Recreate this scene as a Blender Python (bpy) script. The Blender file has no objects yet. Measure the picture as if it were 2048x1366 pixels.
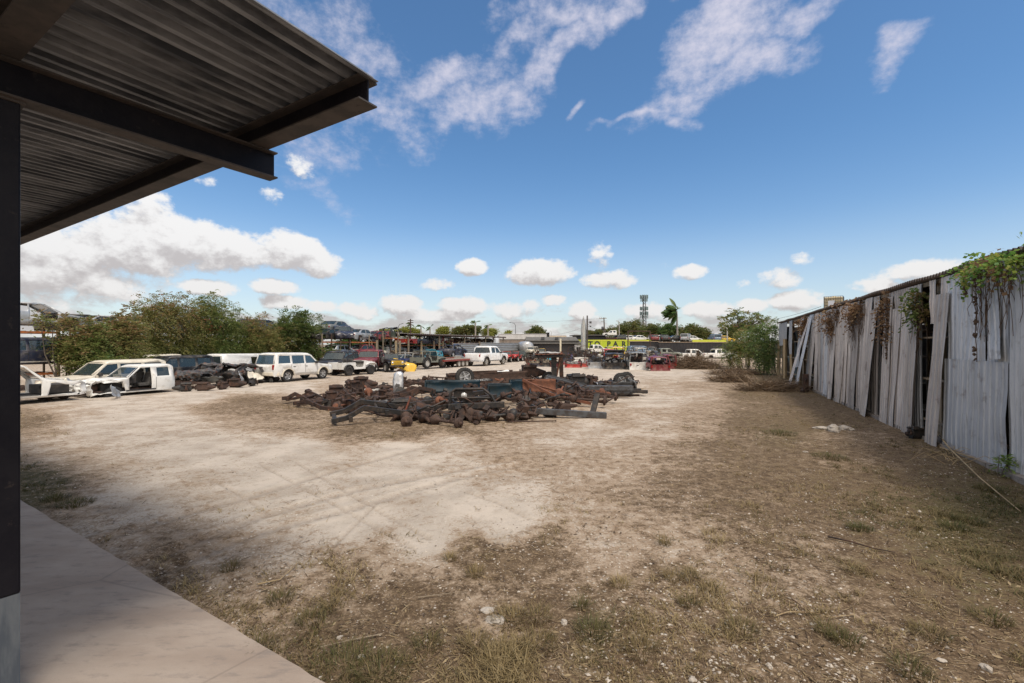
import bpy, bmesh, math, random
import numpy as np
from mathutils import Vector, Matrix, Euler, noise as mnoise
R = math.radians
random.seed(7)
rng = np.random.default_rng(11)
SC = bpy.context.scene
COL = SC.collection

# ------------------------------------------------------------------ camera, sky, sun, exposure
CAM_H = 2.7
FPX = 930.0
cam = bpy.data.cameras.new('camera')
cam.lens = FPX / 2048 * 36
cam.sensor_width = 36
cam.shift_y = 6 / 2048
cam.clip_start = 0.05
cam.clip_end = 9000
camo = bpy.data.objects.new('camera', cam)
COL.objects.link(camo)
camo.location = (0, 0, CAM_H)
camo.rotation_euler = (R(90), 0, 0)
SC.camera = camo

SUN_DIR = Vector((0.36, -0.50, 1.15)).normalized()      # towards the sun: behind and to the right
sun = bpy.data.lights.new('sun', 'SUN')
sun.energy = 2.95
sun.angle = R(13.0)
sun.color = (1.0, 0.93, 0.83)
suno = bpy.data.objects.new('sun', sun)
COL.objects.link(suno)
suno.location = (0, 0, 60)
suno.rotation_euler = SUN_DIR.to_track_quat('Z', 'Y').to_euler()

SC.view_settings.view_transform = 'Standard'
SC.view_settings.look = 'None'
SC.view_settings.gamma = 1
SC.view_settings.exposure = 0.0
SC.render.film_transparent = False
SC.cycles.max_bounces = 5
SC.cycles.diffuse_bounces = 3
SC.cycles.transparent_max_bounces = 8

# ------------------------------------------------------------------ node helpers
class NT:
    def __init__(s, nt):
        s.nt = nt
    def n(s, t, **k):
        o = s.nt.nodes.new(t)
        for a, v in k.items():
            setattr(o, a, v)
        return o
    def set(s, sock, v):
        if isinstance(v, bpy.types.NodeSocket):
            s.nt.links.new(v, sock)
        elif v is not None:
            sock.default_value = v
    def math(s, op, a, b=None, c=None, clamp=False):
        o = s.n('ShaderNodeMath', operation=op, use_clamp=clamp)
        for i, v in enumerate((a, b, c)):
            if v is not None:
                s.set(o.inputs[i], v)
        return o.outputs[0]
    def vmath(s, op, a, b=None):
        o = s.n('ShaderNodeVectorMath', operation=op)
        s.set(o.inputs[0], a)
        if b is not None:
            s.set(o.inputs[1], b)
        return o.outputs['Value'] if op in ('DOT_PRODUCT', 'LENGTH') else o.outputs[0]
    def mix(s, f, a, b, mode='MIX'):
        o = s.n('ShaderNodeMix', data_type='RGBA', blend_type=mode)
        s.set(o.inputs[0], f)
        for i, v in ((6, a), (7, b)):
            s.set(o.inputs[i], (*v, 1) if isinstance(v, tuple) and len(v) == 3 else v)
        return o.outputs[2]
    def noise(s, vec, scale, detail=4, rough=0.55, dim='3D', dist=0.0):
        o = s.n('ShaderNodeTexNoise', noise_dimensions=dim)
        s.set(o.inputs['Vector'], vec)
        o.inputs['Scale'].default_value = scale
        o.inputs['Detail'].default_value = detail
        o.inputs['Roughness'].default_value = rough
        o.inputs['Distortion'].default_value = dist
        return o.outputs[0]
    def smooth(s, v, a, b, lo=0.0, hi=1.0):
        o = s.n('ShaderNodeMapRange', interpolation_type='SMOOTHSTEP')
        s.set(o.inputs[0], v)
        for i, x in zip((1, 2, 3, 4), (a, b, lo, hi)):
            s.set(o.inputs[i], x)
        return o.outputs[0]

def srgb(r, g, b):
    f = lambda c: c / 12.92 if c <= 0.04045 else ((c + 0.055) / 1.055) ** 2.4
    return (f(r / 255), f(g / 255), f(b / 255))

# ------------------------------------------------------------------ world: Nishita sky with clouds by direction
world = bpy.data.worlds.new('World')
SC.world = world
world.use_nodes = True
W = NT(world.node_tree)
world.node_tree.nodes.clear()
sky = W.n('ShaderNodeTexSky', sky_type='NISHITA')
sky.sun_disc = False
sky.sun_elevation = math.asin(SUN_DIR.z)
sky.sun_rotation = math.atan2(SUN_DIR.x, SUN_DIR.y)
sky.altitude = 0
sky.air_density = 1.0
sky.dust_density = 0.6
sky.ozone_density = 2.0
SKY_STRENGTH = 0.15

def az_el(px, py):
    v = Vector(((px - 1024) / FPX, 1, (689 - py) / FPX)).normalized()
    return math.atan2(v.x, v.y), math.asin(v.z)

# clouds of the photograph's sky: (direction, half width, half height, strength), given as the bearing they stand at
CUMULUS = [(330, 480, 150, 55, 1.15), (260, 510, 130, 48, 1), (430, 500, 120, 45, 1), (580, 500, 80, 38, 1.1), (640, 530, 55, 28, .9),
           (130, 500, 130, 62, 1), (60, 545, 150, 60, .9), (200, 565, 150, 40, .6), (425, 576, 66, 17, .9), (552, 573, 55, 17, .95), (570, 604, 60, 15, .75),
           (640, 612, 34, 13, .8), (100, 600, 120, 22, .5), (300, 412, 50, 30, .55), (405, 362, 26, 11, .35), (600, 335, 30, 22, .4), (545, 392, 26, 16, .3),
           (942, 534, 31, 19, 1.15), (1078, 546, 66, 29, 1.2), (1110, 532, 30, 18, .7), (1203, 512, 22, 25, .45), (1218, 562, 54, 19, .8), (1242, 552, 24, 14, .6),
           (1378, 545, 34, 18, .85), (1604, 514, 26, 16, .4), (1560, 556, 44, 22, .6), (880, 570, 36, 12, .38), (1330, 530, 14, 8, .3), (1490, 568, 22, 9, .35),
           (1860, 545, 130, 26, .75), (1600, 602, 62, 22, .9), (1760, 570, 60, 18, .7), (1060, 610, 22, 14, .8), (1108, 600, 28, 11, .55),
           (800, 612, 50, 22, .95), (720, 622, 50, 18, .8), (930, 612, 60, 20, .85), (1030, 622, 50, 18, .8), (1165, 622, 26, 22, .9), (860, 630, 90, 16, .75),
           (1300, 622, 50, 18, .75), (1420, 620, 60, 20, .75), (1500, 612, 40, 16, .6), (1960, 640, 60, 30, .4)]
WISPS = [(890, 170, 110, 45, .95, -24), (960, 215, 95, 42, .8, -24), (800, 240, 90, 26, .5, -12), (1120, 95, 120, 32, .75, -32), (1040, 70, 50, 28, .65, -10),
         (1180, 10, 150, 26, .8, 0), (1450, 60, 130, 72, 1.0, -38), (1500, 130, 90, 52, .85, -15), (1600, 10, 60, 22, .7, 0), (1380, 200, 120, 30, .65, -14), (1300, 228, 95, 10, .8, -3), (1370, 240, 34, 16, .7, 30),
         (1775, 95, 48, 28, .8, -35), (1765, 115, 26, 24, .55, -35), (1146, 211, 19, 10, .7, -15), (690, 60, 60, 50, .45, 30), (740, 130, 50, 50, .5, 0), (770, 265, 70, 26, .4, 20), (640, 300, 70, 40, .35, 0), (600, 20, 90, 40, .5, 20), (700, 170, 90, 90, .3, 0), (650, 390, 50, 18, .3, 20)]

def cloud_group(name, blobs, nscale, namp, stretch, detail, warp=0.0):
    g = bpy.data.node_groups.new(name, 'ShaderNodeTree')
    g.interface.new_socket('P', in_out='INPUT', socket_type='NodeSocketVector')
    g.interface.new_socket('F', in_out='OUTPUT', socket_type='NodeSocketFloat')
    T = NT(g)
    gi = T.n('NodeGroupInput').outputs[0]
    go = T.n('NodeGroupOutput')
    p = gi
    if warp:
        w = T.n('ShaderNodeTexNoise', noise_dimensions='2D')
        T.set(w.inputs['Vector'], gi)
        w.inputs['Scale'].default_value = 7
        w.inputs['Detail'].default_value = 2
        wv = T.vmath('MULTIPLY', T.vmath('SUBTRACT', w.outputs[1], (.5, .5, .5)), (warp, warp, 0))
        p = T.vmath('ADD', gi, wv)
    acc = None
    for b in blobs:
        a0, e0 = az_el(b[0], b[1])
        a1, _ = az_el(b[0] + b[2], b[1])
        am, _ = az_el(b[0] - b[2], b[1])
        _, e1 = az_el(b[0], b[1] - b[3])
        _, em = az_el(b[0], b[1] + b[3])
        ra, re = abs(a1 - am) / 2, max(abs(e1 - em) / 2, .004)
        d = T.vmath('SUBTRACT', p, (a0, e0, 0))
        if len(b) > 5 and b[5]:
            rot = T.n('ShaderNodeVectorRotate', rotation_type='Z_AXIS')
            T.set(rot.inputs['Vector'], d)
            rot.inputs['Angle'].default_value = R(b[5])
            d = rot.outputs[0]
        d = T.vmath('MULTIPLY', d, (1 / ra, 1 / re, 0))
        l = T.vmath('DOT_PRODUCT', d, d)
        f = T.math('MULTIPLY', T.math('SUBTRACT', 1.25, l), b[4])
        f = T.math('MAXIMUM', f, -1.0)
        acc = f if acc is None else T.math('SMOOTH_MAX', acc, f, .25)
    nv = T.vmath('MULTIPLY', gi, stretch)
    nz = T.noise(nv, nscale, detail, .6, '2D')
    nz2 = T.noise(nv, nscale * 4.3, 4, .6, '2D')
    s = T.math('ADD', T.math('MULTIPLY', T.math('SUBTRACT', nz, .5), namp), T.math('MULTIPLY', T.math('SUBTRACT', nz2, .5), namp * .35))
    T.set(go.inputs[0], T.math('ADD', acc, s))
    return g

tc = W.n('ShaderNodeTexCoord')
dirn = W.vmath('NORMALIZE', tc.outputs['Generated'])
sep = W.n('ShaderNodeSeparateXYZ')
W.set(sep.inputs[0], dirn)
az = W.math('ARCTAN2', sep.outputs[0], sep.outputs[1])
el = W.math('ARCSINE', sep.outputs[2])
pc = W.n('ShaderNodeCombineXYZ')
W.set(pc.inputs[0], az)
W.set(pc.inputs[1], el)
P0 = pc.outputs[0]
gC = cloud_group('cumulus_density', CUMULUS, 16, 1.9, (1.0, 1.35, 1), 7)
gW = cloud_group('wisp_density', [(b[0], b[1], b[2] * 1.12, b[3] * 1.18) + tuple(b[4:]) for b in WISPS], 8, 1.55, (1.0, 1.6, 1), 9, .13)
def ev(g, p):
    o = W.n('ShaderNodeGroup')
    o.node_tree = g
    W.set(o.inputs[0], p)
    return o.outputs[0]
f0 = ev(gC, P0)
fu = ev(gC, W.vmath('ADD', P0, (.008, .022, 0)))
fw = ev(gW, P0)
dens = W.smooth(f0, .02, .7)
lit = W.smooth(W.math('SUBTRACT', f0, fu), -.62, .48)
lit = W.math('ADD', W.math('MULTIPLY', lit, .75), W.math('MULTIPLY', W.smooth(el, .02, .28), .25))
ccol = W.mix(lit, srgb(192, 185, 184), srgb(255, 253, 251))
wt = W.noise(W.vmath('MULTIPLY', P0, (1, 1.5, 1)), 38, 5, .65, '2D')
wisp = W.math('MULTIPLY', W.smooth(W.math('ADD', fw, W.math('MULTIPLY', W.math('SUBTRACT', wt, .5), 1.5)), -.30, 1.9), .97)
hz = W.smooth(el, .0, .42)
# broken cloud cover behind the camera and overhead, unseen, added for warm fill light
nb = W.noise(dirn, 2.2, 5, .6)
back = W.math('MULTIPLY', W.smooth(W.math('SUBTRACT', sep.outputs[2], W.math('MULTIPLY', sep.outputs[1], .9)), .25, .75), W.smooth(nb, .36, .56))
dens = W.math('MAXIMUM', dens, back)
# low bank of distant cloud round the horizon
hv = W.n('ShaderNodeCombineXYZ')
W.set(hv.inputs[0], az); W.set(hv.inputs[1], W.math('MULTIPLY', el, 2.4))
nh = W.noise(hv.outputs[0], 13, 6, .6)
bank = W.math('MULTIPLY', W.smooth(W.math('ADD', nh, W.math('MULTIPLY', W.smooth(el, .02, .125), -.42)), .33, .52), W.smooth(el, -.01, .012))
dens = W.math('MAXIMUM', dens, W.math('MULTIPLY', bank, .88))
skyt = W.mix(1.0, sky.outputs[0], W.mix(hz, (1.0, 1.0, 1.0), (.62, .86, 1.0)), 'MULTIPLY')
K = 1 / SKY_STRENGTH
csc = W.mix(back, W.vmath('MULTIPLY', ccol, (K * .97, K * .97, K * .97)), (K * 1.85, K * 1.66, K * 1.46))
wcol = tuple(c * K * .92 for c in srgb(226, 224, 240))
skyt = W.mix(W.math('MULTIPLY', W.smooth(el, .26, .0), .5), skyt, tuple(c * K * .93 for c in srgb(214, 226, 238)))
out = W.mix(wisp, skyt, wcol)
out = W.mix(W.math('MULTIPLY', dens, .94), out, csc)
bg = W.n('ShaderNodeBackground')
W.set(bg.inputs[0], out)
bg.inputs[1].default_value = SKY_STRENGTH
wo = W.n('ShaderNodeOutputWorld')
W.set(wo.inputs[0], bg.outputs[0])
world.cycles.sampling_method = 'MANUAL'
world.cycles.sample_map_resolution = 512
# ------------------------------------------------------------------ objects, labels
def tag(o, label=None, cat=None, group=None, kind=None):
    if label: o['label'] = label
    if cat: o['category'] = cat
    if group: o['group'] = group
    if kind: o['kind'] = kind
    return o
def empty(name, loc=(0, 0, 0), rz=0.0, label=None, cat=None, group=None, rot=None):
    o = bpy.data.objects.new(name, None)
    o.empty_display_size = .2
    COL.objects.link(o)
    o.location = loc
    o.rotation_euler = rot if rot else (0, 0, rz)
    return tag(o, label, cat, group)
def copy_tree(o, parent=None):
    c = o.copy()
    COL.objects.link(c)
    c.parent = parent
    for ch in o.children:
        copy_tree(ch, c)
    return c
def G(px, py):
    d = CAM_H * FPX / (py - 689)
    return Vector(((px - 1024) / FPX * d, d, 0))
def D(px, py, d):
    return Vector(((px - 1024) / FPX * d, d, CAM_H + (689 - py) / FPX * d))

def obj(name, me, mat, parent=None):
    o = bpy.data.objects.new(name, me)
    COL.objects.link(o)
    for m in (mat if isinstance(mat, (list, tuple)) else [mat]):
        if m: me.materials.append(m)
    if parent: o.parent = parent
    return o

class MB:
    """collects shapes into one mesh"""
    def __init__(s):
        s.v = []; s.f = []; s.m = []; s.sm = []
        s.mi = 0
        s.X = Matrix.Identity(4)
    def add(s, vs, fs, smooth=False):
        b = len(s.v)
        X = s.X
        s.v += [tuple(X @ Vector(v)) for v in vs]
        s.f += [tuple(b + i for i in f) for f in fs]
        s.m += [s.mi] * len(fs)
        s.sm += [smooth] * len(fs)
        return s
    def box(s, c, d, rot=None, taper=1.0):
        x, y, z = d[0] / 2, d[1] / 2, d[2] / 2
        vs = [Vector((a * x * (taper if e > 0 else 1), b * y * (taper if e > 0 else 1), e * z)) for e in (-1, 1) for a, b in ((-1, -1), (1, -1), (1, 1), (-1, 1))]
        M = Euler(rot).to_matrix() if rot else Matrix.Identity(3)
        c = Vector(c)
        return s.add([c + M @ v for v in vs], [(3, 2, 1, 0), (4, 5, 6, 7), (0, 1, 5, 4), (1, 2, 6, 5), (2, 3, 7, 6), (3, 0, 4, 7)])
    def bar(s, p0, p1, w, h, up=(0, 0, 1)):
        p0, p1 = Vector(p0), Vector(p1)
        t = (p1 - p0).normalized()
        u = Vector(up)
        if abs(t.dot(u)) > .98: u = Vector((1, 0, 0))
        a = t.cross(u).normalized() * w / 2
        b = a.cross(t).normalized() * h / 2
        vs = [p + q for p in (p0, p1) for q in (-a - b, a - b, a + b, -a + b)]
        return s.add(vs, [(0, 1, 2, 3), (7, 6, 5, 4), (4, 5, 1, 0), (5, 6, 2, 1), (6, 7, 3, 2), (7, 4, 0, 3)])
    def path(s, pts, w, h, up=(0, 0, 1)):
        """a box section swept along points"""
        pts = [Vector(p) for p in pts]
        vs = []; fs = []
        for i, p in enumerate(pts):
            t = (pts[min(i + 1, len(pts) - 1)] - pts[max(i - 1, 0)]).normalized()
            u = Vector(up)
            if abs(t.dot(u)) > .98: u = Vector((1, 0, 0))
            a = t.cross(u).normalized() * w / 2
            b = a.cross(t).normalized() * h / 2
            vs += [p - a - b, p + a - b, p + a + b, p - a + b]
        n = len(pts)
        for i in range(n - 1):
            for j in range(4):
                k = (j + 1) % 4
                fs.append((i * 4 + k, i * 4 + j, (i + 1) * 4 + j, (i + 1) * 4 + k))
        fs += [(0, 1, 2, 3), tuple((n - 1) * 4 + i for i in (3, 2, 1, 0))]
        return s.add(vs, fs)
    def tube(s, pts, r, seg=7, caps=True):
        pts = [Vector(p) for p in pts]
        n = len(pts)
        rs = r if isinstance(r, (list, tuple)) else [r] * n
        vs = []; fs = []
        ref = None
        for i, p in enumerate(pts):
            t = (pts[min(i + 1, n - 1)] - pts[max(i - 1, 0)])
            t = t.normalized() if t.length > 1e-9 else Vector((0, 0, 1))
            if ref is None:
                ref = Vector((0, 0, 1)) if abs(t.z) < .9 else Vector((1, 0, 0))
            a = (ref - t * ref.dot(t))
            a = a.normalized() if a.length > 1e-6 else t.orthogonal().normalized()
            ref = a
            b = t.cross(a)
            vs += [p + (a * math.cos(q) + b * math.sin(q)) * rs[i] for q in (2 * math.pi * j / seg for j in range(seg))]
        for i in range(n - 1):
            for j in range(seg):
                k = (j + 1) % seg
                fs.append((i * seg + j, i * seg + k, (i + 1) * seg + k, (i + 1) * seg + j))
        s.add(vs, fs, True)
        if caps:
            s.add(vs[:seg], [tuple(range(seg))[::-1]])
            s.add(vs[-seg:], [tuple(range(seg))])
        return s
    def lathe(s, prof, seg=16, axis='Z', c=(0, 0, 0), closed=False, smooth=True):
        """prof: (radius, height) list"""
        vs = []; fs = []
        c = Vector(c)
        for r, h in prof:
            for j in range(seg):
                q = 2 * math.pi * j / seg
                a, b = r * math.cos(q), r * math.sin(q)
                v = {'Z': (a, b, h), 'X': (h, a, b), 'Y': (b, h, a)}[axis]
                vs.append(c + Vector(v))
        n = len(prof)
        for i in range(n if closed else n - 1):
            i2 = (i + 1) % n
            for j in range(seg):
                k = (j + 1) % seg
                fs.append((i * seg + j, i * seg + k, i2 * seg + k, i2 * seg + j))
        return s.add(vs, fs, smooth)
    def grid(s, fn, nu, nv, smooth=False):
        vs = [fn(i / nu, j / nv) for j in range(nv + 1) for i in range(nu + 1)]
        fs = [(j * (nu + 1) + i, j * (nu + 1) + i + 1, (j + 1) * (nu + 1) + i + 1, (j + 1) * (nu + 1) + i) for j in range(nv) for i in range(nu)]
        return s.add(vs, fs, smooth)
    def mesh(s, name):
        me = bpy.data.meshes.new(name)
        me.from_pydata(s.v, [], s.f)
        me.polygons.foreach_set('material_index', s.m)
        me.polygons.foreach_set('use_smooth', s.sm)
        me.update()
        return me
    def build(s, name, mat, parent=None, bevel=0.0):
        o = obj(name, s.mesh(name), mat, parent)
        if bevel:
            b = o.modifiers.new('bevel', 'BEVEL')
            b.width = bevel; b.segments = 2; b.limit_method = 'ANGLE'; b.angle_limit = R(40)
        return o

def np_mesh(name, V, F, attrs=None, mat_idx=None, smooth=False):
    """V (n,3); F (m,k) faces of equal size k"""
    me = bpy.data.meshes.new(name)
    n, (m, k) = len(V), F.shape
    me.vertices.add(n)
    me.vertices.foreach_set('co', np.ascontiguousarray(V, dtype=np.float32).ravel())
    me.loops.add(m * k)
    me.loops.foreach_set('vertex_index', np.ascontiguousarray(F, dtype=np.int32).ravel())
    me.polygons.add(m)
    me.polygons.foreach_set('loop_start', np.arange(0, m * k, k, dtype=np.int32))
    if mat_idx is not None:
        me.polygons.foreach_set('material_index', mat_idx.astype(np.int32))
    me.polygons.foreach_set('use_smooth', np.full(m, smooth, dtype=bool))
    me.update(calc_edges=True)
    me.validate()
    for an, av in (attrs or {}).items():
        a = me.attributes.new(an, 'FLOAT', 'POINT')
        a.data.foreach_set('value', np.ascontiguousarray(av, dtype=np.float32))
    return me

def jitter(o, amp, scale, seed=0, keep=None):
    """dent a mesh: displace its points by smooth noise; keep(co) gives 0..1"""
    for v in o.data.vertices:
        k = 1.0 if keep is None else keep(v.co)
        if k > 0:
            p = v.co * scale + Vector((seed * 7.3, seed * 3.1, seed))
            v.co += mnoise.noise_vector(p) * amp * k

# ------------------------------------------------------------------ materials
MATS = {}
def mat_base(name):
    m = bpy.data.materials.new(name)
    m.use_nodes = True
    T = NT(m.node_tree)
    b = m.node_tree.nodes['Principled BSDF']
    return m, T, b
def surf(name, c1, c2=None, scale=3.0, rough=.6, metal=0.0, thr=(.4, .65), c3=None, s3=20.0, t3=(.6, .7), bump=0.0, bscale=30, stretch=None, spec=.5, rvar=.1, coat=0.0):
    """patchy procedural surface: c1 with patches of c2 and specks of c3"""
    if name in MATS: return MATS[name]
    m, T, b = mat_base(name)
    tcn = T.n('ShaderNodeTexCoord')
    oi = T.n('ShaderNodeObjectInfo')
    p = T.vmath('ADD', tcn.outputs['Object'], T.vmath('MULTIPLY', oi.outputs['Location'], (.37, .53, .71)))
    if stretch: p = T.vmath('MULTIPLY', p, stretch)
    c = c1
    n = T.noise(p, scale, 6, .65)
    if c2: c = T.mix(T.smooth(n, *thr), c1, c2)
    if c3: c = T.mix(T.smooth(T.noise(p, s3, 5, .7), *t3), c, c3)
    T.set(b.inputs['Base Color'], (*c, 1) if isinstance(c, tuple) else c)
    T.set(b.inputs['Roughness'], T.math('ADD', T.math('MULTIPLY', n, rvar * 2), rough - rvar))
    b.inputs['Metallic'].default_value = metal
    b.inputs['Specular IOR Level'].default_value = spec
    b.inputs['Coat Weight'].default_value = coat
    if bump:
        bn = T.n('ShaderNodeBump')
        bn.inputs['Strength'].default_value = bump
        bn.inputs['Distance'].default_value = .02
        T.set(bn.inputs['Height'], T.noise(p, bscale, 5, .65))
        T.set(b.inputs['Normal'], bn.outputs[0])
    MATS[name] = m
    return m

DUST = (.30, .25, .19)
RUST = (.115, .05, .028)
def paint(name, c, dust=.62, rust=True, rough=.42):
    """old car paint: dusty patches and rust specks"""
    return surf('paint_' + name, c, tuple(a * .62 + d * .38 for a, d in zip(c, DUST)), 2.2, rough, 0.0, (.42, dust + .12), RUST if rust else None, 7, (.66, .72), coat=.15, spec=.4)
P_WHITE = surf('paint_white', (.72, .705, .665), (.50, .465, .405), 2.0, .42, 0, (.46, .72), (.16, .10, .065), 5.5, (.66, .74), coat=.15, spec=.4)
P_CREAM = paint('cream', (.66, .60, .49))
P_NEWWHITE = surf('paint_clean_white', (.80, .80, .79), (.70, .69, .66), 1.5, .25, 0, coat=.6)
P_BLACK = paint('black', (.012, .012, .014))
P_NAVY = paint('navy', (.016, .02, .042), rust=False, rough=.3)
P_BLUE = paint('blue', (.03, .05, .16))
P_STEELBLUE = paint('steelblue', (.12, .18, .26), rust=False)
P_RED = paint('red', (.42, .028, .022), rust=False)
P_MAROON = paint('maroon', (.16, .022, .026))
P_YELLOW = paint('yellow', (.66, .40, .03), rust=False)
P_SILVER = surf('paint_silver', (.42, .43, .44), (.33, .32, .30), 2, .35, .35)
P_GREY = paint('grey', (.16, .17, .17))
P_DKGREEN = paint('darkgreen', (.045, .06, .045))
P_OLIVE = paint('olivegrey', (.17, .18, .15))
P_TURQ = paint('turquoise', (.02, .27, .36), rust=False)
P_TEAL = surf('paint_teal', (.006, .026, .04), (.015, .026, .03), 3, .35, 0, c3=RUST, s3=6, t3=(.66, .72))
P_PURPLE = paint('violet', (.10, .06, .26))
P_LIGHTBLUE = paint('lightblue', (.22, .32, .40), rust=False)
RUSTY = surf('rusty_steel', (.056, .034, .025), (.092, .052, .036), 6, .85, .1, c3=(.03, .02, .016), s3=22, t3=(.5, .68), bump=.5, bscale=60)
RUSTBRIGHT = surf('bright_rust', (.17, .062, .03), (.10, .042, .026), 5, .85, 0, c3=(.22, .10, .05), s3=18, t3=(.55, .7), bump=.4, bscale=50)
RUSTDARK = surf('dark_rusty_steel', (.032, .021, .017), (.085, .042, .026), 5, .8, .2, c3=(.12, .09, .065), s3=14, t3=(.58, .75), bump=.5, bscale=60)
BLACKSTEEL = surf('black_painted_steel', (.018, .018, .018), (.05, .036, .027), 5, .6, .1, c3=(.11, .09, .07), s3=10, t3=(.58, .75), bump=.3, bscale=50)
GREYSTEEL = surf('grey_steel', (.10, .105, .11), (.06, .05, .045), 5, .55, .4, c3=RUST, s3=12, t3=(.6, .7), bump=.3)
CHROME = surf('worn_chrome', (.66, .65, .64), (.40, .38, .36), 7, .38, .6, thr=(.5, .7))
ALLOY = surf('alloy_rim', (.52, .52, .52), (.35, .33, .30), 6, .4, .5)
TYRE = surf('tyre_rubber', (.018, .017, .016), (.05, .043, .035), 8, .85, 0, thr=(.45, .75))
DIRTYTYRE = surf('dusty_tyre_rubber', (.13, .105, .08), (.05, .043, .035), 8, .9, 0)
INTERIOR = surf('dark_interior', (.02, .018, .017), (.06, .05, .042), 5, .85)
SEATGREY = surf('seat_cloth', (.09, .085, .08), (.05, .045, .04), 8, .95)
PLASTIC = surf('black_plastic', (.022, .022, .023), (.05, .046, .042), 6, .65)
TAIL = surf('tail_lamp_red', (.30, .015, .012), (.2, .012, .01), 6, .25)
AMBER = surf('amber_lens', (.55, .20, .03), (.4, .15, .02), 6, .25)
LENS = surf('lamp_lens', (.6, .6, .58), (.45, .44, .42), 8, .15, .3)
WOOD = surf('weathered_timber', (.27, .215, .15), (.20, .155, .105), 4, .85, 0, stretch=(6, 6, .6), c3=(.13, .10, .07), s3=9, t3=(.55, .75), bump=.3)
PALEWOOD = surf('pale_timber', (.36, .28, .17), (.27, .20, .12), 4, .85, 0, stretch=(6, 6, .6), bump=.2)
ORANGE = surf('rack_orange_paint', (.42, .13, .035), (.24, .08, .03), 4, .55, 0, c3=RUST, s3=12, t3=(.55, .7))
CREAMPANEL = surf('cream_sheet', (.55, .50, .40), (.42, .37, .29), 3, .6)
PALE = surf('pale_dusty_metal', (.46, .44, .40), (.34, .31, .27), 5, .55, .2, c3=RUST, s3=10, t3=(.62, .72))

def glass_mat(name, tint, alpha):
    m, T, b = mat_base(name)
    b.inputs['Base Color'].default_value = (*tint, 1)
    b.inputs['Roughness'].default_value = .06
    b.inputs['Alpha'].default_value = alpha
    b.inputs['Specular IOR Level'].default_value = .7
    return m
GLASS = glass_mat('car_glass', (.03, .045, .05), .78)
GLASSBLUE = glass_mat('car_glass_blue', (.05, .085, .11), .85)
eL = Vector((-.85, .527, 0)).normalized()
eR = Vector((.545, .838, 0)).normalized()
# ------------------------------------------------------------------ ground
SAND_AND_SHADE = [(200,850,.86),(100,900,.66),(60,965,.3),(400,900,.92),(600,900,.98),(800,900,.95),(900,885,.75),(500,800,.3),(450,810,.35),(560,815,.3),(650,775,.6),(700,862,.3),(800,866,.25),(920,862,.3),  # bare sand by place; left values lowered to paint in the canopy's shade
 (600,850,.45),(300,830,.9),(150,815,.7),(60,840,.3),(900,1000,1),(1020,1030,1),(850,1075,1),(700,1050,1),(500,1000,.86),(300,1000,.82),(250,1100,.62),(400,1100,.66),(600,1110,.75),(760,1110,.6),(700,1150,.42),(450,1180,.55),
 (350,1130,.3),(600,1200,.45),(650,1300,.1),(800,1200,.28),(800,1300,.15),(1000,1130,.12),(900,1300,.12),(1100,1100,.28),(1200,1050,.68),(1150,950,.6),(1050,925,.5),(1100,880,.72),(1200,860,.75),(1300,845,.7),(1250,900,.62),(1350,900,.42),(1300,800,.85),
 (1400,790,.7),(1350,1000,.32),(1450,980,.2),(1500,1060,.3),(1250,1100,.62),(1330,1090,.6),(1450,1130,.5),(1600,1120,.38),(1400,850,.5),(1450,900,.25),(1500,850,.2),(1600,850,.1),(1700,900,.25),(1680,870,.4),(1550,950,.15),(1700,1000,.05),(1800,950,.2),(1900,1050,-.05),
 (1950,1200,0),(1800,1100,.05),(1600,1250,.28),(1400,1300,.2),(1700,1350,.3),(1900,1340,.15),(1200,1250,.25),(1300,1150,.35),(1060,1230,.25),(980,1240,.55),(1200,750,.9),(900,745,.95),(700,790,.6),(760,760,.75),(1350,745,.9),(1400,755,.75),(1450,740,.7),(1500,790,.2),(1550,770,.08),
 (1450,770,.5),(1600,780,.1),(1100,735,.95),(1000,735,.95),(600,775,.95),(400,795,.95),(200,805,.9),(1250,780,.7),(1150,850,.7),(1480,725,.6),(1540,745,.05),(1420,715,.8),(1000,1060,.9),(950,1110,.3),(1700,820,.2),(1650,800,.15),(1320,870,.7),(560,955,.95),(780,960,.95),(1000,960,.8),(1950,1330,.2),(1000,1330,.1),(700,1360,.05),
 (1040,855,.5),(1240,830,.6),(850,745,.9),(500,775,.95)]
GREEN = [(60,970,.8),(700,1345,.5),(650,1330,.35),(1000,1060,0),(1190,1265,.6),(1560,868,.55),(1660,915,.45),(1640,930,.4),(1950,1045,.7),(1900,1060,.7),(1850,1120,.6),(1650,960,.5),(1700,1150,.5),(1950,1150,.6),(1750,1055,.5),(1500,830,.5),(1450,870,.4),(1600,1010,.3),(1800,1150,.4),(1300,1300,.3),(1850,1180,.45),(1750,1200,.35),
 (300,1000,0),(800,950,0),(1000,1330,.45),(900,1340,.4),(1100,1200,.15),(1500,1100,.15),(1400,1300,.25),(1600,1320,.3),(1950,1300,.3),(1500,780,.5),(1550,760,.6),(700,865,.3),(900,865,.25),(1250,1000,0),(1100,870,.0),(800,1200,.1),(600,1150,.1),(500,820,.1),(1200,780,0)]

def idw(P, px, py, power=3.2):
    q = np.array(P, dtype=float)
    X = np.clip(px, -150, 2200) / 210.0
    Y = np.log(np.clip(py - 689, 6, 900)) * 2.4
    qx, qy = q[:, 0] / 210.0, np.log(q[:, 1] - 689) * 2.4
    out = np.zeros(len(px)); wt = np.zeros(len(px))
    for i in range(len(q)):
        w = 1 / ((X - qx[i]) ** 2 + (Y - qy[i]) ** 2 + .004) ** (power / 2)
        out += w * q[i, 2]; wt += w
    return out / wt
def field(P, x, y):
    yy = np.maximum(y, 2.2)
    return idw(P, 1024 + FPX * x / yy, 689 + CAM_H * FPX / yy)

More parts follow.
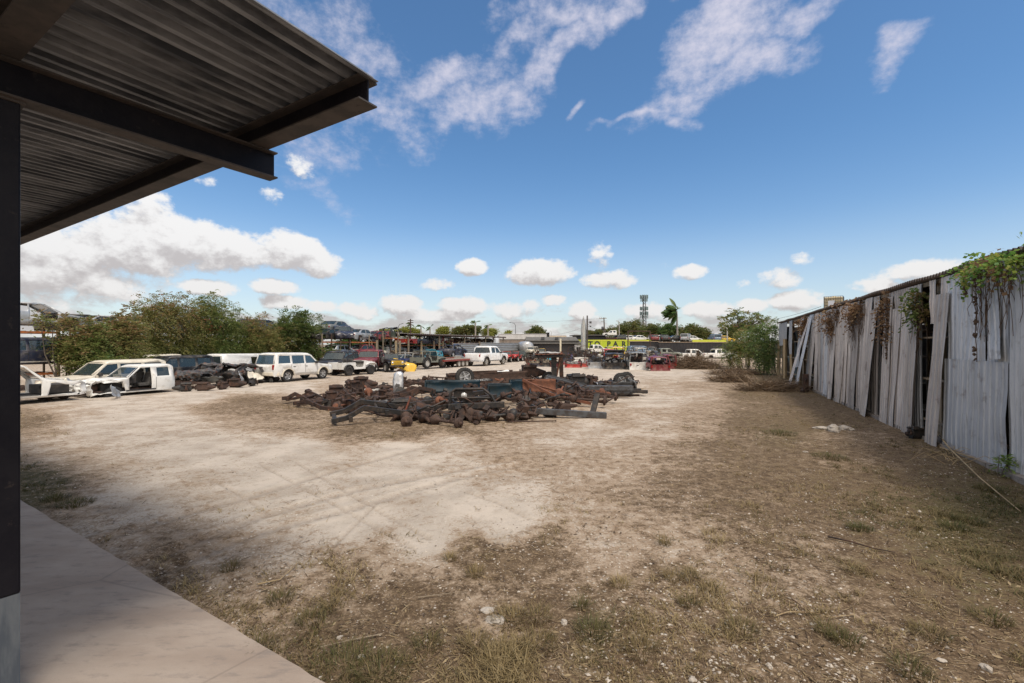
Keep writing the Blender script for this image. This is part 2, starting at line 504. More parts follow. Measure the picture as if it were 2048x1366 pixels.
def vnoise(x, y, seed):
    """smooth value noise in numpy"""
    r = np.random.default_rng(seed).random((256, 256))
    xi, yi = np.floor(x).astype(int), np.floor(y).astype(int)
    fx, fy = x - xi, y - yi
    fx, fy = fx * fx * (3 - 2 * fx), fy * fy * (3 - 2 * fy)
    g = lambda a, b: r[a % 256, b % 256]
    return (g(xi, yi) * (1 - fx) + g(xi + 1, yi) * fx) * (1 - fy) + (g(xi, yi + 1) * (1 - fx) + g(xi + 1, yi + 1) * fx) * fy
def fbm(x, y, seed, oct=4):
    s = 0; a = .5
    for i in range(oct):
        s = s + a * vnoise(x * 2 ** i, y * 2 ** i, seed + i); a *= .5
    return s

TRACKS = [[(60, 1120), (300, 1050), (480, 1000), (620, 958), (800, 905), (960, 868)],
          [(120, 1190), (330, 1105), (520, 1035), (700, 985), (900, 945), (1050, 915)],
          [(300, 1150), (500, 1070), (700, 1020), (900, 962), (1040, 930)],
          [(520, 930), (620, 985), (760, 1060), (830, 1100)], [(590, 925), (690, 985), (860, 1080)],
          [(420, 960), (470, 985), (540, 1030)], [(930, 985), (1000, 1010), (1060, 1040)], [(200, 900), (420, 870), (640, 845)], [(760, 1000), (700, 1060), (660, 1100)],
          [(100, 815), (300, 800), (500, 780), (700, 757), (900, 738)], [(140, 835), (330, 815), (560, 790), (760, 762), (960, 738)]]
def rut(x, y):
    z = np.zeros(len(x))
    for k, tr in enumerate(TRACKS):
        pts = [G(*p) for p in tr]
        w = .11 if k < 3 or k > 8 else .035
        for a, b in zip(pts[:-1], pts[1:]):
            dx, dy = b.x - a.x, b.y - a.y
            L = math.hypot(dx, dy)
            ux, uy = dx / L, dy / L
            m = (x > min(a.x, b.x) - 1) & (x < max(a.x, b.x) + 1) & (y > min(a.y, b.y) - 1) & (y < max(a.y, b.y) + 1)
            if not m.any(): continue
            t = (x[m] - a.x) * ux + (y[m] - a.y) * uy
            s = -(x[m] - a.x) * uy + (y[m] - a.y) * ux
            on = ((t > -.01) & (t < L + .01))
            prof = -np.exp(-(s / w) ** 2) * (1 + .4 * np.sin(t * 42)) + .6 * np.exp(-((np.abs(s) - 1.9 * w) / (.6 * w)) ** 2)
            z[m] = np.where(on & (np.abs(prof) > np.abs(z[m])), prof, z[m])
    return z
def ground_z(x, y):
    near = np.clip(1.3 - np.abs(y) / 60, 0, 1)
    z = (fbm(x * .35 + 50, y * .35 + 50, 3) - .47) * .10 + (fbm(x * 2.1 + 50, y * 2.1 + 50, 9, 3) - .44) * .03
    ds = (x + 1.5) * eR.x + (y - 3.66) * eR.y
    z = np.where(ds < 2.5, np.minimum(z, .02 + .03 * np.clip(ds, 0, 3)), z)
    return z * near

def build_ground():
    rows = np.concatenate([[-60, -30, -15, -8, -4, -2, -.5, .6], np.geomspace(1.4, 170, 640), [210, 300, 500, 1000, 2500, 7000]])
    u = np.concatenate([[-9, -5, -3, -2.2, -1.7], np.linspace(-1.35, 1.35, 620), [1.7, 2.2, 3, 5, 9]])
    sc = np.where(rows > 1.4, rows + 1.6, 3 + (1.4 - rows) * 1.2)
    Y, U = np.meshgrid(rows, u, indexing='ij')
    X = U * sc[:, None]
    x, y = X.ravel(), Y.ravel()
    z = ground_z(x, y) + np.where(y < 60, rut(x, y) * .022, 0)
    nr, nc = Y.shape
    i = np.arange(nr * nc).reshape(nr, nc)
    F = np.stack([i[:-1, :-1], i[:-1, 1:], i[1:, 1:], i[1:, :-1]], -1).reshape(-1, 4)
    r = rut(x, y)
    me = np_mesh('ground', np.stack([x, y, z], 1), F, {'sand': field(SAND_AND_SHADE, x, y), 'green': field(GREEN, x, y), 'rut': np.maximum(-r, 0)}, smooth=True)  # the sand attribute also carries the shade painted in at left
    m, T, b = mat_base('dirt_lot')
    g = T.n('ShaderNodeNewGeometry').outputs['Position']
    at = lambda nm: T.n('ShaderNodeAttribute', attribute_name=nm).outputs['Fac']
    n1, n2, n3, n4 = T.noise(g, .9, 5, .6), T.noise(g, 5, 5, .65), T.noise(g, 26, 5, .7), T.noise(g, 110, 3, .7)
    c5 = lambda n, k: T.math('MULTIPLY', T.math('SUBTRACT', n, .5), k)
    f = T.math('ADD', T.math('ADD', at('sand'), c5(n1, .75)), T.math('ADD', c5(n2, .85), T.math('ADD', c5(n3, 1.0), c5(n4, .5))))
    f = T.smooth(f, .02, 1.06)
    soil = T.mix(T.smooth(n2, .35, .7), (.088, .058, .034), (.19, .132, .080))
    soil = T.mix(T.smooth(n3, .50, .72), soil, (.33, .24, .145))
    soil = T.mix(T.smooth(n4, .55, .68), soil, (.045, .03, .019))
    gr = T.smooth(T.math('ADD', at('green'), T.math('ADD', c5(n2, 1.0), c5(n3, .7))), .42, .8)
    soil = T.mix(T.math('MULTIPLY', gr, .7), soil, (.085, .078, .030))
    sand = T.mix(T.smooth(n1, .35, .65), (.39, .335, .275), (.505, .435, .36))
    sand = T.mix(T.smooth(n2, .52, .8), sand, (.31, .25, .195))
    sand = T.mix(T.smooth(n4, .60, .72), sand, (.24, .185, .13))
    sand = T.mix(T.math('MULTIPLY', at('rut'), .42), sand, (.235, .19, .15))
    tan = T.mix(T.smooth(n2, .3, .7), (.26, .185, .122), (.36, .275, .195))
    tan = T.mix(T.smooth(n4, .56, .7), tan, (.09, .06, .038))
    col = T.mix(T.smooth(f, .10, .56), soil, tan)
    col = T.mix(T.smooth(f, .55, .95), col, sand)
    # pale limestone chips
    for sc, th, k in ((9, .16, .86), (24, .22, .80), (55, .25, .78)):
        v = T.n('ShaderNodeTexVoronoi', feature='F1')
        T.set(v.inputs['Vector'], g)
        v.inputs['Scale'].default_value = sc
        sx = T.n('ShaderNodeSeparateXYZ'); T.set(sx.inputs[0], v.outputs['Color'])
        st = T.math('MULTIPLY', T.smooth(v.outputs['Distance'], th, th * .6), T.math('GREATER_THAN', sx.outputs[0], k))
        col = T.mix(T.math('MULTIPLY', st, .75), col, (.56, .50, .43))
    T.set(b.inputs['Base Color'], col)
    b.inputs['Roughness'].default_value = .95
    b.inputs['Specular IOR Level'].default_value = .15
    bn = T.n('ShaderNodeBump')
    bn.inputs['Strength'].default_value = .55
    bn.inputs['Distance'].default_value = .04
    T.set(bn.inputs['Height'], T.math('ADD', T.math('ADD', n2, T.math('MULTIPLY', n3, .7)), T.math('MULTIPLY', n4, .3)))
    T.set(b.inputs['Normal'], bn.outputs[0])
    o = obj('ground', me, m)
    tag(o, 'pale limestone dirt lot with tyre tracks and dry grass', 'ground', kind='structure')
build_ground()

# concrete slab under the canopy
def build_slab():
    a = Vector((-1.5, 3.66, 0)); mb = MB()
    n = 60
    def top(u, v):
        p = a + eL * (-8 + 26 * u) - eR * (v * 14)
        wob = (mnoise.noise(p * 1.1) * .012 + mnoise.noise(p * 7) * .012) if v == 0 else 0
        p += eR * wob
        return (p.x, p.y, .055 if v >= 0 else 0)
    mb.grid(top, 160, 1)
    vs = [top(i / 160, 0) for i in range(161)]
    mb.add(vs + [(p[0], p[1], -.12) for p in vs], [(i, 161 + i, 162 + i, i + 1) for i in range(160)])
    m, T, b = mat_base('slab_concrete')
    g = T.n('ShaderNodeNewGeometry').outputs['Position']
    gs = T.vmath('MULTIPLY', T.vmath('ADD', g, (0, 0, 0)), (1, 2.6, 1))
    n1, n2, n3 = T.noise(gs, .7, 5, .6), T.noise(gs, 4, 6, .7), T.noise(g, 60, 4, .7)
    c = T.mix(T.smooth(n1, .3, .7), (.30, .232, .18), (.395, .32, .255))
    c = T.mix(T.math('MULTIPLY', T.smooth(n2, .50, .70), .6), c, (.20, .165, .14))
    v = T.n('ShaderNodeTexVoronoi', feature='DISTANCE_TO_EDGE')
    T.set(v.inputs['Vector'], T.vmath('ADD', g, T.vmath('MULTIPLY', T.n('ShaderNodeTexNoise').outputs[1], (.5, .5, 0)))); v.inputs['Scale'].default_value = .33
    c = T.mix(T.math('MULTIPLY', T.smooth(v.outputs['Distance'], .006, .001), .28), c, (.10, .08, .065))
    st = T.noise(T.vmath('MULTIPLY', g, (1.2, 5, 1)), 1.6, 5, .7)
    c = T.mix(T.math('MULTIPLY', T.smooth(st, .58, .74), .55), c, (.15, .12, .10))
    c = T.mix(T.math('MULTIPLY', T.smooth(n3, .55, .7), .35), c, (.26, .23, .2))
    T.set(b.inputs['Base Color'], c)
    b.inputs['Roughness'].default_value = .85
    bn = T.n('ShaderNodeBump'); bn.inputs['Strength'].default_value = .25; bn.inputs['Distance'].default_value = .01
    T.set(bn.inputs['Height'], T.math('ADD', n2, n3)); T.set(b.inputs['Normal'], bn.outputs[0])
    o = mb.build('concrete_slab', m)
    tag(o, 'smooth pale concrete slab under the steel canopy', 'pavement', kind='structure')
build_slab()

# ------------------------------------------------------------------ steel canopy
def deck_mat():
    m, T, b = mat_base('galvanised_deck')
    g = T.n('ShaderNodeNewGeometry').outputs['Position']
    rot = T.n('ShaderNodeVectorRotate', rotation_type='Z_AXIS'); T.set(rot.inputs['Vector'], g); rot.inputs['Angle'].default_value = math.atan2(eR.x, eR.y)
    p = T.vmath('MULTIPLY', rot.outputs[0], (9, 1.1, 1))
    n, n2 = T.noise(p, .9, 5, .65), T.noise(g, 14, 5, .7)
    c = T.mix(T.smooth(n, .35, .68), (.052, .058, .070), (.255, .265, .285))
    c = T.mix(T.math('MULTIPLY', T.smooth(n2, .60, .72), .35), c, (.06, .042, .034))
    T.set(b.inputs['Base Color'], c)
    b.inputs['Roughness'].default_value = .55; b.inputs['Metallic'].default_value = .3
    return m
BEAM = surf('navy_black_beam_paint', (.007, .0065, .010), (.012, .011, .014), 3, .5, 0, c3=(.05, .04, .034), s3=9, t3=(.60, .78), bump=.15, bscale=25)
BEAM.node_tree.nodes['Principled BSDF'].inputs['Specular IOR Level'].default_value = .15
FLANGE = surf('dusty_beam_paint', (.06, .048, .042), (.035, .03, .028), 4, .7, 0, c3=(.02, .017, .016), s3=16, t3=(.60, .72))
def ibeam(root, a, b, z0, depth, width, tw=.012, tf=.014):
    """rolled steel beam: web with its two flanges"""
    a, b = Vector(a), Vector(b)
    w = MB(); w.bar(a + Vector((0, 0, z0 + depth / 2)), b + Vector((0, 0, z0 + depth / 2)), tw, depth - 2 * tf)
    o = w.build('beam', BEAM, root)
    f = MB()
    for z in (z0 + tf / 2, z0 + depth - tf / 2):
        f.bar(a + Vector((0, 0, z)), b + Vector((0, 0, z)), width, tf)
    f.build('flange', FLANGE, o)
    return o
def build_canopy():
    root = empty('steel_canopy', (-3.62, 3.27, 0), 0, 'open steel canopy of dark I-beams and a corrugated metal deck over the slab', 'canopy')
    inv = -Vector(root.location)
    O = lambda v: Vector((v.x, v.y, 0)) + Vector((inv.x, inv.y, 0))
    p = Vector((-1.19, 3.85, 0))          # free end of the outer beam
    z1 = 4.70
    ibeam(root, O(p), O(p + eL * 17), z1, .205, .19)
    for k in (1, 2, 3, 4, 5):
        q = p - eR * 1.78 * k
        ibeam(root, O(q - eL * (0.0 if k == 1 else 0)), O(q + eL * 17), z1, .205, .19)
    e2 = Vector((-2.50, 4.88, 0))
    ibeam(root, O(e2), O(e2 - eR * 12), z1 - .272, .268, .15)
    ibeam(root, O(e2 + eL * 13.5), O(e2 + eL * 13.5 - eR * 12), z1 - .272, .268, .15)
    # deck
    mb = MB()
    c0 = Vector((-1.12, 3.90, 0))
    dd = Vector((.50, .866, 0)).normalized()
    pitch, dep = .152, .056
    prof = [(0, 0), (.30, 0), (.42, 1), (.88, 1)]
    n = int(17 / pitch)
    vs = []
    for i in range(n):
        for t, h in prof:
            s = (i + t) * pitch
            for v in (0, 1):
                q = c0 + eL * s - dd * (v * 12)
                vs.append((q.x + inv.x, q.y + inv.y, z1 + .207 + dep * h))
    k = len(vs) // 2
    mb.add(vs, [(2 * i, 2 * i + 1, 2 * i + 3, 2 * i + 2) for i in range(k - 1)])
    o = mb.build('roof_deck', deck_mat(), root)
    so = o.modifiers.new('sheet', 'SOLIDIFY'); so.thickness = .004; so.offset = 1
    # column: square post with paint above and a bare base
    cb = MB(); rz = math.atan2(eR.y, eR.x)
    def post(pt, s):
        w = MB(); w.box((pt.x + inv.x, pt.y + inv.y, (z1 - .272 + .93) / 2), (s, s, z1 - .272 - .93), (0, 0, rz))
        c = w.build('column', BEAM, root, .012)
        w = MB(); w.box((pt.x + inv.x, pt.y + inv.y, .49), (s * .985, s * .985, .88), (0, 0, rz))
        w.build('column_base', surf('bare_blue_grey_steel', (.07, .085, .105), (.125, .14, .155), 3, .5, .3, c3=(.22, .10, .05), s3=7, t3=(.64, .74), stretch=(3, 3, .6)), c)
        w = MB(); w.box((pt.x + inv.x, pt.y + inv.y, .056), (s * 1.5, s * 1.5, .02), (0, 0, rz)); w.build('base_plate', GREYSTEEL, c)
        w = MB(); w.box((pt.x + inv.x, pt.y + inv.y, z1 - .28), (s * 1.15, s * 1.15, .016), (0, 0, rz)); w.build('cap_plate', FLANGE, c)
    post(Vector((-3.716, 3.27, 0)), .31)
    post(Vector((-3.75, 3.27, 0)) + eL * 13.5, .29)
build_canopy()

# ------------------------------------------------------------------ corrugated shed on the right
SA = Vector((10.28, 9.33, 0)); sd = Vector((.387, .922, 0)).normalized(); sn = Vector((-.922, .387, 0)).normalized()
def S(t, n, z):
    p = SA + sd * t + sn * n
    return Vector((p.x, p.y, z))
def t_of(px):
    r = (px - 1024) / FPX
    return (SA.x - SA.y * r) / (sd.y * r - sd.x)
def sheet_mat(name, a, b_, c):
    m, T, b = mat_base(name)
    o = T.n('ShaderNodeTexCoord').outputs['Object']
    oi = T.n('ShaderNodeObjectInfo').outputs['Random']
    off = T.n('ShaderNodeCombineXYZ'); T.set(off.inputs[0], T.math('MULTIPLY', oi, 50)); T.set(off.inputs[1], T.math('MULTIPLY', oi, 31))
    p = T.vmath('MULTIPLY', T.vmath('ADD', o, off.outputs[0]), (6, 6, .45))
    n, n2, n3 = T.noise(p, 1, 6, .7), T.noise(p, 4, 5, .7), T.noise(T.vmath('ADD', o, off.outputs[0]), 2.2, 6, .65)
    col = T.mix(T.smooth(n, .36, .66), a, b_)
    col = T.mix(T.math('MULTIPLY', T.smooth(n2, .50, .68), .7), col, c)
    col = T.mix(T.math('MULTIPLY', T.smooth(n3, .56, .70), .5), col, (.115, .075, .055))
    bv = T.n('ShaderNodeMix', data_type='RGBA', blend_type='MULTIPLY'); bv.inputs[0].default_value = 1
    T.set(bv.inputs[6], col); k_ = T.n('ShaderNodeCombineXYZ')
    for i_ in range(3): T.set(k_.inputs[i_], T.math('ADD', T.math('MULTIPLY', oi, .45), .68))
    T.set(bv.inputs[7], k_.outputs[0]); col = bv.outputs[2]
    T.set(b.inputs['Base Color'], col)
    b.inputs['Roughness'].default_value = .5; b.inputs['Metallic'].default_value = .25
    bn = T.n('ShaderNodeBump'); bn.inputs['Strength'].default_value = .25; bn.inputs['Distance'].default_value = .02
    T.set(bn.inputs['Height'], n3); T.set(b.inputs['Normal'], bn.outputs[0])
    return m
SH_BLUE = sheet_mat('galvanised_sheet', (.40, .42, .45), (.54, .555, .58), (.22, .225, .24))
SH_TAN = sheet_mat('weathered_sheet', (.39, .35, .33), (.58, .54, .51), (.20, .17, .155))
def sheet(name, root, t0, t1, z0, z1, mat, n0=.02, n1=.02, lean=0.0, prof='rib', pitch=.2, dep=.022, curl=0.0, ncol=None):
    """one sheet metal panel; n0/n1 how far its foot/top stands out; lean: sideways shift of the top"""
    w = t1 - t0
    k = max(2, int(round(w / pitch)))
    P = []
    if prof == 'rib':
        for i in range(k):
            P += [(i, 0), (i + .62, 0), (i + .70, 1), (i + .86, 1), (i + .94, 0)]
        P.append((k, 0))
    else:
        P = [(i / 6, .5 + .5 * math.sin(i / 6 * 2 * math.pi)) for i in range(k * 6 + 1)]
    nz = 8
    sdv = random.random() * 100
    vs = []
    for j in range(nz + 1):
        v = j / nz
        for (u, h) in P:
            t = t0 + u / k * w + lean * v
            edge = 1 - abs(2 * u / k - 1)
            wv = mnoise.noise(Vector((u / k * 2 + sdv, v * 3, sdv))) * .035
            n = n0 + (n1 - n0) * v + dep * h + wv * (.4 + 1 - v) + curl * (1 - edge) ** 2 * (1 - v) ** 1.5
            zz = z0 + (z1 - z0) * v + (mnoise.noise(Vector((u / k * 1.5, sdv, 0))) * .06 if j == 0 else 0)
            q = S(t, n, zz)
            vs.append(q - root.location)
    m = len(P)
    mb = MB()
    mb.add(vs, [(j * m + i + 1, j * m + i, (j + 1) * m + i, (j + 1) * m + i + 1) for j in range(nz) for i in range(m - 1)])
    o = mb.build(name, mat, root)
    return o
def build_shed():
    root = empty('corrugated_shed', S(6, -4, 0), 0, 'long open-fronted shed clad in weathered corrugated metal sheets', 'shed')
    H = 4.50
    rl = Vector(root.location)
    L = lambda t, n, z: S(t, n, z) - rl
    # right, galvanised end
    sheet('wall_panel', root, -9.0, -4.4, 0, H, SH_BLUE, prof='sin', pitch=.16, dep=.05)
    sheet('wall_panel', root, -4.5, .42, -.02, H, SH_BLUE, n0=.03, prof='sin', pitch=.17, dep=.06)
    sheet('wall_panel', root, .33, 3.12, 0, 2.33, SH_BLUE, n0=.14, n1=.10, lean=.0, pitch=.24)
    sheet('wall_panel', root, .36, 1.16, 2.28, H, SH_BLUE, n0=.07, n1=.05, pitch=.22)
    sheet('wall_panel', root, 1.30, 3.08, 2.30, H, SH_BLUE, n0=.06, n1=.04, lean=.0, pitch=.22)
    sheet('wall_panel', root, .40, .80, 2.35, H - .05, SH_BLUE, n0=.16, n1=.10, lean=.42, pitch=.2)
    # leaning strip beside the gap
    sheet('wall_panel', root, 2.98, 3.66, -.02, 4.05, SH_TAN, n0=.34, n1=.10, lean=-.10, pitch=.2)
    sheet('wall_panel', root, 2.96, 3.46, 3.3, H, SH_TAN, n0=.06, n1=.04, pitch=.2)
    sheet('wall_panel', root, 3.75, 4.1, 3.3, H, SH_TAN, n0=.06, n1=.04, lean=.05, pitch=.16)
    # the run of narrow, bent sheets
    t = 4.80
    random.seed(21)
    while t < 20.2:
        w = random.choice((.62, .7, .78, .9))
        if 7.1 < t < 8.4:
            t = 8.42
        z1 = H - random.choice((0, 0, .05, .45, .6)) if t < 9 else H - random.choice((0, 0, .03, .05, .35))
        n0 = random.choice((.04, .08, .15, .22, .30))
        sheet('wall_panel', root, t, t + w + .07, random.uniform(-.04, .04), z1, SH_TAN if random.random() < .82 else SH_BLUE, n0=n0, n1=random.choice((.02, .04, .06)), lean=random.uniform(-.09, .10), pitch=random.choice((.16, .2, .24)), curl=random.choice((0, 0, .05, .1)))
        if z1 < H - .2:
            sheet('wall_panel', root, t + .02, t + w, z1 - .3, H, SH_TAN, n0=.012, n1=.012, pitch=.2)
        t += w - random.uniform(0, .05)
    for a_, b_2 in ((4.85, 7.55), (8.45, 20.0)):
        k_ = 0
        while a_ + k_ * 1.1 < b_2:
            sheet('wall_panel', root, a_ + k_ * 1.1, min(a_ + k_ * 1.1 + 1.15, b_2), -.03, H, SH_TAN if k_ % 3 else SH_BLUE, n0=-.03, n1=-.03, pitch=.2); k_ += 1
    # strongly kicked-out sheets at both gaps and at the open end
    sheet('wall_panel', root, 8.45, 9.2, -.02, 4.0, SH_TAN, n0=.45, n1=.10, lean=-.05, pitch=.2)
    sheet('wall_panel', root, 6.85, 7.6, 0, 4.35, SH_TAN, n0=.26, n1=.06, lean=.10, pitch=.2)
    sheet('wall_panel', root, 4.75, 5.4, 0, 4.0, SH_TAN, n0=.30, n1=.10, lean=.04, pitch=.2)
    sheet('wall_panel', root, 19.6, 20.3, 0, H, SH_BLUE, n0=.95, n1=.06, lean=.35, pitch=.2)
    sheet('wall_panel', root, 20.2, 20.9, 0, H - .1, SH_TAN, n0=1.25, n1=.06, lean=.55, pitch=.2)
    sheet('wall_panel', root, 27.2, 28.4, 2.0, H, SH_BLUE, n0=.10, n1=.04, lean=.1, pitch=.24)
    sheet('wall_panel', root, 23.0, 24.0, 1.2, H, SH_BLUE, n0=.35, n1=.04, lean=-.25, pitch=.24)
    sheet('wall_panel', root, 29.9, 34.2, 2.6, H, SH_BLUE, n0=.05, n1=.02, pitch=.24)
    # frame behind the sheets
    fr = MB()
    for z in (.5, 1.7, 2.9, 4.1):
        fr.bar(L(-9, -.10, z), L(34.2, -.10, z), .09, .05)
    fr.build('rail', WOOD, root)
    for i, t in enumerate((-8.5, -5, -1, 2.9, 4.25, 7.95, 12, 16, 20.3, 24.5, 29, 34)):
        w = MB(); w.bar(L(t, -.25, 0), L(t, -.25, 4.44), .15, .15); w.build('post', WOOD, root)
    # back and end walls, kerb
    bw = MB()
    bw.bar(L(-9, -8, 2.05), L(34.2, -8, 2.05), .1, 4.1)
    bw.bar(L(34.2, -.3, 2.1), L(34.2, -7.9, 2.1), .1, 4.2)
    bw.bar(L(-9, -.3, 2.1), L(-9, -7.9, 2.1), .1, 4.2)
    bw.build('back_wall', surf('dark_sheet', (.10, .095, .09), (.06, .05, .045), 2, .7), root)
    kb = MB()
    kb.bar(L(-9, -.02, .03), L(20, -.02, .03), .5, .14)
    kb.build('footing', surf('old_concrete', (.27, .24, .21), (.18, .15, .13), 3, .9, c3=(.10, .08, .06), s3=12, bump=.4), root)
    # corrugated roof
    rf = MB()
    pitch = .18
    nn = int(43.8 / pitch)
    vs = []
    for i in range(nn * 6 + 1):
        s = i / 6 * pitch - 9.2
        h = .045 * math.sin(i / 6 * 2 * math.pi)
        for n, z in ((.16, 4.60), (-8.2, 4.2)):
            vs.append(L(s, n, z + h + mnoise.noise(Vector((s * .4, n, 0))) * .05))
    k = len(vs) // 2
    rf.add(vs, [(2 * i, 2 * i + 2, 2 * i + 3, 2 * i + 1) for i in range(k - 1)], True)
    o = rf.build('roof', surf('dark_rusty_roof_sheet', (.10, .085, .075), (.17, .13, .11), 2, .6, .3, c3=RUST, s3=6), root)
    so = o.modifiers.new('sheet', 'SOLIDIFY'); so.thickness = .012
    fa = MB(); fa.bar(L(-9, -.06, 4.45), L(34.2, -.06, 4.45), .05, .12); fa.build('fascia', WOOD, root)
build_shed()
VS = 1.14   # every road car is this much over its outline's size
# ------------------------------------------------------------------ wheels
def wheel_parts(r=.36, w=.23, rim='spoke', tyre=TYRE, rimmat=ALLOY):
    mb = MB()
    ri = r * .62
    mb.lathe([(ri, -w * .42), (r * .80, -w * .5), (r * .95, -w * .46), (r, -w * .30), (r, w * .30), (r * .95, w * .46), (r * .80, w * .5), (ri, w * .42)], 26, 'Y')
    for k in range(26):                         # tread blocks
        q = 2 * math.pi * k / 26
        for sx in (-1, 1):
            mb.box((math.cos(q) * r, sx * w * .22, math.sin(q) * r), (.035, w * .36, .05), (0, -q, sx * .3))
    tm = mb.mesh('tyre'); tm.materials.append(tyre)
    rb = MB()
    rb.lathe([(ri * 1.02, w * .40), (ri * .94, w * .42), (ri * .90, w * .22), (ri * .86, -w * .40), (ri, -w * .42)], 22, 'Y')
    if rim == 'steel':
        rb.lathe([(ri * .92, w * .22), (ri * .55, w * .30), (ri * .30, w * .22), (.001, w * .24)], 22, 'Y')
        for k in range(8):
            q = 2 * math.pi * k / 8
            rb.box((math.cos(q) * ri * .74, w * .27, math.sin(q) * ri * .74), (.05, .02, .04), (0, -q, 0))
    else:
        rb.lathe([(ri * .30, w * .20), (ri * .26, w * .36), (.001, w * .38)], 14, 'Y')
        for k in range(5 if rim == 'spoke' else 6):
            q = 2 * math.pi * k / (5 if rim == 'spoke' else 6)
            p0 = Vector((math.cos(q) * ri * .2, w * .28, math.sin(q) * ri * .2)); p1 = Vector((math.cos(q) * ri * .95, w * .36, math.sin(q) * ri * .95))
            rb.bar(p0, p1, .05, ri * .34, (0, 1, 0))
        rb.lathe([(ri * .9, -w * .1), (.001, -w * .1)], 16, 'Y')
    rm = rb.mesh('rim'); rm.materials.append(rimmat)
    return tm, rm
WHEELS = {}
def wheel(parent, loc, r=.36, w=.23, rim='spoke', side=1, tyre='TYRE', rimmat='ALLOY', name='wheel', steer=0, rot=None):
    key = (round(r, 2), round(w, 2), rim, tyre, rimmat)
    if key not in WHEELS: WHEELS[key] = wheel_parts(r, w, rim, globals()[tyre], globals()[rimmat])
    e = empty(name, loc)
    e.rotation_euler = rot if rot else (0, random.uniform(0, 1), (0 if side > 0 else math.pi) + steer)
    e.parent = parent
    tm, rm = WHEELS[key]
    for n, me in (('tyre', tm), ('rim', rm)):
        o = bpy.data.objects.new(n, me); COL.objects.link(o); o.parent = e
    return e

# ------------------------------------------------------------------ a car body from its side outline
PRE = {}
def preset(name, **k): PRE[name] = k
# prof: upper outline from the front foot to the rear foot; segments listed in glass are panes; win/doors: openings of the side
preset('suv', W=1.78, belt=1.06, wheels=(1.40, -1.36), r=.37, prof=[(2.28, .42), (2.34, .62), (2.28, .84), (2.10, .94), (1.06, 1.06), (.42, 1.64), (.20, 1.73), (-1.9, 1.75), (-2.12, 1.68), (-2.28, 1.08), (-2.32, .70), (-2.28, .40)],
       glass=(4, 8), win=[[(.88, 1.10), (.40, 1.56), (.0, 1.60), (.0, 1.10)], [(-.12, 1.10), (-.12, 1.60), (-1.02, 1.60), (-1.02, 1.10)], [(-1.16, 1.14), (-1.16, 1.60), (-1.92, 1.60), (-2.02, 1.14)]], bottom=.36)
preset('sedan', W=1.74, belt=.92, wheels=(1.42, -1.30), r=.32, prof=[(2.30, .32), (2.34, .52), (2.26, .70), (1.05, .92), (.30, 1.36), (.05, 1.42), (-.85, 1.40), (-1.55, 1.02), (-2.22, .96), (-2.34, .72), (-2.30, .34)],
       glass=(3, 6), win=[[(.86, .95), (.26, 1.30), (-.22, 1.34), (-.22, .95)], [(-.32, .95), (-.32, 1.34), (-.82, 1.32), (-1.30, 1.0)]], bottom=.24)
preset('hatch', W=1.72, belt=.95, wheels=(1.25, -1.22), r=.32, prof=[(2.02, .32), (2.06, .55), (1.95, .76), (1.10, .98), (.42, 1.46), (.15, 1.54), (-1.35, 1.50), (-1.80, 1.05), (-1.98, .98), (-2.02, .70), (-1.98, .34)],
       glass=(3, 6), win=[[(.90, 1.0), (.36, 1.40), (-.18, 1.44), (-.18, 1.0)], [(-.28, 1.0), (-.28, 1.44), (-1.05, 1.42), (-1.32, 1.06)]], bottom=.24)
preset('van', W=1.95, belt=1.18, wheels=(1.72, -1.58), r=.36, prof=[(2.60, .40), (2.66, .68), (2.58, .92), (2.08, 1.14), (1.36, 1.86), (1.10, 1.98), (-2.45, 2.02), (-2.66, 1.94), (-2.74, 1.12), (-2.76, .68), (-2.72, .40)],
       glass=(3, 7), win=[[(1.72, 1.22), (1.28, 1.74), (.80, 1.80), (.80, 1.22)]], bottom=.34)
preset('pickup', W=1.95, belt=1.16, wheels=(1.75, -1.75), r=.40, prof=[(2.85, .45), (2.90, .74), (2.84, 1.0), (2.66, 1.10), (1.22, 1.20), (.62, 1.78), (.42, 1.88), (-.72, 1.88), (-.90, 1.78), (-.98, 1.22), (-2.80, 1.22), (-2.86, 1.16), (-2.86, .62), (-2.80, .50)],
       glass=(4, 8), win=[[(1.06, 1.22), (.58, 1.70), (.14, 1.76), (.14, 1.22)], [(.02, 1.22), (.02, 1.76), (-.64, 1.76), (-.70, 1.22)]], bottom=.44, bed=(-1.02, -2.78))
preset('cab', W=1.82, belt=1.10, wheels=(1.62, None), r=.37, prof=[(2.50, .45), (2.54, .70), (2.46, .94), (2.28, 1.02), (1.12, 1.12), (.50, 1.66), (.30, 1.74), (-.95, 1.74), (-1.10, 1.66), (-1.18, 1.0), (-1.20, .44)],
       glass=(4, 8), win=[[(.98, 1.13), (.46, 1.59), (.02, 1.62), (.02, 1.13)], [(-.28, 1.15), (-.28, 1.60), (-.86, 1.60), (-.90, 1.15)]], bottom=.40)

def inside(poly, x, z):
    r = False
    n = len(poly)
    for i in range(n):
        (x0, z0), (x1, z1) = poly[i], poly[(i + 1) % n]
        if (z0 > z) != (z1 > z) and x < (x1 - x0) * (z - z0) / (z1 - z0) + x0: r = not r
    return r

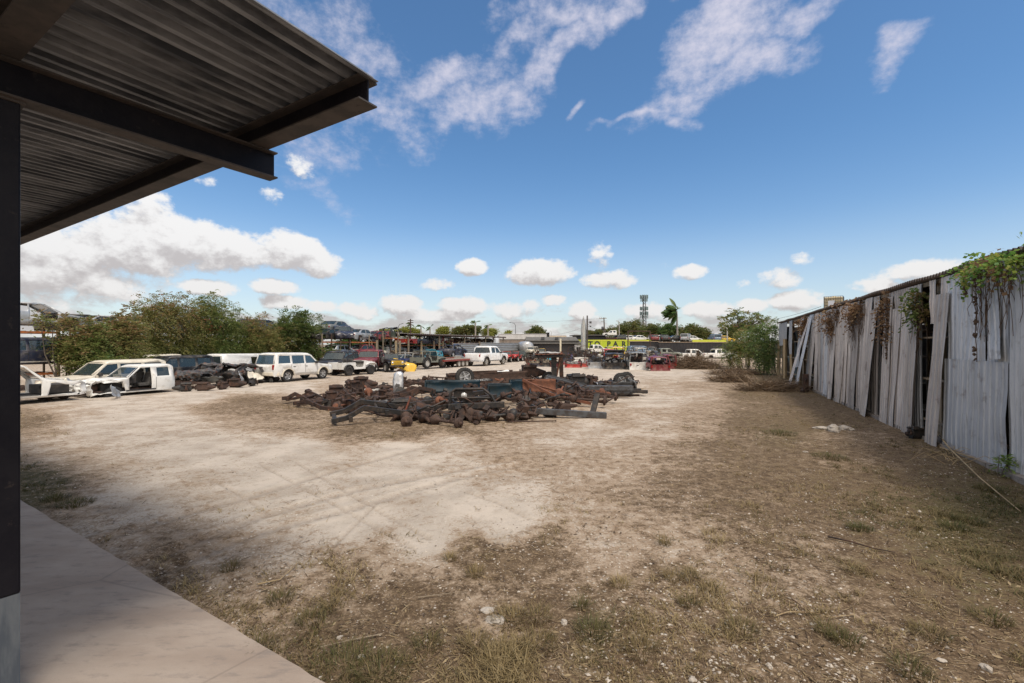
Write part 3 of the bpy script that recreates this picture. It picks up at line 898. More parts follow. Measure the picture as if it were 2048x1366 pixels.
def side_polys(outline, holes, zcuts, xcuts):
    """the side of a body as flat faces with openings, cut at levels where the width changes"""
    bm = bmesh.new()
    for loop in [outline] + holes:
        vs = [bm.verts.new((x, 0, z)) for x, z in loop]
        for i in range(len(vs)): bm.edges.new((vs[i], vs[(i + 1) % len(vs)]))
    bmesh.ops.triangle_fill(bm, edges=bm.edges[:], use_beauty=True)
    bad = [f for f in bm.faces if any(inside(h, f.calc_center_median().x, f.calc_center_median().z) for h in holes) or not inside(outline, f.calc_center_median().x, f.calc_center_median().z)]
    bmesh.ops.delete(bm, geom=bad, context='FACES_ONLY')
    for z in zcuts:
        bmesh.ops.bisect_plane(bm, geom=bm.verts[:] + bm.edges[:] + bm.faces[:], plane_co=(0, 0, z), plane_no=(0, 0, 1), dist=1e-5)
    for x in xcuts:
        bmesh.ops.bisect_plane(bm, geom=bm.verts[:] + bm.edges[:] + bm.faces[:], plane_co=(x, 0, 0), plane_no=(1, 0, 0), dist=1e-5)
    bm.verts.index_update()
    V = [v.co.copy() for v in bm.verts]
    F = [[v.index for v in f.verts] for f in bm.faces]
    bm.free()
    return V, F

def car_shell(k, doors=(), arch=True, noglass=(), keep_x=None, hood_gone=False, detail=1):
    """returns (body mesh, glass quads, half width function)"""
    prof = k['prof']; W = k['W']; belt = k['belt']; bot = k['bottom']
    xs = [p[0] for p in prof]
    xf, xr = max(xs), min(xs)
    top = max(p[1] for p in prof)
    def hw(x, z):
        y = W / 2
        if z > belt: y -= (z - belt) * (.20 if top - belt > .45 else .28)
        elif z < .55: y -= (.55 - z) * .14
        else: y += .02 * math.sin((z - .55) / max(belt - .55, .1) * math.pi)
        for e, s in ((xf, 1), (xr, -1)):
            d = (e - x) * s
            if d < .55: y -= .16 * (1 - max(d, 0) / .55) ** 2 * (1 if s > 0 else .6)
        return y
    low = []
    for wx in sorted([w for w in k['wheels'] if w is not None]):
        ra = k['r'] * 1.18
        zc = k['r']
        if zc < bot: a0 = -math.asin(min(1, (bot - zc) / ra)); s0 = math.asin((bot - zc) / ra)
        else: s0 = math.asin(max(-1, (bot - zc) / ra))
        for i in range(11):
            q = math.pi - s0 - (math.pi - 2 * s0) * i / 10
            low.append((wx + ra * math.cos(q), zc + ra * math.sin(q)))
    if not arch: low = []
    a, b = prof[-1], prof[0]
    outline = list(prof) + [(xr + .04, bot)] + low + [(xf - .04, bot)]
    if prof[-1][1] <= bot + .03: outline.remove((xr + .04, bot))
    if prof[0][1] <= bot + .03: outline.remove((xf - .04, bot))
    holes = [h for h in k['win']] if not doors else []
    holes = list(doors) + [h for i, h in enumerate(k['win']) if not any(inside(d, sum(p[0] for p in h) / len(h), sum(p[1] for p in h) / len(h)) for d in doors)]
    V, F = side_polys(outline, holes, [belt, .55, .78, (belt + top) / 2], [xf - .5, xf - .2, xr + .5, xr + .2])
    mb = MB()
    for sgn in (1, -1):
        vs = [(v.x, sgn * hw(v.x, v.z), v.z) for v in V]
        mb.add(vs, F if sgn < 0 else [f[::-1] for f in F])
    panes = []
    # strips across the car
    cols = 6
    for i in range(len(prof) - 1):
        (x0, z0), (x1, z1) = prof[i], prof[i + 1]
        if keep_x and not (keep_x[0] <= (x0 + x1) / 2 <= keep_x[1]): continue
        if hood_gone and i in hood_gone: continue
        def P(u, v):
            x, z = x0 + (x1 - x0) * v, z0 + (z1 - z0) * v
            y = hw(x, z) * (u * 2 - 1)
            e = 1 - (u * 2 - 1) ** 2
            horizontal = abs(x1 - x0) > abs(z1 - z0)
            return (x + (0 if horizontal else .05 * e * (1 if (x0 + x1) / 2 > 0 else -1)), y, z + (.03 * e if horizontal else 0))
        if 'bed' in k and abs(x1 - x0) > .5 and x0 <= k['bed'][0] + .1: continue
        if i in k['glass']:
            fr = .05
            u0, u1, v0, v1 = fr, 1 - fr, .08, .92
            Q = lambda u, v: P(u, v)
            for (ua, ub, va, vb) in ((0, 1, 0, v0), (0, 1, v1, 1), (0, u0, v0, v1), (u1, 1, v0, v1)):
                mb.add([Q(ua, va), Q(ub, va), Q(ub, vb), Q(ua, vb)], [(0, 1, 2, 3)])
            panes.append((i, [[Q(u0 + (u1 - u0) * a / 4, v0 + (v1 - v0) * c) for a in range(5)] for c in (0, 1)]))
        else:
            mb.grid(P, cols, 2, True)
    me = mb.mesh('body')
    bm = bmesh.new(); bm.from_mesh(me)
    bmesh.ops.remove_doubles(bm, verts=bm.verts[:], dist=.004)
    bmesh.ops.recalc_face_normals(bm, faces=bm.faces[:])
    if detail:
        es = [e for e in bm.edges if len(e.link_faces) == 2 and e.calc_face_angle(0) > .6]
        try: bmesh.ops.bevel(bm, geom=es, offset=.035, segments=2, profile=.6, affect='EDGES', clamp_overlap=True)
        except Exception: pass
    for f in bm.faces: f.smooth = True
    bm.to_mesh(me); bm.free()
    return me, panes, hw

def pane(name, root, rows, off, mat):
    mb = MB()
    a, b = rows
    n = len(a)
    mb.add([Vector(p) + Vector(off) for p in a + b], [(i, i + 1, n + i + 1, n + i) for i in range(n - 1)])
    return mb.build(name, mat, root)

def car(kind, paintm, loc, heading, label, cat, name, group=None, z=0, doors=(), glass='all', wheels='all', rim='spoke', tilt=(0, 0), scale=1.0, crush=None, lights=True, tyre='TYRE', bumper=None, trim=None, arch=True, doors_missing=(), lid=None, hood=None, roofrack=False, rimmat='ALLOY', detail=1, extras=True, glassmat=None, dent=0.0, hood_gone=()):
    k = PRE[kind]
    root = empty(name, (loc[0], loc[1], z), 0, label, cat, group)
    root.rotation_euler = (tilt[0], tilt[1], heading)
    root.scale = (scale * VS,) * 3
    me, panes, hw = car_shell(k, doors_missing, arch, hood_gone=hood_gone, detail=detail)
    body = obj('body', me, paintm, root)
    if dent: jitter(body, dent, 1.7, sum(map(ord, label)) % 50)
    if crush:                                   # (x from, amount): crumple one end
        for o in (body,):
            bm = bmesh.new(); bm.from_mesh(o.data)
            es = [e for e in bm.edges if any((v.co.x - crush[0]) * crush[2] > 0 for v in e.verts)]
            bmesh.ops.subdivide_edges(bm, edges=es, cuts=2, use_grid_fill=True)
            bm.to_mesh(o.data); bm.free()
            jitter(o, crush[1], 2.2, len(label), lambda c: min(1, max(0, (c.x - crush[0]) * crush[2] / .8)))
            jitter(o, crush[1] * .5, 6.0, len(label) + 3, lambda c: min(1, max(0, (c.x - crush[0]) * crush[2] / .8)))
    so = body.modifiers.new('shell', 'SOLIDIFY'); so.thickness = .022; so.offset = -1
    prof = k['prof']; W = k['W']
    xf, xr = max(p[0] for p in prof), min(p[0] for p in prof)
    gm = glassmat or GLASS
    if glass:
        for i, rows in panes:
            nm = 'windscreen' if (rows[0][0][0] > 0) else 'rear_window'
            if glass == 'all' or nm in glass: pane(nm, root, rows, (0, 0, -.008), gm)
        if glass == 'all' or 'side' in glass:
            for h in k['win']:
                if any(inside(d, sum(p[0] for p in h) / len(h), sum(p[1] for p in h) / len(h)) for d in doors_missing): continue
                for sg in (1, -1):
                    mb = MB(); mb.add([(x, sg * (hw(x, z_) - .014), z_) for x, z_ in h], [tuple(range(len(h)))])
                    mb.build('side_window', gm, root)
    # floor and firewall, dark inside
    fl = MB()
    fx0, fx1 = xf - .25, xr + .2
    if kind == 'pickup':
        fl.box(((-1.0 + 1.15) / 2, 0, .55), (2.1, W - .2, .08)); fl.box((1.95, 0, .80), (1.5, W - .5, .4))
        fl.box((-1.9, 0, .78), (1.72, W - .16, .06)); fl.box((-1.02, 0, .95), (.05, W - .1, .5)); fl.box((-1.9, 0, .58), (1.6, .9, .2))
        for sg in (1, -1): fl.box((-1.9, sg * (W / 2 - .10), 1.0), (1.72, .05, .42))
    else:
        fl.box(((fx0 + fx1) / 2, 0, k['bottom'] + .06), (fx0 - fx1, W - .22, .08))
        fl.box((k['wheels'][0] * .98, 0, k['bottom'] + .30), (.9, W - .62, .34))
    fl.build('floor_pan', INTERIOR, root)
    if extras:
        ds = MB(); bx = [p for p in prof if p[1] <= k['belt'] + .08 and p[0] > 0][-1][0]
        ds.box((bx - .28, 0, k['belt'] - .12), (.38, W - .25, .22)); ds.box((bx - .52, .36, k['belt'] - .05), (.05, .34, .30), (0, .4, 0))
        ds.build('dashboard', INTERIOR, root)
        for sx in ((.15, -.75) if kind in ('suv', 'sedan', 'hatch') else (.15,)):
            for sy in (-.38, .38):
                st = MB(); st.box((sx, sy, k['bottom'] + .34), (.5, .5, .16)); st.box((sx - .28, sy, k['bottom'] + .66), (.14, .48, .58), (0, -.2, 0)); st.box((sx - .38, sy, k['bottom'] + 1.03), (.09, .26, .16))
                st.build('seat', SEATGREY, root, .03)
    for i, wx in enumerate(k['wheels']):
        if wx is None: continue
        for sg in (1, -1):
            if wheels == 'all' or (i, sg) in wheels:
                wheel(root, (wx, sg * (W / 2 - .13), k['r']), k['r'], .22, rim, sg, tyre, rimmat)
    if lights:
        ztop = prof[2][1]
        for sg in (1, -1):
            mb = MB(); mb.box((xf - .07, sg * (hw(xf, .7) - .16), ztop - .10), (.10, .30, .15), (0, 0, -sg * .25)); mb.build('headlight', LENS, root, .02)
            zt = k['belt'] - .14 if kind != 'van' else 1.25
            mb = MB(); mb.box((xr + .045, sg * (hw(xr, zt) - .06), zt), (.12, .13, .30 if kind != 'sedan' else .16)); mb.build('tail_light', TAIL, root, .015)
    if bumper is not None:
        for x, s in ((xf + .03, 1), (xr - .03, -1)):
            if s in bumper[1]:
                mb = MB(); mb.path([(x - s * .38, -W / 2 + .02, .52), (x - s * .05, -W / 2 + .18, .52), (x + s * .02, 0, .52), (x - s * .05, W / 2 - .18, .52), (x - s * .38, W / 2 - .02, .52)], .10, .20)
                mb.build('bumper', bumper[0], root, .02)
    if trim:
        for wx in k['wheels']:
            if wx is None: continue
            for sg in (1, -1):
                mb = MB(); ra = k['r'] * 1.22
                mb.path([(wx + ra * math.cos(q), sg * (hw(wx, .6) + .015), k['r'] + ra * math.sin(q)) for q in (math.pi * (j / 10) * 1.02 for j in range(11))], .05, .09, (0, 1, 0))
                mb.build('wheel_arch_trim', trim, root)
    if extras and detail:                       # door gaps and a sill strip
        gx = [(k['win'][i][0][0] if k['win'][i][0][0] > 0 else k['win'][i][0][0]) for i in range(len(k['win']))]
        gaps = [gx[0] + .02] + [g + .05 for g in gx[1:]] + ([-1.9 * .0 - 1.0] if kind == 'pickup' else [])
        for sg in (1, -1):
            if doors_missing and sg < 0: continue
            for g in gaps:
                mb = MB(); zs = [k['bottom'] + .10, .55, .78, k['belt']]
                mb.path([(g, sg * (hw(g, z_) + .002), z_) for z_ in zs], .014, .008, (0, 1, 0)); mb.build('door_gap', INTERIOR, root)
            mb = MB(); x0, x1 = k['wheels'][0] - k['r'] * 1.3, (k['wheels'][1] or (xr + .5)) + k['r'] * 1.3
            mb.box(((x0 + x1) / 2, sg * (hw(0, .5) + .004), .50), (x0 - x1, .02, .06)); mb.build('sill_strip', PLASTIC if kind != 'suv' else PALE, root)
    if extras and kind != 'van':
        mb = MB()
        for sg in (1, -1): 
            m2 = MB(); m2.box((k['win'][0][0][0] - .12, sg * (W / 2 + .10), k['belt'] + .08), (.10, .22, .15)); m2.build('mirror', PLASTIC, root, .02)
            for dx in (-.05, -.95) if kind in ('suv', 'sedan', 'hatch') else (-.0,):
                if not doors_missing:
                    m3 = MB(); m3.box((dx + .05, sg * (W / 2 + .018), k['belt'] - .14), (.17, .025, .035)); m3.build('door_handle', PLASTIC if kind != 'pickup' else paintm, root)
    if lid:                                     # raised tailgate
        mb = MB(); x0 = [p for p in prof if p[0] < 0 and p[1] > k['belt'] + .3][-1]
        mb.grid(lambda u, v: (x0[0] - .95 * v * math.cos(lid), (u - .5) * (W - .35), x0[1] + .95 * v * math.sin(lid) + .05), 6, 3)
        o = mb.build('tailgate', paintm, root); s = o.modifiers.new('sheet', 'SOLIDIFY'); s.thickness = .06
        m2 = MB(); m2.grid(lambda u, v: (x0[0] - (.1 + .5 * v) * math.cos(lid) , (u - .5) * (W - .6), x0[1] + (.1 + .5 * v) * math.sin(lid) + .095), 1, 1); m2.build('window', gm, o)
    if hood:                                    # raised bonnet
        mb = MB(); mb.grid(lambda u, v: (.95 + 1.0 * v * math.cos(hood), (u - .5) * (W - .3), k['belt'] + .02 + 1.05 * v * math.sin(hood) + .06 * math.sin(v * 3)), 6, 6)
        o = mb.build('bonnet', paintm, root); s = o.modifiers.new('sheet', 'SOLIDIFY'); s.thickness = .03
    if roofrack:
        for sg in (1, -1):
            mb = MB(); zt = max(p[1] for p in prof); mb.tube([(.2, sg * .6, zt - .02), (.15, sg * .6, zt + .06), (-1.6, sg * .6, zt + .06), (-1.65, sg * .6, zt - .02)], .018, 6); mb.build('roof_rail', PLASTIC, root)
    return root

# ------------------------------------------------------------------ open four-wheel-drive with tub, roll bar and grille
def jeep(paintm, loc, heading, label, name='open_jeep', group=None, z=0, wheels='all', r=.38, ww=.26, rollbar=True, screen=True, grille=None, top=None, tilt=(0, 0), fender=None, hoodm=None, hood=True, clutter=True, rim='steel', tyre='TYRE', rimmat='ALLOY', scale=1.0, front=True, flare=True):
    root = empty(name, (loc[0], loc[1], z), 0, label, 'jeep', group)
    root.rotation_euler = (tilt[0], tilt[1], heading)
    root.scale = (scale,) * 3
    W = 1.48
    # tub: sides with door cut and rear wheel arch
    ra = r * 1.22
    arc = lambda cx: [(cx + ra * math.cos(q), r + .06 + ra * .95 * math.sin(q)) for q in (math.pi - .12 - (math.pi - .24) * i / 10 for i in range(11))]
    outline = [(.72, .50), (.72, 1.12), (.58, 1.14), (.48, .72), (.40, .66), (-.22, .66), (-.32, .74), (-.38, 1.06), (-1.82, 1.06), (-1.86, .56)] + [(x, max(zz, .5)) for x, zz in arc(-1.15)]
    V, F = side_polys(outline, [], [.8], [])
    mb = MB()
    for sg in (1, -1):
        mb.add([(v.x, sg * W / 2, v.z) for v in V], F if sg < 0 else [f[::-1] for f in F])
    mb.box((-.55, 0, .55), (2.55, W - .02, .05))
    mb.box((.71, 0, .84), (.03, W - .01, .6))
    mb.box((-1.84, 0, .80), (.04, W, .5))
    for sg in (1, -1): mb.box((-1.15, sg * (W / 2 - .12), .98), (1.3, .24, .03))
    body = mb.build('tub', paintm, root)
    so = body.modifiers.new('shell', 'SOLIDIFY'); so.thickness = .03; so.offset = -1
    bv = body.modifiers.new('bevel', 'BEVEL'); bv.width = .015; bv.segments = 2; bv.limit_method = 'ANGLE'
    if front:
        if hood:
            h = MB(); h.grid(lambda u, v: (.72 + 1.22 * v, (u - .5) * (1.36 - .28 * v), 1.13 - .10 * v + .05 * math.sin(u * math.pi) - .04 * v * v), 6, 4, True)
            for sg in (1, -1): h.add([(.72, sg * .68, 1.13), (1.94, sg * .54, .99), (1.94, sg * .54, .62), (.72, sg * .68, .62)], [(0, 1, 2, 3)])
            o = h.build('bonnet', hoodm or paintm, root); s = o.modifiers.new('shell', 'SOLIDIFY'); s.thickness = .025
        g = MB()
        for y in (-.30, -.20, -.10, 0, .10, .20, .30): g.box((1.955, y, .80), (.04, .055, .34))
        g.box((1.955, 0, .99), (.05, 1.10, .06)); g.box((1.955, 0, .60), (.05, 1.10, .07))
        for sg in (1, -1): g.box((1.955, sg * .46, .80), (.05, .22, .36))
        gr = g.build('grille', grille or paintm, root, .01)
        for sg in (1, -1):
            l = MB(); l.lathe([(.001, .02), (.09, .01), (.10, -.02)], 14, 'X', (1.985, sg * .46, .84)); l.build('headlight', LENS, gr)
            f = MB()
            f.grid(lambda u, v, sg=sg: (1.92 - 1.18 * u, sg * (.55 + .27 * v), .98 - .14 * max(0, u - .65) * 3 - (.16 * (1 - u / .15) if u < .15 else 0)), 10, 2)
            o = f.build('fender', fender or paintm, root); s = o.modifiers.new('shell', 'SOLIDIFY'); s.thickness = .03
        e = MB(); e.box((1.35, 0, .70), (.8, .55, .45)); e.lathe([(.14, -.1), (.2, 0), (.14, .1)], 12, 'Z', (1.3, 0, .98)); e.build('engine', INTERIOR, root, .03)
        b = MB(); b.bar((2.10, -.78, .58), (2.10, .78, .58), .12, .14); b.build('bumper', BLACKSTEEL, root, .01)
    fr = MB()
    for sg in (1, -1): fr.path([(2.05, sg * .40, .50), (-1.85, sg * .40, .50)], .08, .12)
    for x in (1.25, -1.15):
        fr.tube([(x, -W / 2 + .1, r), (x, W / 2 - .1, r)], .05, 8); fr.lathe([(.06, -.12), (.14, -.06), (.15, 0), (.14, .06), (.06, .12)], 10, 'X', (x, .1, r))
    fr.build('chassis', RUSTDARK, root)
    if flare:
        for sg in (1, -1):
            mb = MB(); mb.path([(-1.15 + ra * math.cos(q), sg * (W / 2 + .07), r + .06 + ra * .97 * math.sin(q)) for q in (math.pi * i / 10 for i in range(11))], .05, .16, (0, 1, 0)); mb.build('wheel_arch_trim', PLASTIC, root)
    if screen:
        w = MB()
        a = [(.70, -.66, 1.13), (.52, -.62, 1.62), (.52, .62, 1.62), (.70, .66, 1.13)]
        w.tube([Vector(p) for p in a], .03, 6); w.tube([a[0], a[3]], .03, 6)
        ws = w.build('windscreen_frame', paintm, root)
        pane('windscreen', ws, [[Vector(a[0]).lerp(Vector(a[3]), i / 4) for i in range(5)], [Vector(a[1]).lerp(Vector(a[2]), i / 4) for i in range(5)]], (-.005, 0, 0), GLASS)
    if rollbar:
        rbm = MB()
        for x in (-.42, -1.55):
            rbm.tube([(x - .1, -.64, .95), (x, -.62, 1.55), (x, -.52, 1.66), (x, .52, 1.66), (x, .62, 1.55), (x - .1, .64, .95)], .03, 7)
        for sg in (1, -1): rbm.tube([(-.42, sg * .55, 1.64), (-1.55, sg * .55, 1.64)], .025, 6); rbm.tube([(-.42, sg * .60, 1.6), (.50, sg * .60, 1.62)], .025, 6)
        rbm.build('roll_bar', top or BLACKSTEEL, root)
    if clutter:
        for sy in (-.34, .34):
            st = MB(); st.box((-.25, sy, .80), (.46, .44, .14)); st.box((-.50, sy, 1.08), (.12, .42, .52), (0, -.2, 0)); st.build('seat', SEATGREY, root, .03)
        c = MB()
        rr = random.Random(len(label))
        for i in range(9): c.box((rr.uniform(-1.6, -.7), rr.uniform(-.45, .45), rr.uniform(.75, 1.05)), (rr.uniform(.2, .6), rr.uniform(.05, .3), rr.uniform(.03, .2)), (rr.uniform(-.6, .6), rr.uniform(-.6, .6), rr.uniform(0, 3)))
        c.build('interior_clutter', INTERIOR, root)
        c = MB(); c.box((.55, 0, 1.02), (.25, 1.2, .2)); c.lathe([(.17, -.012), (.19, 0), (.17, .012)], 14, 'X', (.32, .34, 1.10), True); c.build('dashboard', INTERIOR, root)
    for i, wx in enumerate((1.25, -1.15)):
        for sg in (1, -1):
            if wheels == 'all' or (i, sg) in wheels:
                wheel(root, (wx, sg * (W / 2 + .02), r), r, ww, rim, sg, tyre, rimmat)
    return root
# ------------------------------------------------------------------ the left row of cars along the track
LOT = math.atan2(.917, .40)                      # the row runs this way
LOTV = Vector((.40, .917, 0)); LEFTV = Vector((-.917, .40, 0))
ROW0 = Vector((-16.2, 36.0, 0))
def rowpt(px, off=0.0):
    """the point of the row (moved off metres to the left of it) seen at this bearing"""
    r = (px - 1024) / FPX
    o = ROW0 + LEFTV * off
    s = (o.x - r * o.y) / (r * LOTV.y - LOTV.x)
    return o + LOTV * s
PI = math.pi
row_grp = 'wrecks parked along the dirt track'
WRECKDK = surf('burnt_dark_body', (.035, .035, .036), (.10, .095, .09), 3, .55, 0, c3=RUST, s3=5, t3=(.52, .62))
# white SUV, whole
car('suv', P_WHITE, rowpt(592), LOT, 'whole white four-door SUV with silver spoked wheels and grey lower trim', 'suv', 'parked_suv', row_grp, bumper=(P_CREAM, (1, -1)), trim=P_CREAM, scale=1.04, glassmat=GLASSBLUE)
# white stripped saloon shell at the far left
car('suv', P_WHITE, rowpt(2, .2), LOT - .10, 'stripped white car shell with no doors beside the dark column', 'car wreck', 'wrecked_car', row_grp, z=-.16, glass=('windscreen',), wheels=(), lights=False, extras=False, dent=.04, scale=1.02,
    doors_missing=[[(.90, .46), (.92, 1.02), (.42, 1.58), (-.05, 1.60), (-.10, .46)], [(-.40, .46), (-.35, 1.60), (-1.0, 1.60), (-1.15, 1.0), (-.95, .46)], [(2.2, .44), (2.1, .82), (1.2, .96), (1.1, .44)]], crush=(1.0, .10, 1), hood_gone=(0, 1, 2, 3), arch=False)
# white extended-cab pickup, front smashed, no door, bed gone
t = car('cab', P_WHITE, rowpt(282, .2), LOT + PI, 'smashed white pickup cab without its driver door and with a crumpled bonnet', 'pickup truck', 'wrecked_pickup', row_grp, z=-.27, glass=('windscreen', 'rear_window', 'side'), wheels=((0, 1),), lights=False, rim='steel', rimmat='INTERIOR', scale=.93,
        doors_missing=[[(.98, .50), (1.0, 1.12), (.46, 1.60), (.0, 1.63), (-.02, .50)], [(2.42, .48), (2.36, .86), (1.30, .98), (1.14, .48)]], arch=False, crush=(1.35, .20, 1))
f = MB()
for sg in (1, -1): f.path([(1.4, sg * .42, .50), (-1.0, sg * .42, .50), (-1.4, sg * .42, .62), (-2.2, sg * .42, .66), (-3.0, sg * .42, .52), (-3.4, sg * .42, .52)], .09, .15)
for x in (-1.2, -2.1, -3.3): f.bar((x, -.42, .55), (x, .42, .55), .10, .10)
f.build('chassis', RUSTY, t)
f = MB(); f.tube([(-2.4, -.78, .36), (-2.4, .78, .36)], .06, 8); f.lathe([(.07, -.16), (.17, -.06), (.17, .06), (.07, .16)], 10, 'Y', (-2.4, 0, .36)); f.build('rear_axle', RUSTDARK, t)
f = MB(); f.box((2.0, 0, .72), (.7, .7, .4)); f.box((2.25, .3, .6), (.3, .3, .5)); f.tube([(1.7, .5, .5), (2.3, .7, .5), (2.5, .2, .45)], .05, 6); f.build('engine', RUSTDARK, t)
# torn bumper skin lying under its nose
def crumpled_sheet(name, loc, rz, L, W, mat, label, cat, amp=.2, sc=1.6, rot=(0, 0), seed=1, z=0.0, thick=.012, group=None, n=16):
    mb = MB(); mb.grid(lambda u, v: ((u - .5) * L, (v - .5) * W, 0), n, max(4, int(n * W / L)), True)
    o = mb.build(name, mat)
    jitter(o, amp, sc, seed); jitter(o, amp * .4, sc * 3, seed + 5)
    o.rotation_euler = (rot[0], rot[1], rz)
    o.location = (loc[0], loc[1], z)
    s = o.modifiers.new('sheet', 'SOLIDIFY'); s.thickness = thick
    tag(o, label, cat, group)
    return o
crumpled_sheet('bumper_skin', G(232, 797), LOT + 1.0, 1.3, .5, P_SILVER, 'torn silver bumper skin standing on edge under the smashed white pickup', 'bumper', .18, 1.9, (1.2, .1), 4, .32)
crumpled_sheet('bumper_skin', G(205, 770), LOT + .5, .8, .35, P_WHITE, 'bent white bumper corner hanging beside the smashed white pickup', 'bumper', .12, 2, (1.3, .2), 9, .62)

def wreck_bits():
    q = random.Random(3)
    for k, (px, py, s_, lb) in enumerate([(90, 799, .5, 'rusty engine lump on the ground by the stripped shell sill'), (172, 787, .55, 'dark engine lump between the stripped shell and the smashed pickup'), (186, 778, .5, 'black casting in the gap before the cream wagon'), (215, 793, .42, 'rusty axle stub under the smashed pickup nose'), (372, 783, .5, 'rusty lump on the pickup frame rails'), (405, 782, .5, 'dark lump behind the pickup frame'), (470, 775, .55, 'dark engine lump before the crushed cars'), (505, 772, .5, 'black casting beside the white SUV'), (445, 779, .45, 'rusty brake drum lump before the crushed cars')]):
        lump('engine_part', [RUSTDARK, BLACKSTEEL, RUSTY][k % 3], lb, 'engine part', G(px, py), s_ * .8, k + 900, 'engine parts along the row of wrecks', q.uniform(0, 6))
    for k, (px, off, h, mat, lb) in enumerate([(168, 1.2, .4, P_SILVER, 'torn silver fender leaning in the gap before the cream wagon'), (455, -.3, 1.2, P_BLACK, 'black torn bonnet sheet on the crushed cars'), (512, -.5, .4, P_CREAM, 'yellowish torn fender beside the white SUV'), (420, -.2, 2.2, P_GREY, 'grey torn roof sheet on the crushed cars'), (482, -.6, .9, P_SILVER, 'bent silver door frame among the crushed cars')]):
        crumpled_sheet('torn_sheet', rowpt(px, off), LOT + h, 1.5, .6, mat, lb, 'sheet metal', .22, 1.8, (q.uniform(.5, 1.3), q.uniform(-.3, .3)), k + 30, .55)
# cream wagons behind the pickup
car('suv', P_CREAM, rowpt(216, 3.4), LOT + PI, 'cream estate wagon with a dark windscreen behind the smashed white pickup', 'wagon', 'wrecked_wagon', row_grp, z=-.34, scale=1.06, wheels=((0, 1), (1, 1)), crush=(1.5, .15, 1), rim='steel')
car('van', P_CREAM, rowpt(272, 7.2), LOT + PI, 'second cream van showing only its long roof by the bushes', 'van', 'wrecked_van', row_grp, scale=.86, wheels=((0, 1), (1, 1)), rim='steel')
car('suv', P_BLACK, rowpt(338, 3.9), LOT + PI, 'black SUV rear end behind the smashed white pickup', 'suv', 'wrecked_suv', row_grp, scale=.98, wheels=((0, 1), (1, 1)), rim='steel')
# crushed dark wrecks
car('sedan', WRECKDK, rowpt(430, .9), LOT + PI + .15, 'crushed grey car with a buckled roof and bonnet on a rusty frame', 'car wreck', 'crushed_car', row_grp, z=-.02, glass=None, wheels=(), lights=False, extras=False, crush=(-1.9, .20, 1), scale=.90, tilt=(.05, -.12), doors_missing=[[(.80, .40), (.2, 1.26), (-.9, 1.24), (-1.0, .40)]])
car('hatch', WRECKDK, rowpt(497, .6), LOT + .1, 'mangled black and grey front end tangled against the white van', 'car wreck', 'crushed_car', row_grp, z=-.2, glass=None, wheels=((0, -1),), lights=False, extras=False, crush=(-2.1, .26, 1), scale=.84, tilt=(-.1, .06), doors_missing=[[(.85, .40), (.3, 1.32), (-1.0, 1.32), (-1.1, .40)]])
car('van', P_WHITE, rowpt(498, 4.2), LOT + .05, 'white panel van with its side door missing behind the crushed cars', 'van', 'wrecked_van', row_grp, z=-.22, scale=.96, doors_missing=[[(.55, .50), (.55, 1.80), (-.55, 1.80), (-.55, .50)]], rim='steel', wheels=((0, -1), (1, -1)), bumper=(PLASTIC, (-1,)))
# jeeps of the front row
jeep(P_WHITE, rowpt(705, .3), LOT - .06, 'white open jeep body full of black parts next to the white SUV', 'open_jeep', row_grp, wheels='all', rollbar=False, screen=False, tyre='TYRE', rimmat='INTERIOR', scale=1.08)
jeep(P_BLACK, rowpt(778, .9), LOT + PI + 1.05, 'black jeep with a bright yellow grille facing the track', 'open_jeep', row_grp, grille=P_YELLOW, top=P_BLACK, rim='steel', rimmat='PALE', r=.40, scale=1.1)
crumpled_sheet('jeep_fender', rowpt(808, -1.0) , LOT - .9, 2.3, .9, P_YELLOW, 'bright yellow jeep fender propped on the ground', 'fender', .14, 1.5, (1.25, .3), 12, .62)
jeep(P_OLIVE, rowpt(856, .2), LOT - .10, 'grey-green open jeep on big tyres with a bare roll cage', 'open_jeep', row_grp, r=.47, ww=.32, top=P_OLIVE, rim='steel', rimmat='PALE', z=.12, scale=1.12, screen=True)
wheel_thing = empty('wheel', rowpt(829, -.9) + Vector((0, 0, .49)), LOT + .6, 'big off-road wheel with a pale rim standing in front of the grey-green jeep', 'wheel')
wheel(wheel_thing, (0, 0, 0), .49, .32, 'steel', -1, 'TYRE', 'PALE', 'wheel_assembly')
# second row
car('suv', P_BLACK, rowpt(676, 3.4), LOT + PI + .35, 'black SUV facing the track behind the white jeep', 'suv', 'wrecked_suv', row_grp, scale=1.05, glassmat=GLASS)
car('pickup', P_MAROON, rowpt(742, 3.2), LOT + PI + .45, 'dark red pickup facing the track behind the yellow-nosed jeep', 'pickup truck', 'wrecked_pickup', row_grp, scale=1.0, rim='steel')
car('sedan', P_GREY, rowpt(716, 5.5), LOT + PI + .4, 'grey saloon between the black SUV and the dark red pickup', 'car wreck', 'wrecked_car', row_grp, scale=1.1)
jeep(P_BLUE, rowpt(824, 3.4), LOT - .2, 'blue jeep tub behind the yellow fender', 'open_jeep', row_grp, top=PALE, rim='steel', screen=False, scale=1.05)
car('hatch', P_TURQ, rowpt(868, 3.6), LOT + PI + .3, 'turquoise car with its bonnet raised behind the grey-green jeep', 'car wreck', 'wrecked_car', row_grp, hood=.8, scale=.8, z=.5)
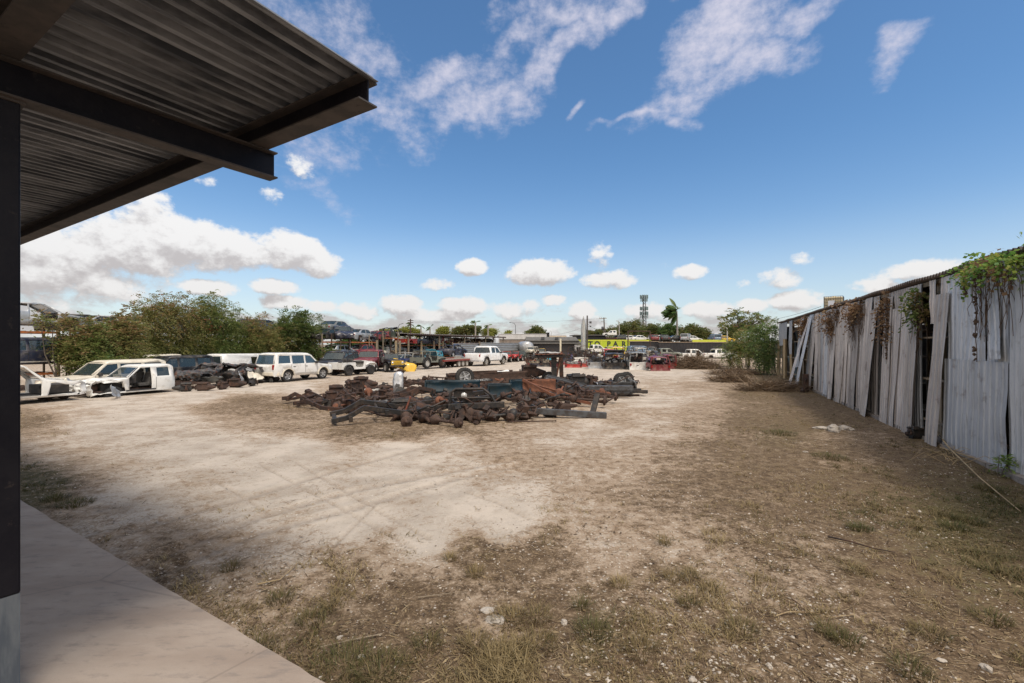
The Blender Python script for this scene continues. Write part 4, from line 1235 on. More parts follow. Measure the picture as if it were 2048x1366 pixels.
# flatbed trailer
TRAILRED = surf('faded_red_paint', (.24, .045, .035), (.17, .05, .04), 3, .6, 0, c3=RUST, s3=8)
def trailer(loc, heading, label, name, L=8.6):
    root = empty(name, (loc[0], loc[1], 0), heading, label, 'trailer')
    b = MB(); b.box((0, 0, .93), (L, 2.2, .07)); b.build('deck', surf('worn_deck_boards', (.26, .22, .17), (.16, .13, .10), 4, .85, stretch=(.6, 6, 6)), root)
    b = MB()
    for sg in (1, -1): b.box((0, sg * 1.12, .86), (L, .08, .20))
    for x in (-L / 2, L / 2): b.box((x, 0, .86), (.08, 2.3, .20))
    b.build('side_rail', TRAILRED, root)
    b = MB()
    for x in (L / 2 + .04,):
        b.path([(x, -.7, .8), (x + 1.3, 0, .62), (x + 1.6, 0, .62)], .1, .12); b.path([(x, .7, .8), (x + 1.3, 0, .62)], .1, .12)
    b.build('drawbar', TRAILRED, root)
    b = MB()
    for x in (-1.1, -.15, .8): b.tube([(x - 0, -.95, .40), (x, .95, .40)], .06, 8)
    for sg in (.6, -.6): b.box((-.15, sg, .68), (3.4, .1, .22))
    b.build('axles', RUSTDARK, root)
    for x in (-1.1, -.15, .8):
        for sg in (1, -1): wheel(root, (x, sg * 1.0, .40), .40, .24, 'steel', sg, 'DIRTYTYRE', 'PALE')
    b = MB(); b.box((-L / 2 - .15, 0, .60), (.35, 2.0, .5), taper=.8); b.build('rear_ramp', RUSTDARK, root)
    for sg in (1, -1):
        b = MB(); b.box((-L / 2 - .02, sg * .95, .84), (.05, .18, .10)); b.build('tail_light', TAIL, root)
    return root
trailer(rowpt(912, -.2), LOT + .0, 'long red flatbed trailer with three dusty wheels per side', 'flatbed_trailer', 8.6)
trailer(rowpt(898, 4.6), LOT + .05, 'second red trailer loaded with dark wreckage behind the grey-green jeep', 'flatbed_trailer', 6.5)
car('sedan', P_NAVY, rowpt(906, 4.6), LOT, 'dark blue wreck sitting on the second red trailer', 'car wreck', 'wrecked_car', z=.98, glass=None, wheels='all', crush=(-1, .25, 1), lights=False, rim='steel')
# white pickup, whole
pk = rowpt(974, -1.8)
car('pickup', P_NEWWHITE, pk, LOT - .05, 'clean new white crew-cab pickup parked past the red trailer', 'pickup truck', 'parked_pickup', scale=1.16, trim=PLASTIC, tyre='DIRTYTYRE', rimmat='PALE', bumper=(CHROME, (-1,)))
def aluminium_boat(loc, rz, label):
    root = empty('metal_boat', (loc[0], loc[1], .55), rz, label, 'boat')
    mb = MB()
    def hull(u, v):
        x = -2.6 + 5.2 * u
        w = .85 * (1 - max(0, (u - .55) / .45) ** 2.2)
        q = (v - .5) * 2
        return (x, w * (abs(q) ** .6) * (1 if q > 0 else -1), .55 * abs(q) ** 2.2 + .10 * max(0, u - .6) ** 2 * 6 * abs(q))
    mb.grid(hull, 16, 10, True)
    o = mb.build('hull', surf('boat_aluminium', (.36, .40, .43), (.26, .29, .31), 2, .4, .4), root)
    s = o.modifiers.new('sheet', 'SOLIDIFY'); s.thickness = .02
    b = MB(); b.box((-2.6, 0, .32), (.05, 1.6, .55)); b.build('transom', PALE, root)
    for x in (-1.2, 0, 1.1):
        b = MB(); b.box((x, 0, .42), (.28, 1.35, .04)); b.build('bench', PALE, root)
    b = MB()
    for x in (-1.3, 1.0): b.box((x, 0, -.28), (.16, 1.3, .54))
    b.build('cradle', WOOD, root)
aluminium_boat(rowpt(930, 3.2), LOT, 'grey aluminium boat behind the red flatbed trailer')
# red and dark jeeps past the pickup
jg = 'jeeps lined up past the white pickup'
jeep(P_RED, rowpt(1015, .0), LOT + PI + .2, 'bright red open jeep nearest the white pickup', 'open_jeep', jg, rimmat='PALE', r=.42, top=RUSTDARK)
jeep(P_RED, rowpt(1031, -.2), LOT + PI + .1, 'bright red open jeep between its red twin and the dark green jeep', 'open_jeep', jg, rimmat='PALE', r=.42, hoodm=P_RED, top=P_DKGREEN)
jeep(P_DKGREEN, rowpt(1045, .2), LOT + PI + .1, 'dark green jeep with a tall cage beside the red jeeps', 'open_jeep', jg, rimmat='PALE', r=.44, top=P_DKGREEN)
jeep(P_CREAM, rowpt(1064, 3), LOT + PI, 'cream jeep with a square window frame beside the dark shop', 'open_jeep', jg, top=P_CREAM, rim='steel', z=.6)
jeep(P_OLIVE, rowpt(1084, 3), LOT + PI + .3, 'olive jeep piled with parts in front of the dark shop', 'open_jeep', jg, top=P_YELLOW, rim='steel', z=.2)

# ------------------------------------------------------------------ foliage
def leaf_mat(name, cols, transl=.42):
    m, T, b = mat_base(name)
    t = T.n('ShaderNodeAttribute', attribute_name='tone').outputs['Fac']
    r = T.n('ShaderNodeValToRGB')
    T.set(r.inputs[0], t)
    r.color_ramp.elements[0].color = (*cols[0], 1)
    r.color_ramp.elements[1].color = (*cols[-1], 1)
    for i, c in enumerate(cols[1:-1]):
        e = r.color_ramp.elements.new((i + 1) / (len(cols) - 1)); e.color = (*c, 1)
    T.set(b.inputs['Base Color'], r.outputs[0])
    b.inputs['Roughness'].default_value = .55
    b.inputs['Specular IOR Level'].default_value = .3
    tr = T.n('ShaderNodeBsdfTranslucent'); T.set(tr.inputs[0], r.outputs[0])
    mx = T.n('ShaderNodeMixShader'); mx.inputs[0].default_value = transl
    T.set(mx.inputs[1], b.outputs[0]); T.set(mx.inputs[2], tr.outputs[0])
    T.set(m.node_tree.nodes['Material Output'].inputs[0], mx.outputs[0])
    return m
L_BUSH = leaf_mat('olive_bush_leaf', [(0.072, 0.124, 0.038), (0.124, 0.176, 0.045), (0.186, 0.206, 0.061), (0.248, 0.237, 0.083), (0.269, 0.176, 0.083)])
L_BROWN = leaf_mat('browning_bush_leaf', [(0.104, 0.135, 0.041), (0.176, 0.186, 0.058), (0.228, 0.217, 0.072), (0.310, 0.217, 0.093), (0.289, 0.155, 0.083)])
L_GREEN = leaf_mat('fresh_green_leaf', [(0.088, 0.152, 0.033), (0.150, 0.222, 0.049), (0.211, 0.291, 0.066), (0.246, 0.306, 0.083)])
L_FRESH = leaf_mat('fresh_bush_leaf', [(.07, .115, .03), (.11, .155, .045), (.15, .18, .055), (.16, .15, .06)])
L_DARK = leaf_mat('dark_green_leaf', [(0.045, 0.093, 0.029), (0.083, 0.145, 0.041), (0.124, 0.186, 0.058), (0.165, 0.176, 0.061)])
L_FAR = leaf_mat('far_tree_leaf', [(0.083, 0.113, 0.041), (0.135, 0.165, 0.053), (0.186, 0.186, 0.066), (0.228, 0.186, 0.072)])
L_YEL = leaf_mat('yellow_green_leaf', [(0.206, 0.228, 0.061), (0.289, 0.310, 0.072), (0.372, 0.352, 0.083)])
L_DRY = leaf_mat('dry_brown_leaf', [(0.206, 0.124, 0.072), (0.289, 0.176, 0.093), (0.176, 0.104, 0.061), (0.352, 0.237, 0.124)])
L_VINE = leaf_mat('vine_leaf', [(0.083, 0.186, 0.038), (0.155, 0.269, 0.052), (0.248, 0.352, 0.072), (0.352, 0.352, 0.083)])
BARK = surf('grey_bark', (.13, .105, .08), (.08, .065, .05), 5, .9, bump=.4, stretch=(3, 3, .7))

def sprigs(blobs, n, leaf=(.16, .06), per=9, length=.5, droop=.35, seed=1, spread=2.4, tone=None):
    """leaf quads set along short twigs through the blobs' volume: (verts, faces, tone)"""
    g = np.random.default_rng(seed)
    vol = np.array([b[1][0] * b[1][1] * b[1][2] for b in blobs]) ** .8
    k = g.choice(len(blobs), n, p=vol / vol.sum())
    C = np.array([tuple(b[0]) for b in blobs])[k]; Rr = np.array([tuple(b[1]) for b in blobs])[k]
    d = g.normal(size=(n, 3)); d /= np.linalg.norm(d, axis=1, keepdims=True)
    # lumps: push the shell in and out so the outline is uneven
    lump = .78 + .42 * np.sin(d[:, 0] * 5 + k) * np.sin(d[:, 1] * 4 + 2 * k) + .25 * np.sin(d[:, 2] * 7 + k * 3) * np.sin(d[:, 0] * 6)
    rad = g.random(n) ** (1 / spread)
    base = C + Rr * d * (rad * lump)[:, None]
    dirv = d * .9 + g.normal(size=(n, 3)) * .55
    dirv[:, 2] += .25
    dirv /= np.linalg.norm(dirv, axis=1, keepdims=True)
    L = length * (.6 + .8 * g.random(n))
    tn = g.random(n) if tone is None else tone(base, g)
    side = np.cross(dirv, np.array([0, 0, 1.0])); side /= np.linalg.norm(side, axis=1, keepdims=True) + 1e-6
    up = np.cross(side, dirv)
    V = np.zeros((n, per, 4, 3)); TN = np.zeros((n, per, 4))
    for j in range(per):
        s = (j + .5) / per
        p = base + dirv * (L * s)[:, None]
        p[:, 2] -= droop * L * s * s * 1.2
        sg = 1 if j % 2 else -1
        ld = side * sg * .85 + dirv * .5 + up * (g.random((n, 1)) * .5 - .2) + g.normal(size=(n, 3)) * .18
        ld[:, 2] -= droop * .7
        ld /= np.linalg.norm(ld, axis=1, keepdims=True)
        wv = np.cross(ld, up + g.normal(size=(n, 3)) * .4); wv /= np.linalg.norm(wv, axis=1, keepdims=True) + 1e-6
        ll = leaf[0] * (.7 + .6 * g.random((n, 1))); ww = leaf[1] * (.7 + .6 * g.random((n, 1)))
        V[:, j, 0] = p; V[:, j, 1] = p + ld * ll * .5 + wv * ww * .5; V[:, j, 2] = p + ld * ll; V[:, j, 3] = p + ld * ll * .5 - wv * ww * .5
        TN[:, j] = np.clip(tn + g.normal(size=n) * .08, 0, 1)[:, None]
    V = V.reshape(-1, 3)
    F = np.arange(len(V)).reshape(-1, 4)
    return V, F, TN.reshape(-1)

def plant(name, label, cat, base, blobs, n, mat, leaf=(.16, .06), per=9, length=.5, droop=.35, seed=1, stems=8, stem_r=.05, group=None, spread=2.4, trunk=False, twigs=0, tone=None):
    root = empty(name, base, 0, label, cat, group)
    b = Vector(base)
    V, F, t = sprigs([(Vector(c) - b, r) for c, r in blobs], n, leaf, per, length, droop, seed, spread, tone)
    obj('crown' if trunk else 'foliage', np_mesh('foliage', V, F, {'tone': t}), mat, root)
    rr = random.Random(seed)
    mb = MB()
    if trunk:
        top = sum((Vector(c) for c, r in blobs), Vector()) / len(blobs) - b
        mb.tube([(0, 0, -.1), (top.x * .15 + .1, top.y * .15, top.z * .35), (top.x * .5, top.y * .5, top.z * .75)], [stem_r * 2.2, stem_r * 1.7, stem_r * 1.2], 9)
        st = Vector((top.x * .45, top.y * .45, top.z * .7))
    for i in range(stems):
        c, r = blobs[i % len(blobs)]
        e = Vector(c) - b + Vector((rr.uniform(-.6, .6) * r[0], rr.uniform(-.6, .6) * r[1], rr.uniform(-.2, .75) * r[2]))
        s0 = st if trunk else Vector((e.x * .55 + rr.uniform(-.3, .3), e.y * .55 + rr.uniform(-.3, .3), -.05))
        mid = s0.lerp(e, .5) + Vector((rr.uniform(-.25, .25), rr.uniform(-.25, .25), rr.uniform(0, .3)))
        mb.tube([s0, mid, e], [stem_r, stem_r * .7, stem_r * .25], 6)
        for q in range(twigs):
            f = rr.uniform(.4, 1); p = mid.lerp(e, f)
            mb.tube([p, p + Vector((rr.uniform(-1, 1), rr.uniform(-1, 1), rr.uniform(.1, 1))) * .6], [stem_r * .3, stem_r * .1], 5)
    mb.build('trunk' if trunk else 'stem', BARK, root)
    return root

def PB(px, py, d, rx, ry, depth=None):
    c = D(px, py, d)
    return (c, (rx * d / FPX, depth or rx * d / FPX, ry * d / FPX))
def rowd(px, off): return rowpt(px, off).y
hi_brown = lambda zt, k: (lambda B, g: np.clip(.35 * g.random(len(B)) + k * np.clip(B[:, 2] / zt, 0, 1.2) * g.random(len(B)), 0, 1))
RO_ = 8.6
bg_ = 'bushes behind the row of wrecks'
def lbush(name, label, pxc, off, spec, n, mat, seed, **k):
    base = rowpt(pxc, off)
    blobs = [PB(px, py, rowd(px, off) + dd, rx, ry, dp) for px, py, rx, ry, dd, dp in spec]
    return plant(name, label, 'bush', base, blobs, n, mat, seed=seed, group=bg_, **k)
lbush('low_bush', 'low green and rust-brown bush by the dark blue SUV at far left', 140, 6.4, [(168, 702, 36, 30, 0, 1.4), (145, 690, 22, 20, 0, .9), (190, 680, 36, 26, 0, 1.3), (128, 650, 9, 15, .3, .4), (78, 640, 9, 9, 0, .3), (100, 643, 9, 8, 0, .3), (175, 650, 8, 14, 0, .4), (205, 735, 50, 24, -1, 1.2)], 2600, L_BUSH, 3, leaf=(.19, .07), length=.62, tone=hi_brown(3.2, 1.0))
lbush('low_bush', 'mid-height bush between the low rusty bush and the tall olive one', 225, 7.6, [(235, 690, 48, 42, 0, 1.7), (250, 655, 32, 26, 0, 1.2), (215, 670, 34, 22, 0, 1.2), (240, 634, 8, 13, 0, .4), (262, 622, 8, 15, 0, .4), (215, 648, 8, 10, 0, .4), (270, 730, 60, 28, -1, 1.2)], 2400, L_BROWN, 4, leaf=(.19, .07), length=.62, tone=hi_brown(4.5, .9))
lbush('tall_bush', 'tallest olive-brown feathery bush, behind the smashed white pickup', 330, 11.0, [(300, 632, 30, 40, 0, 1.5), (345, 628, 44, 36, 0, 1.7), (310, 690, 48, 42, 0, 1.9), (372, 690, 44, 45, 0, 1.9), (297, 596, 8, 13, 0, .4), (322, 596, 9, 12, 0, .4), (352, 592, 8, 10, 0, .4), (378, 596, 9, 12, 0, .4), (385, 640, 24, 40, 0, 1.5), (350, 735, 60, 25, -.8, 1.4)], 3300, L_BROWN, 5, leaf=(.20, .06), per=11, length=.95, droop=.75, spread=1.35, tone=hi_brown(7, .85))
lbush('tall_bush', 'tall olive bush with drooping tips behind the crushed grey car', 440, 11.0, [(425, 632, 42, 38, 0, 1.7), (462, 655, 26, 36, 0, 1.3), (430, 690, 52, 42, 0, 1.9), (405, 605, 22, 14, 0, .9), (424, 592, 8, 13, 0, .4), (446, 604, 8, 12, 0, .4), (470, 614, 7, 13, 0, .4), (482, 624, 6, 10, 0, .4), (490, 690, 40, 34, 0, 1.5), (440, 735, 60, 25, -.8, 1.4)], 3100, L_BUSH, 6, leaf=(.20, .06), per=11, length=.95, droop=.75, spread=1.35, tone=hi_brown(7, .75))
lbush('low_bush', 'lower brownish bush behind the white panel van', 520, 10.8, [(515, 685, 44, 36, 0, 1.7), (545, 690, 36, 40, 0, 1.7), (505, 655, 22, 18, 0, .9), (512, 640, 7, 9, 0, .4), (528, 634, 7, 9, 0, .4), (496, 642, 6, 8, 0, .4), (540, 728, 60, 25, -.6, 1.3)], 2600, L_BROWN, 7, leaf=(.20, .07), length=.65, tone=hi_brown(4.5, .8))
lbush('leafy_bush', 'bright fresh green bush behind the white SUV', 600, 10.8, [(590, 655, 40, 32, 0, 1.9), (622, 668, 26, 30, 0, 1.5), (600, 700, 50, 40, 0, 2.0), (565, 665, 26, 30, 0, 1.4), (635, 712, 30, 26, -.5, 1.4), (606, 634, 22, 12, 0, 1.0), (568, 628, 6, 9, 0, .4), (592, 622, 6, 9, 0, .4), (614, 626, 6, 9, 0, .4), (640, 642, 8, 10, 0, .5)], 3000, L_FRESH, 8, leaf=(.24, .09), per=8, length=.6, droop=.25, spread=2.2)
lbush('low_bush', 'dull green weeds at the foot of the orange pallet rack', 670, 8.0, [(662, 716, 26, 18, 0, 1.4), (690, 722, 24, 12, 0, 1.2)], 700, L_BUSH, 9, leaf=(.22, .08), length=.6)

for k_, (px, n_, lb) in enumerate(((690, 1100, 'dark thicket behind the rack with the raised tailgate'), (745, 1100, 'dark thicket behind the silver saloon on the rack'), (800, 1200, 'dark thicket behind the raised orange beam'), (850, 1200, 'dark thicket behind the red pickup bed'), (895, 900, 'dark thicket behind the left end of the grey fence'))):
    lbush('thicket_bush', lb, px, RO_ + 6.5, [(px, 697, 34, 13, 0, 2.0), (px - 14, 704, 24, 12, 0, 1.8), (px + 14, 690, 22, 10, 0, 1.6)], n_, L_DARK, 90 + k_, leaf=(.34, .14), length=.9, stems=5)
# right-hand bushes
plant('leafy_bush', 'dense olive-green bush in front of the far dark fence', 'bush', G(1490, 737), [PB(1480, 702, 50, 30, 22, 2.0), PB(1465, 690, 51, 18, 18, 1.2), PB(1500, 684, 50, 24, 22, 1.8), PB(1518, 712, 49, 20, 22, 1.6), PB(1462, 722, 50, 16, 12, 1.2), PB(1492, 665, 50, 10, 10, .7), PB(1450, 706, 50, 9, 9, .6)], 1000, L_BUSH, leaf=(.22, .075), length=.95, seed=21, stems=14, spread=1.3, droop=.5)
plant('leafy_bush', 'dark green bush against the open end of the shed', 'bush', G(1535, 745), [PB(1534, 688, 42, 18, 28, 1.4), PB(1515, 668, 43, 20, 16, 1.2), PB(1546, 664, 42, 12, 18, .9), PB(1530, 720, 42, 20, 16, 1.5), PB(1528, 650, 42, 10, 8, .7), PB(1505, 690, 42, 10, 14, .8)], 820, L_DARK, leaf=(.20, .075), length=.85, seed=22, stems=12, spread=1.6, droop=.5, tone=lambda B, g: np.clip(.4 + .6 * g.random(len(B)), 0, 1))
plant('sparse_tree', 'sparse straggly tree with bare branches showing above the right bushes', 'tree', G(1492, 735), [PB(1448, 640, 55, 16, 10, 1.2), PB(1470, 634, 55, 14, 9, 1.2), PB(1492, 640, 55, 16, 14, 1.2), PB(1516, 638, 55, 12, 12, 1.0), PB(1530, 645, 55, 14, 12, 1.0), PB(1480, 655, 55, 22, 10, 1.4), PB(1505, 660, 55, 24, 14, 1.4), PB(1468, 622, 55, 5, 5, .5), PB(1486, 627, 55, 5, 5, .5), PB(1518, 628, 55, 5, 5, .5)], 340, L_BUSH, leaf=(.34, .13), per=8, length=.7, seed=23, stems=22, stem_r=.055, trunk=True, twigs=2, spread=1.6)
plant('small_weed', 'young green weed at the foot of the right metal wall', 'weed', S(.15, .25, 0), [(S(.15, .25, .22), (.08, .08, .2))], 26, L_GREEN, leaf=(.10, .035), per=6, length=.2, seed=29, stems=4, stem_r=.008)

# far trees
def far_tree(label, px, pbase, d, spec, n, mat=L_FAR, seed=1, leaf=.55, group='trees on the skyline'):
    base = D(px, 689, d); base.z = 0
    return plant('broadleaf_tree', label, 'tree', base, [PB(a, b, d, rx, ry, rx * d / FPX * .8) for a, b, rx, ry in spec], n, mat, leaf=(leaf, leaf * .42), per=8, length=1.3, droop=.3, seed=seed, stems=7, stem_r=.16, trunk=True, group=group, spread=2.6)
far_tree('broad brown-green tree left of the cell tower', 1262, 690, 150, [(1250, 660, 22, 14), (1270, 654, 22, 14), (1240, 668, 14, 12), (1262, 672, 34, 12)], 1500, seed=31)
far_tree('round tree right of the cell tower behind the fence', 1310, 690, 145, [(1305, 658, 18, 9), (1300, 668, 24, 12), (1320, 668, 18, 12), (1286, 662, 10, 9)], 1200, seed=32)
far_tree('airy dark green tree just left of the palm', 1342, 690, 140, [(1340, 658, 18, 9), (1330, 668, 14, 10), (1352, 667, 14, 10)], 650, L_DARK, seed=33)
far_tree('wide domed tree just right of the palm', 1390, 690, 135, [(1384, 660, 16, 9), (1375, 668, 18, 11), (1400, 668, 22, 10), (1410, 673, 14, 9)], 1300, L_FAR, seed=34)
far_tree('dark domed tree above the pale warehouse roof', 1072, 690, 190, [(1072, 662, 14, 8), (1062, 668, 14, 7), (1082, 668, 12, 7)], 800, L_FAR, seed=35, leaf=.7)
far_tree('yellowish tree above the left end of the rack roofs', 770, 690, 170, [(770, 665, 12, 5), (760, 668, 10, 4), (780, 668, 10, 4)], 420, L_YEL, seed=36, leaf=.7)
far_tree('long yellow-green treetop behind the wooden utility pole', 812, 690, 170, [(812, 662, 14, 5), (800, 665, 12, 5), (828, 664, 10, 5), (836, 667, 8, 4)], 520, L_YEL, seed=37, leaf=.7)
far_tree('small yellow-green treetop mid-way along the rack roofs', 888, 690, 170, [(888, 661, 10, 6), (880, 664, 7, 4)], 360, L_YEL, seed=38, leaf=.7)
far_tree('wide olive treetop above the right end of the rack roofs', 935, 690, 170, [(920, 661, 14, 6), (940, 659, 16, 8), (952, 661, 10, 7), (910, 664, 8, 4)], 800, L_FAR, seed=39, leaf=.7)
far_tree('low green treetop right of the wide olive one', 984, 690, 175, [(984, 664, 12, 4), (972, 664, 8, 4), (1016, 667, 8, 4)], 360, L_YEL, seed=40, leaf=.7)
far_tree('small green treetop beside the upright pale hull', 1182, 690, 140, [(1180, 669, 8, 4)], 240, L_FAR, seed=41)
far_tree('green treetop between the hull and the utility pole', 1200, 690, 140, [(1198, 667, 12, 5), (1222, 664, 10, 7)], 420, L_FAR, seed=42)
far_tree('dark tree behind the grey bushes by the shed', 1455, 690, 110, [(1456, 668, 10, 14), (1470, 665, 10, 10)], 420, L_FAR, seed=43)

def palm(base, H, label, name='palm_tree', nf=16, L=3.2, wind=-1.0, seed=5, lean=0, group=None, scale=1.0, per=26):
    root = empty(name, base, 0, label, 'palm', group)
    mb = MB(); mb.tube([(0, 0, -.1), (lean * .3, 0, H * .3), (lean * .7, 0, H * .7), (lean, 0, H)], [.24 * scale, .19 * scale, .16 * scale, .14 * scale], 10)
    mb.build('trunk', surf('palm_bark', (.30, .27, .24), (.21, .185, .16), 3, .9, stretch=(1, 1, 5)), root)
    rr = random.Random(seed)
    V = []; F = []; tn = []
    ctr = Vector((lean, 0, H))
    def leafq(a, b, w, up):
        t = (b - a).normalized(); s = t.cross(up).normalized() * w
        k = len(V); V.extend([tuple(a - s * .3), tuple(a + s), tuple(b), tuple(a - s)]); F.append((k, k + 1, k + 2, k + 3)); tn.extend([tone] * 4)
    for i in range(nf):
        q = 2 * math.pi * i / nf + rr.uniform(-.2, .2)
        el = rr.choice((.85, .55, .25, -.05, -.45))
        d = Vector((math.cos(q) * math.cos(el), math.sin(q) * math.cos(el), math.sin(el)))
        d.x += wind * 1.1
        if d.x > .12 and i % 4: continue
        d.normalize()
        tone = rr.uniform(0, 1)
        p = ctr.copy(); pts = [p.copy()]
        fl = L * rr.uniform(.8, 1.1)
        for j in range(10):
            p = p + d * fl / 10
            d = (d + Vector((wind * .11, 0, -.115))).normalized()
            pts.append(p.copy())
        for j in range(per):
            s = .12 + .88 * j / per
            a = s * 10; i0 = min(int(a), 9); pt = pts[i0].lerp(pts[i0 + 1], a - i0); dd = (pts[i0 + 1] - pts[i0]).normalized()
            ll = .95 * math.sin(math.pi * min(1, s * .8 + .18)) * scale * L / 3.2
            for sg in (1, -1):
                sd_ = dd.cross(Vector((0, 0, 1))).normalized() * sg
                e = pt + (sd_ * .65 + dd * .55 + Vector((wind * .45, 0, -.5))).normalized() * ll
                leafq(pt, e, .075 * scale * L / 3.2, (sd_ + Vector((0, 0, .4))))
    obj('crown', np_mesh('fronds', np.array(V), np.array(F), {'tone': np.array(tn)}), L_DARK, root)
    return root
pb = D(1356, 689, 110); pb.z = 0
palm(pb, 10.6, 'tall palm tree bent by the wind above the far fence', L=3.6, nf=40, wind=-.85, lean=-.3, scale=1.3, per=34)
for lb, px, ytop in (('small palm silhouette just left of the rack roof middle', 842, 656), ('small palm top right of the first skyline palm', 860, 658), ('ragged palm standing out of the wide olive treetop', 951, 648), ('thin dark palm at the right end of the rack roofs', 976, 654), ('cluster palm at the foot of the wooden utility pole', 821, 652)):
    b_ = D(px, 689, 165); b_.z = 0
    palm(b_, (689 - ytop) / FPX * 165 + 3.3, lb, nf=12, L=2.0, wind=-.2, seed=px, group='small palms on the skyline', scale=1.6, per=10)

# ------------------------------------------------------------------ heaps of dead brush
TWIG = leaf_mat('dead_twig', [(.13, .085, .05), (.18, .125, .075), (.09, .058, .035), (.24, .17, .105)], 0.0)
def twigs_mesh(name, n, rad, hgt, ln, w, seed, flat=.35):
    g = np.random.default_rng(seed)
    q = g.random(n) * 2 * np.pi; r = np.sqrt(g.random(n))
    x, y = rad[0] * r * np.cos(q), rad[1] * r * np.sin(q)
    z = hgt * (1 - r ** 1.6) * g.random(n) ** .7 + .02
    d = np.stack([g.normal(size=n), g.normal(size=n), np.abs(g.normal(size=n)) * flat], 1); d /= np.linalg.norm(d, axis=1, keepdims=True)
    L = ln * (.4 + g.random(n))
    p0 = np.stack([x, y, z], 1); p2 = p0 + d * L[:, None]; p1 = (p0 + p2) / 2 + g.normal(size=(n, 3)) * .10 * ln
    for p in (p0, p1, p2): p[:, 2] = np.maximum(p[:, 2], .01)
    s = np.cross(d, g.normal(size=(n, 3))); s /= np.linalg.norm(s, axis=1, keepdims=True); s *= w
    V = np.stack([p0 - s, p0 + s, p1 + s * .8, p1 - s * .8, p2 + s * .3, p2 - s * .3], 1).reshape(-1, 3)
    k = np.arange(n)[:, None] * 6
    F = np.concatenate([k + np.array([[0, 1, 2, 3]]), k + np.array([[3, 2, 4, 5]])])
    return np_mesh(name, V, F, {'tone': np.repeat(g.random(n), 6)})
def brush_pile(px, py, rad, hgt, n, label, seed, ln=1.0, rz=0.0, w=.012, leaves=300):
    c = G(px, py)
    root = empty('brush_pile', c, rz, label, 'brush pile', 'heaps of dead brush')
    obj('twigs', twigs_mesh('twigs', n, rad, hgt, ln, w, seed), TWIG, root)
    V, F, t = sprigs([(Vector((0, 0, hgt * .25)), (rad[0] * .9, rad[1] * .9, hgt * .5))], leaves, (.12, .045), 6, .4, .3, seed)
    V[:, 2] = np.maximum(V[:, 2], .01)
    obj('dead_leaves', np_mesh('dead_leaves', V, F, {'tone': t}), L_DRY, root)
brush_pile(1385, 737, (2.5, 2.0), 1.35, 2600, 'tall rounded heap of dead brown brush left of the white pickups', 51, 1.3, w=.02, leaves=500)
brush_pile(1468, 749, (2.3, .9), .42, 1100, 'long low heap of dark twigs in front of the olive bush', 52, 1.0, .1)
brush_pile(1462, 763, (1.4, .9), .55, 900, 'small heap of dry brush in the middle of the open ground', 53, .9)
brush_pile(1548, 781, (2.2, .8), .42, 1500, 'long brown heap of brush beside the loose metal planks', 54, .9, .15)
brush_pile(1425, 735, (1.0, .6), .25, 400, 'flat scrap of brush right of the tall rounded heap', 55, .7)
# ------------------------------------------------------------------ things along the shed
posts = [(1532, 737, 690), (1539, 740, 684), (1545, 744, 681), (1557, 750, 680), (1570, 757, 678), (1584, 759, 679), (1599, 769, 681)]
for i, (px, yb, yt) in enumerate(posts):
    g = G(px, yb); h = CAM_H + (689 - yt) / FPX * g.y
    mb = MB(); mb.box((0, 0, h / 2), (.22, .2, h)); 
    o = mb.build('timber_post', PALEWOOD if i in (1, 3, 4, 5) else WOOD, None, .012)
    o.location = g; o.rotation_euler = (R(random.uniform(-1.5, 1.5)), R(random.uniform(-1.5, 1.5)), .42)
    tag(o, ['short grey timber post nearest the dark green bush', 'pale timber post next to the short grey one', 'weathered timber post beside the reddish rusty strut', 'pale timber post just right of the rusty strut', 'pale timber post in front of the hanging bluish sheet', 'pale timber post before the leaning green-blue strips', 'thick weathered timber post nearest the loose metal planks'][i], 'post', 'timber posts before the open end of the shed')
mb = MB(); mb.bar((0, 0, 0), (.1, .2, 2.9), .18, .12)
o = mb.build('rusty_pole', RUSTY); o.location = G(1549, 745); tag(o, 'rusty red steel strut among the timber posts', 'strut')
# leaning strips and junk inside the open end
for k, (px, yb, x1, y1, w, mat, lb) in enumerate([(1577, 757, 1592, 655, .30, P_LIGHTBLUE, 'pale blue strip leaning inside the open shed end'), (1588, 758, 1600, 690, .22, P_TEAL, 'dark green-blue strip leaning behind the timber posts'), (1594, 762, 1588, 665, .16, P_NAVY, 'long black tube leaning up to the shed eave'), (1606, 762, 1620, 700, .38, PALE, 'pale metal strip leaning against the shed rack'), (1573, 753, 1580, 712, .4, P_LIGHTBLUE, 'short light blue panel leaning behind the pale posts')]):
    a = G(px, yb) + Vector((.9, .4, 0)); d = a.y; b = D(x1, y1, d + .5)
    mb = MB(); mb.bar((0, 0, 0), b - a, w, .02, (0, 1, 0)); o = mb.build('leaning_strip', mat); o.location = a
    tag(o, lb, 'metal strip')
def shelf_rack(t0, t1, label):
    root = empty('storage_rack', S((t0 + t1) / 2, -1.4, 0), math.atan2(sd.y, sd.x), label, 'storage rack')
    L = t1 - t0
    for x in (-L / 2, 0, L / 2):
        mb = MB()
        for y in (-.5, .5): mb.bar((x, y, 0), (x, y, 3.6), .08, .08)
        for z in (.45, 1.35, 2.25, 3.15): mb.bar((x, -.5, z), (x, .5, z), .06, .06)
        mb.build('ladder_frame', WOOD, root)
    for z in (.5, 1.4, 2.3, 3.2):
        mb = MB(); mb.box((0, 0, z), (L, 1.05, .05)); mb.build('shelf', WOOD, root)
    return root
for t0, t1, lb in ((20.8, 26.5, 'tall timber rack of dark parts at the open end of the shed'), (27, 33.5, 'timber rack deepest in the open end of the shed'), (2.6, 4.6, 'timber rack seen through the narrow gap between leaning sheets'), (7.0, 9.0, 'timber rack behind the tall thin slot in the wall')):
    shelf_rack(t0, t1, lb)
rr = random.Random(4)
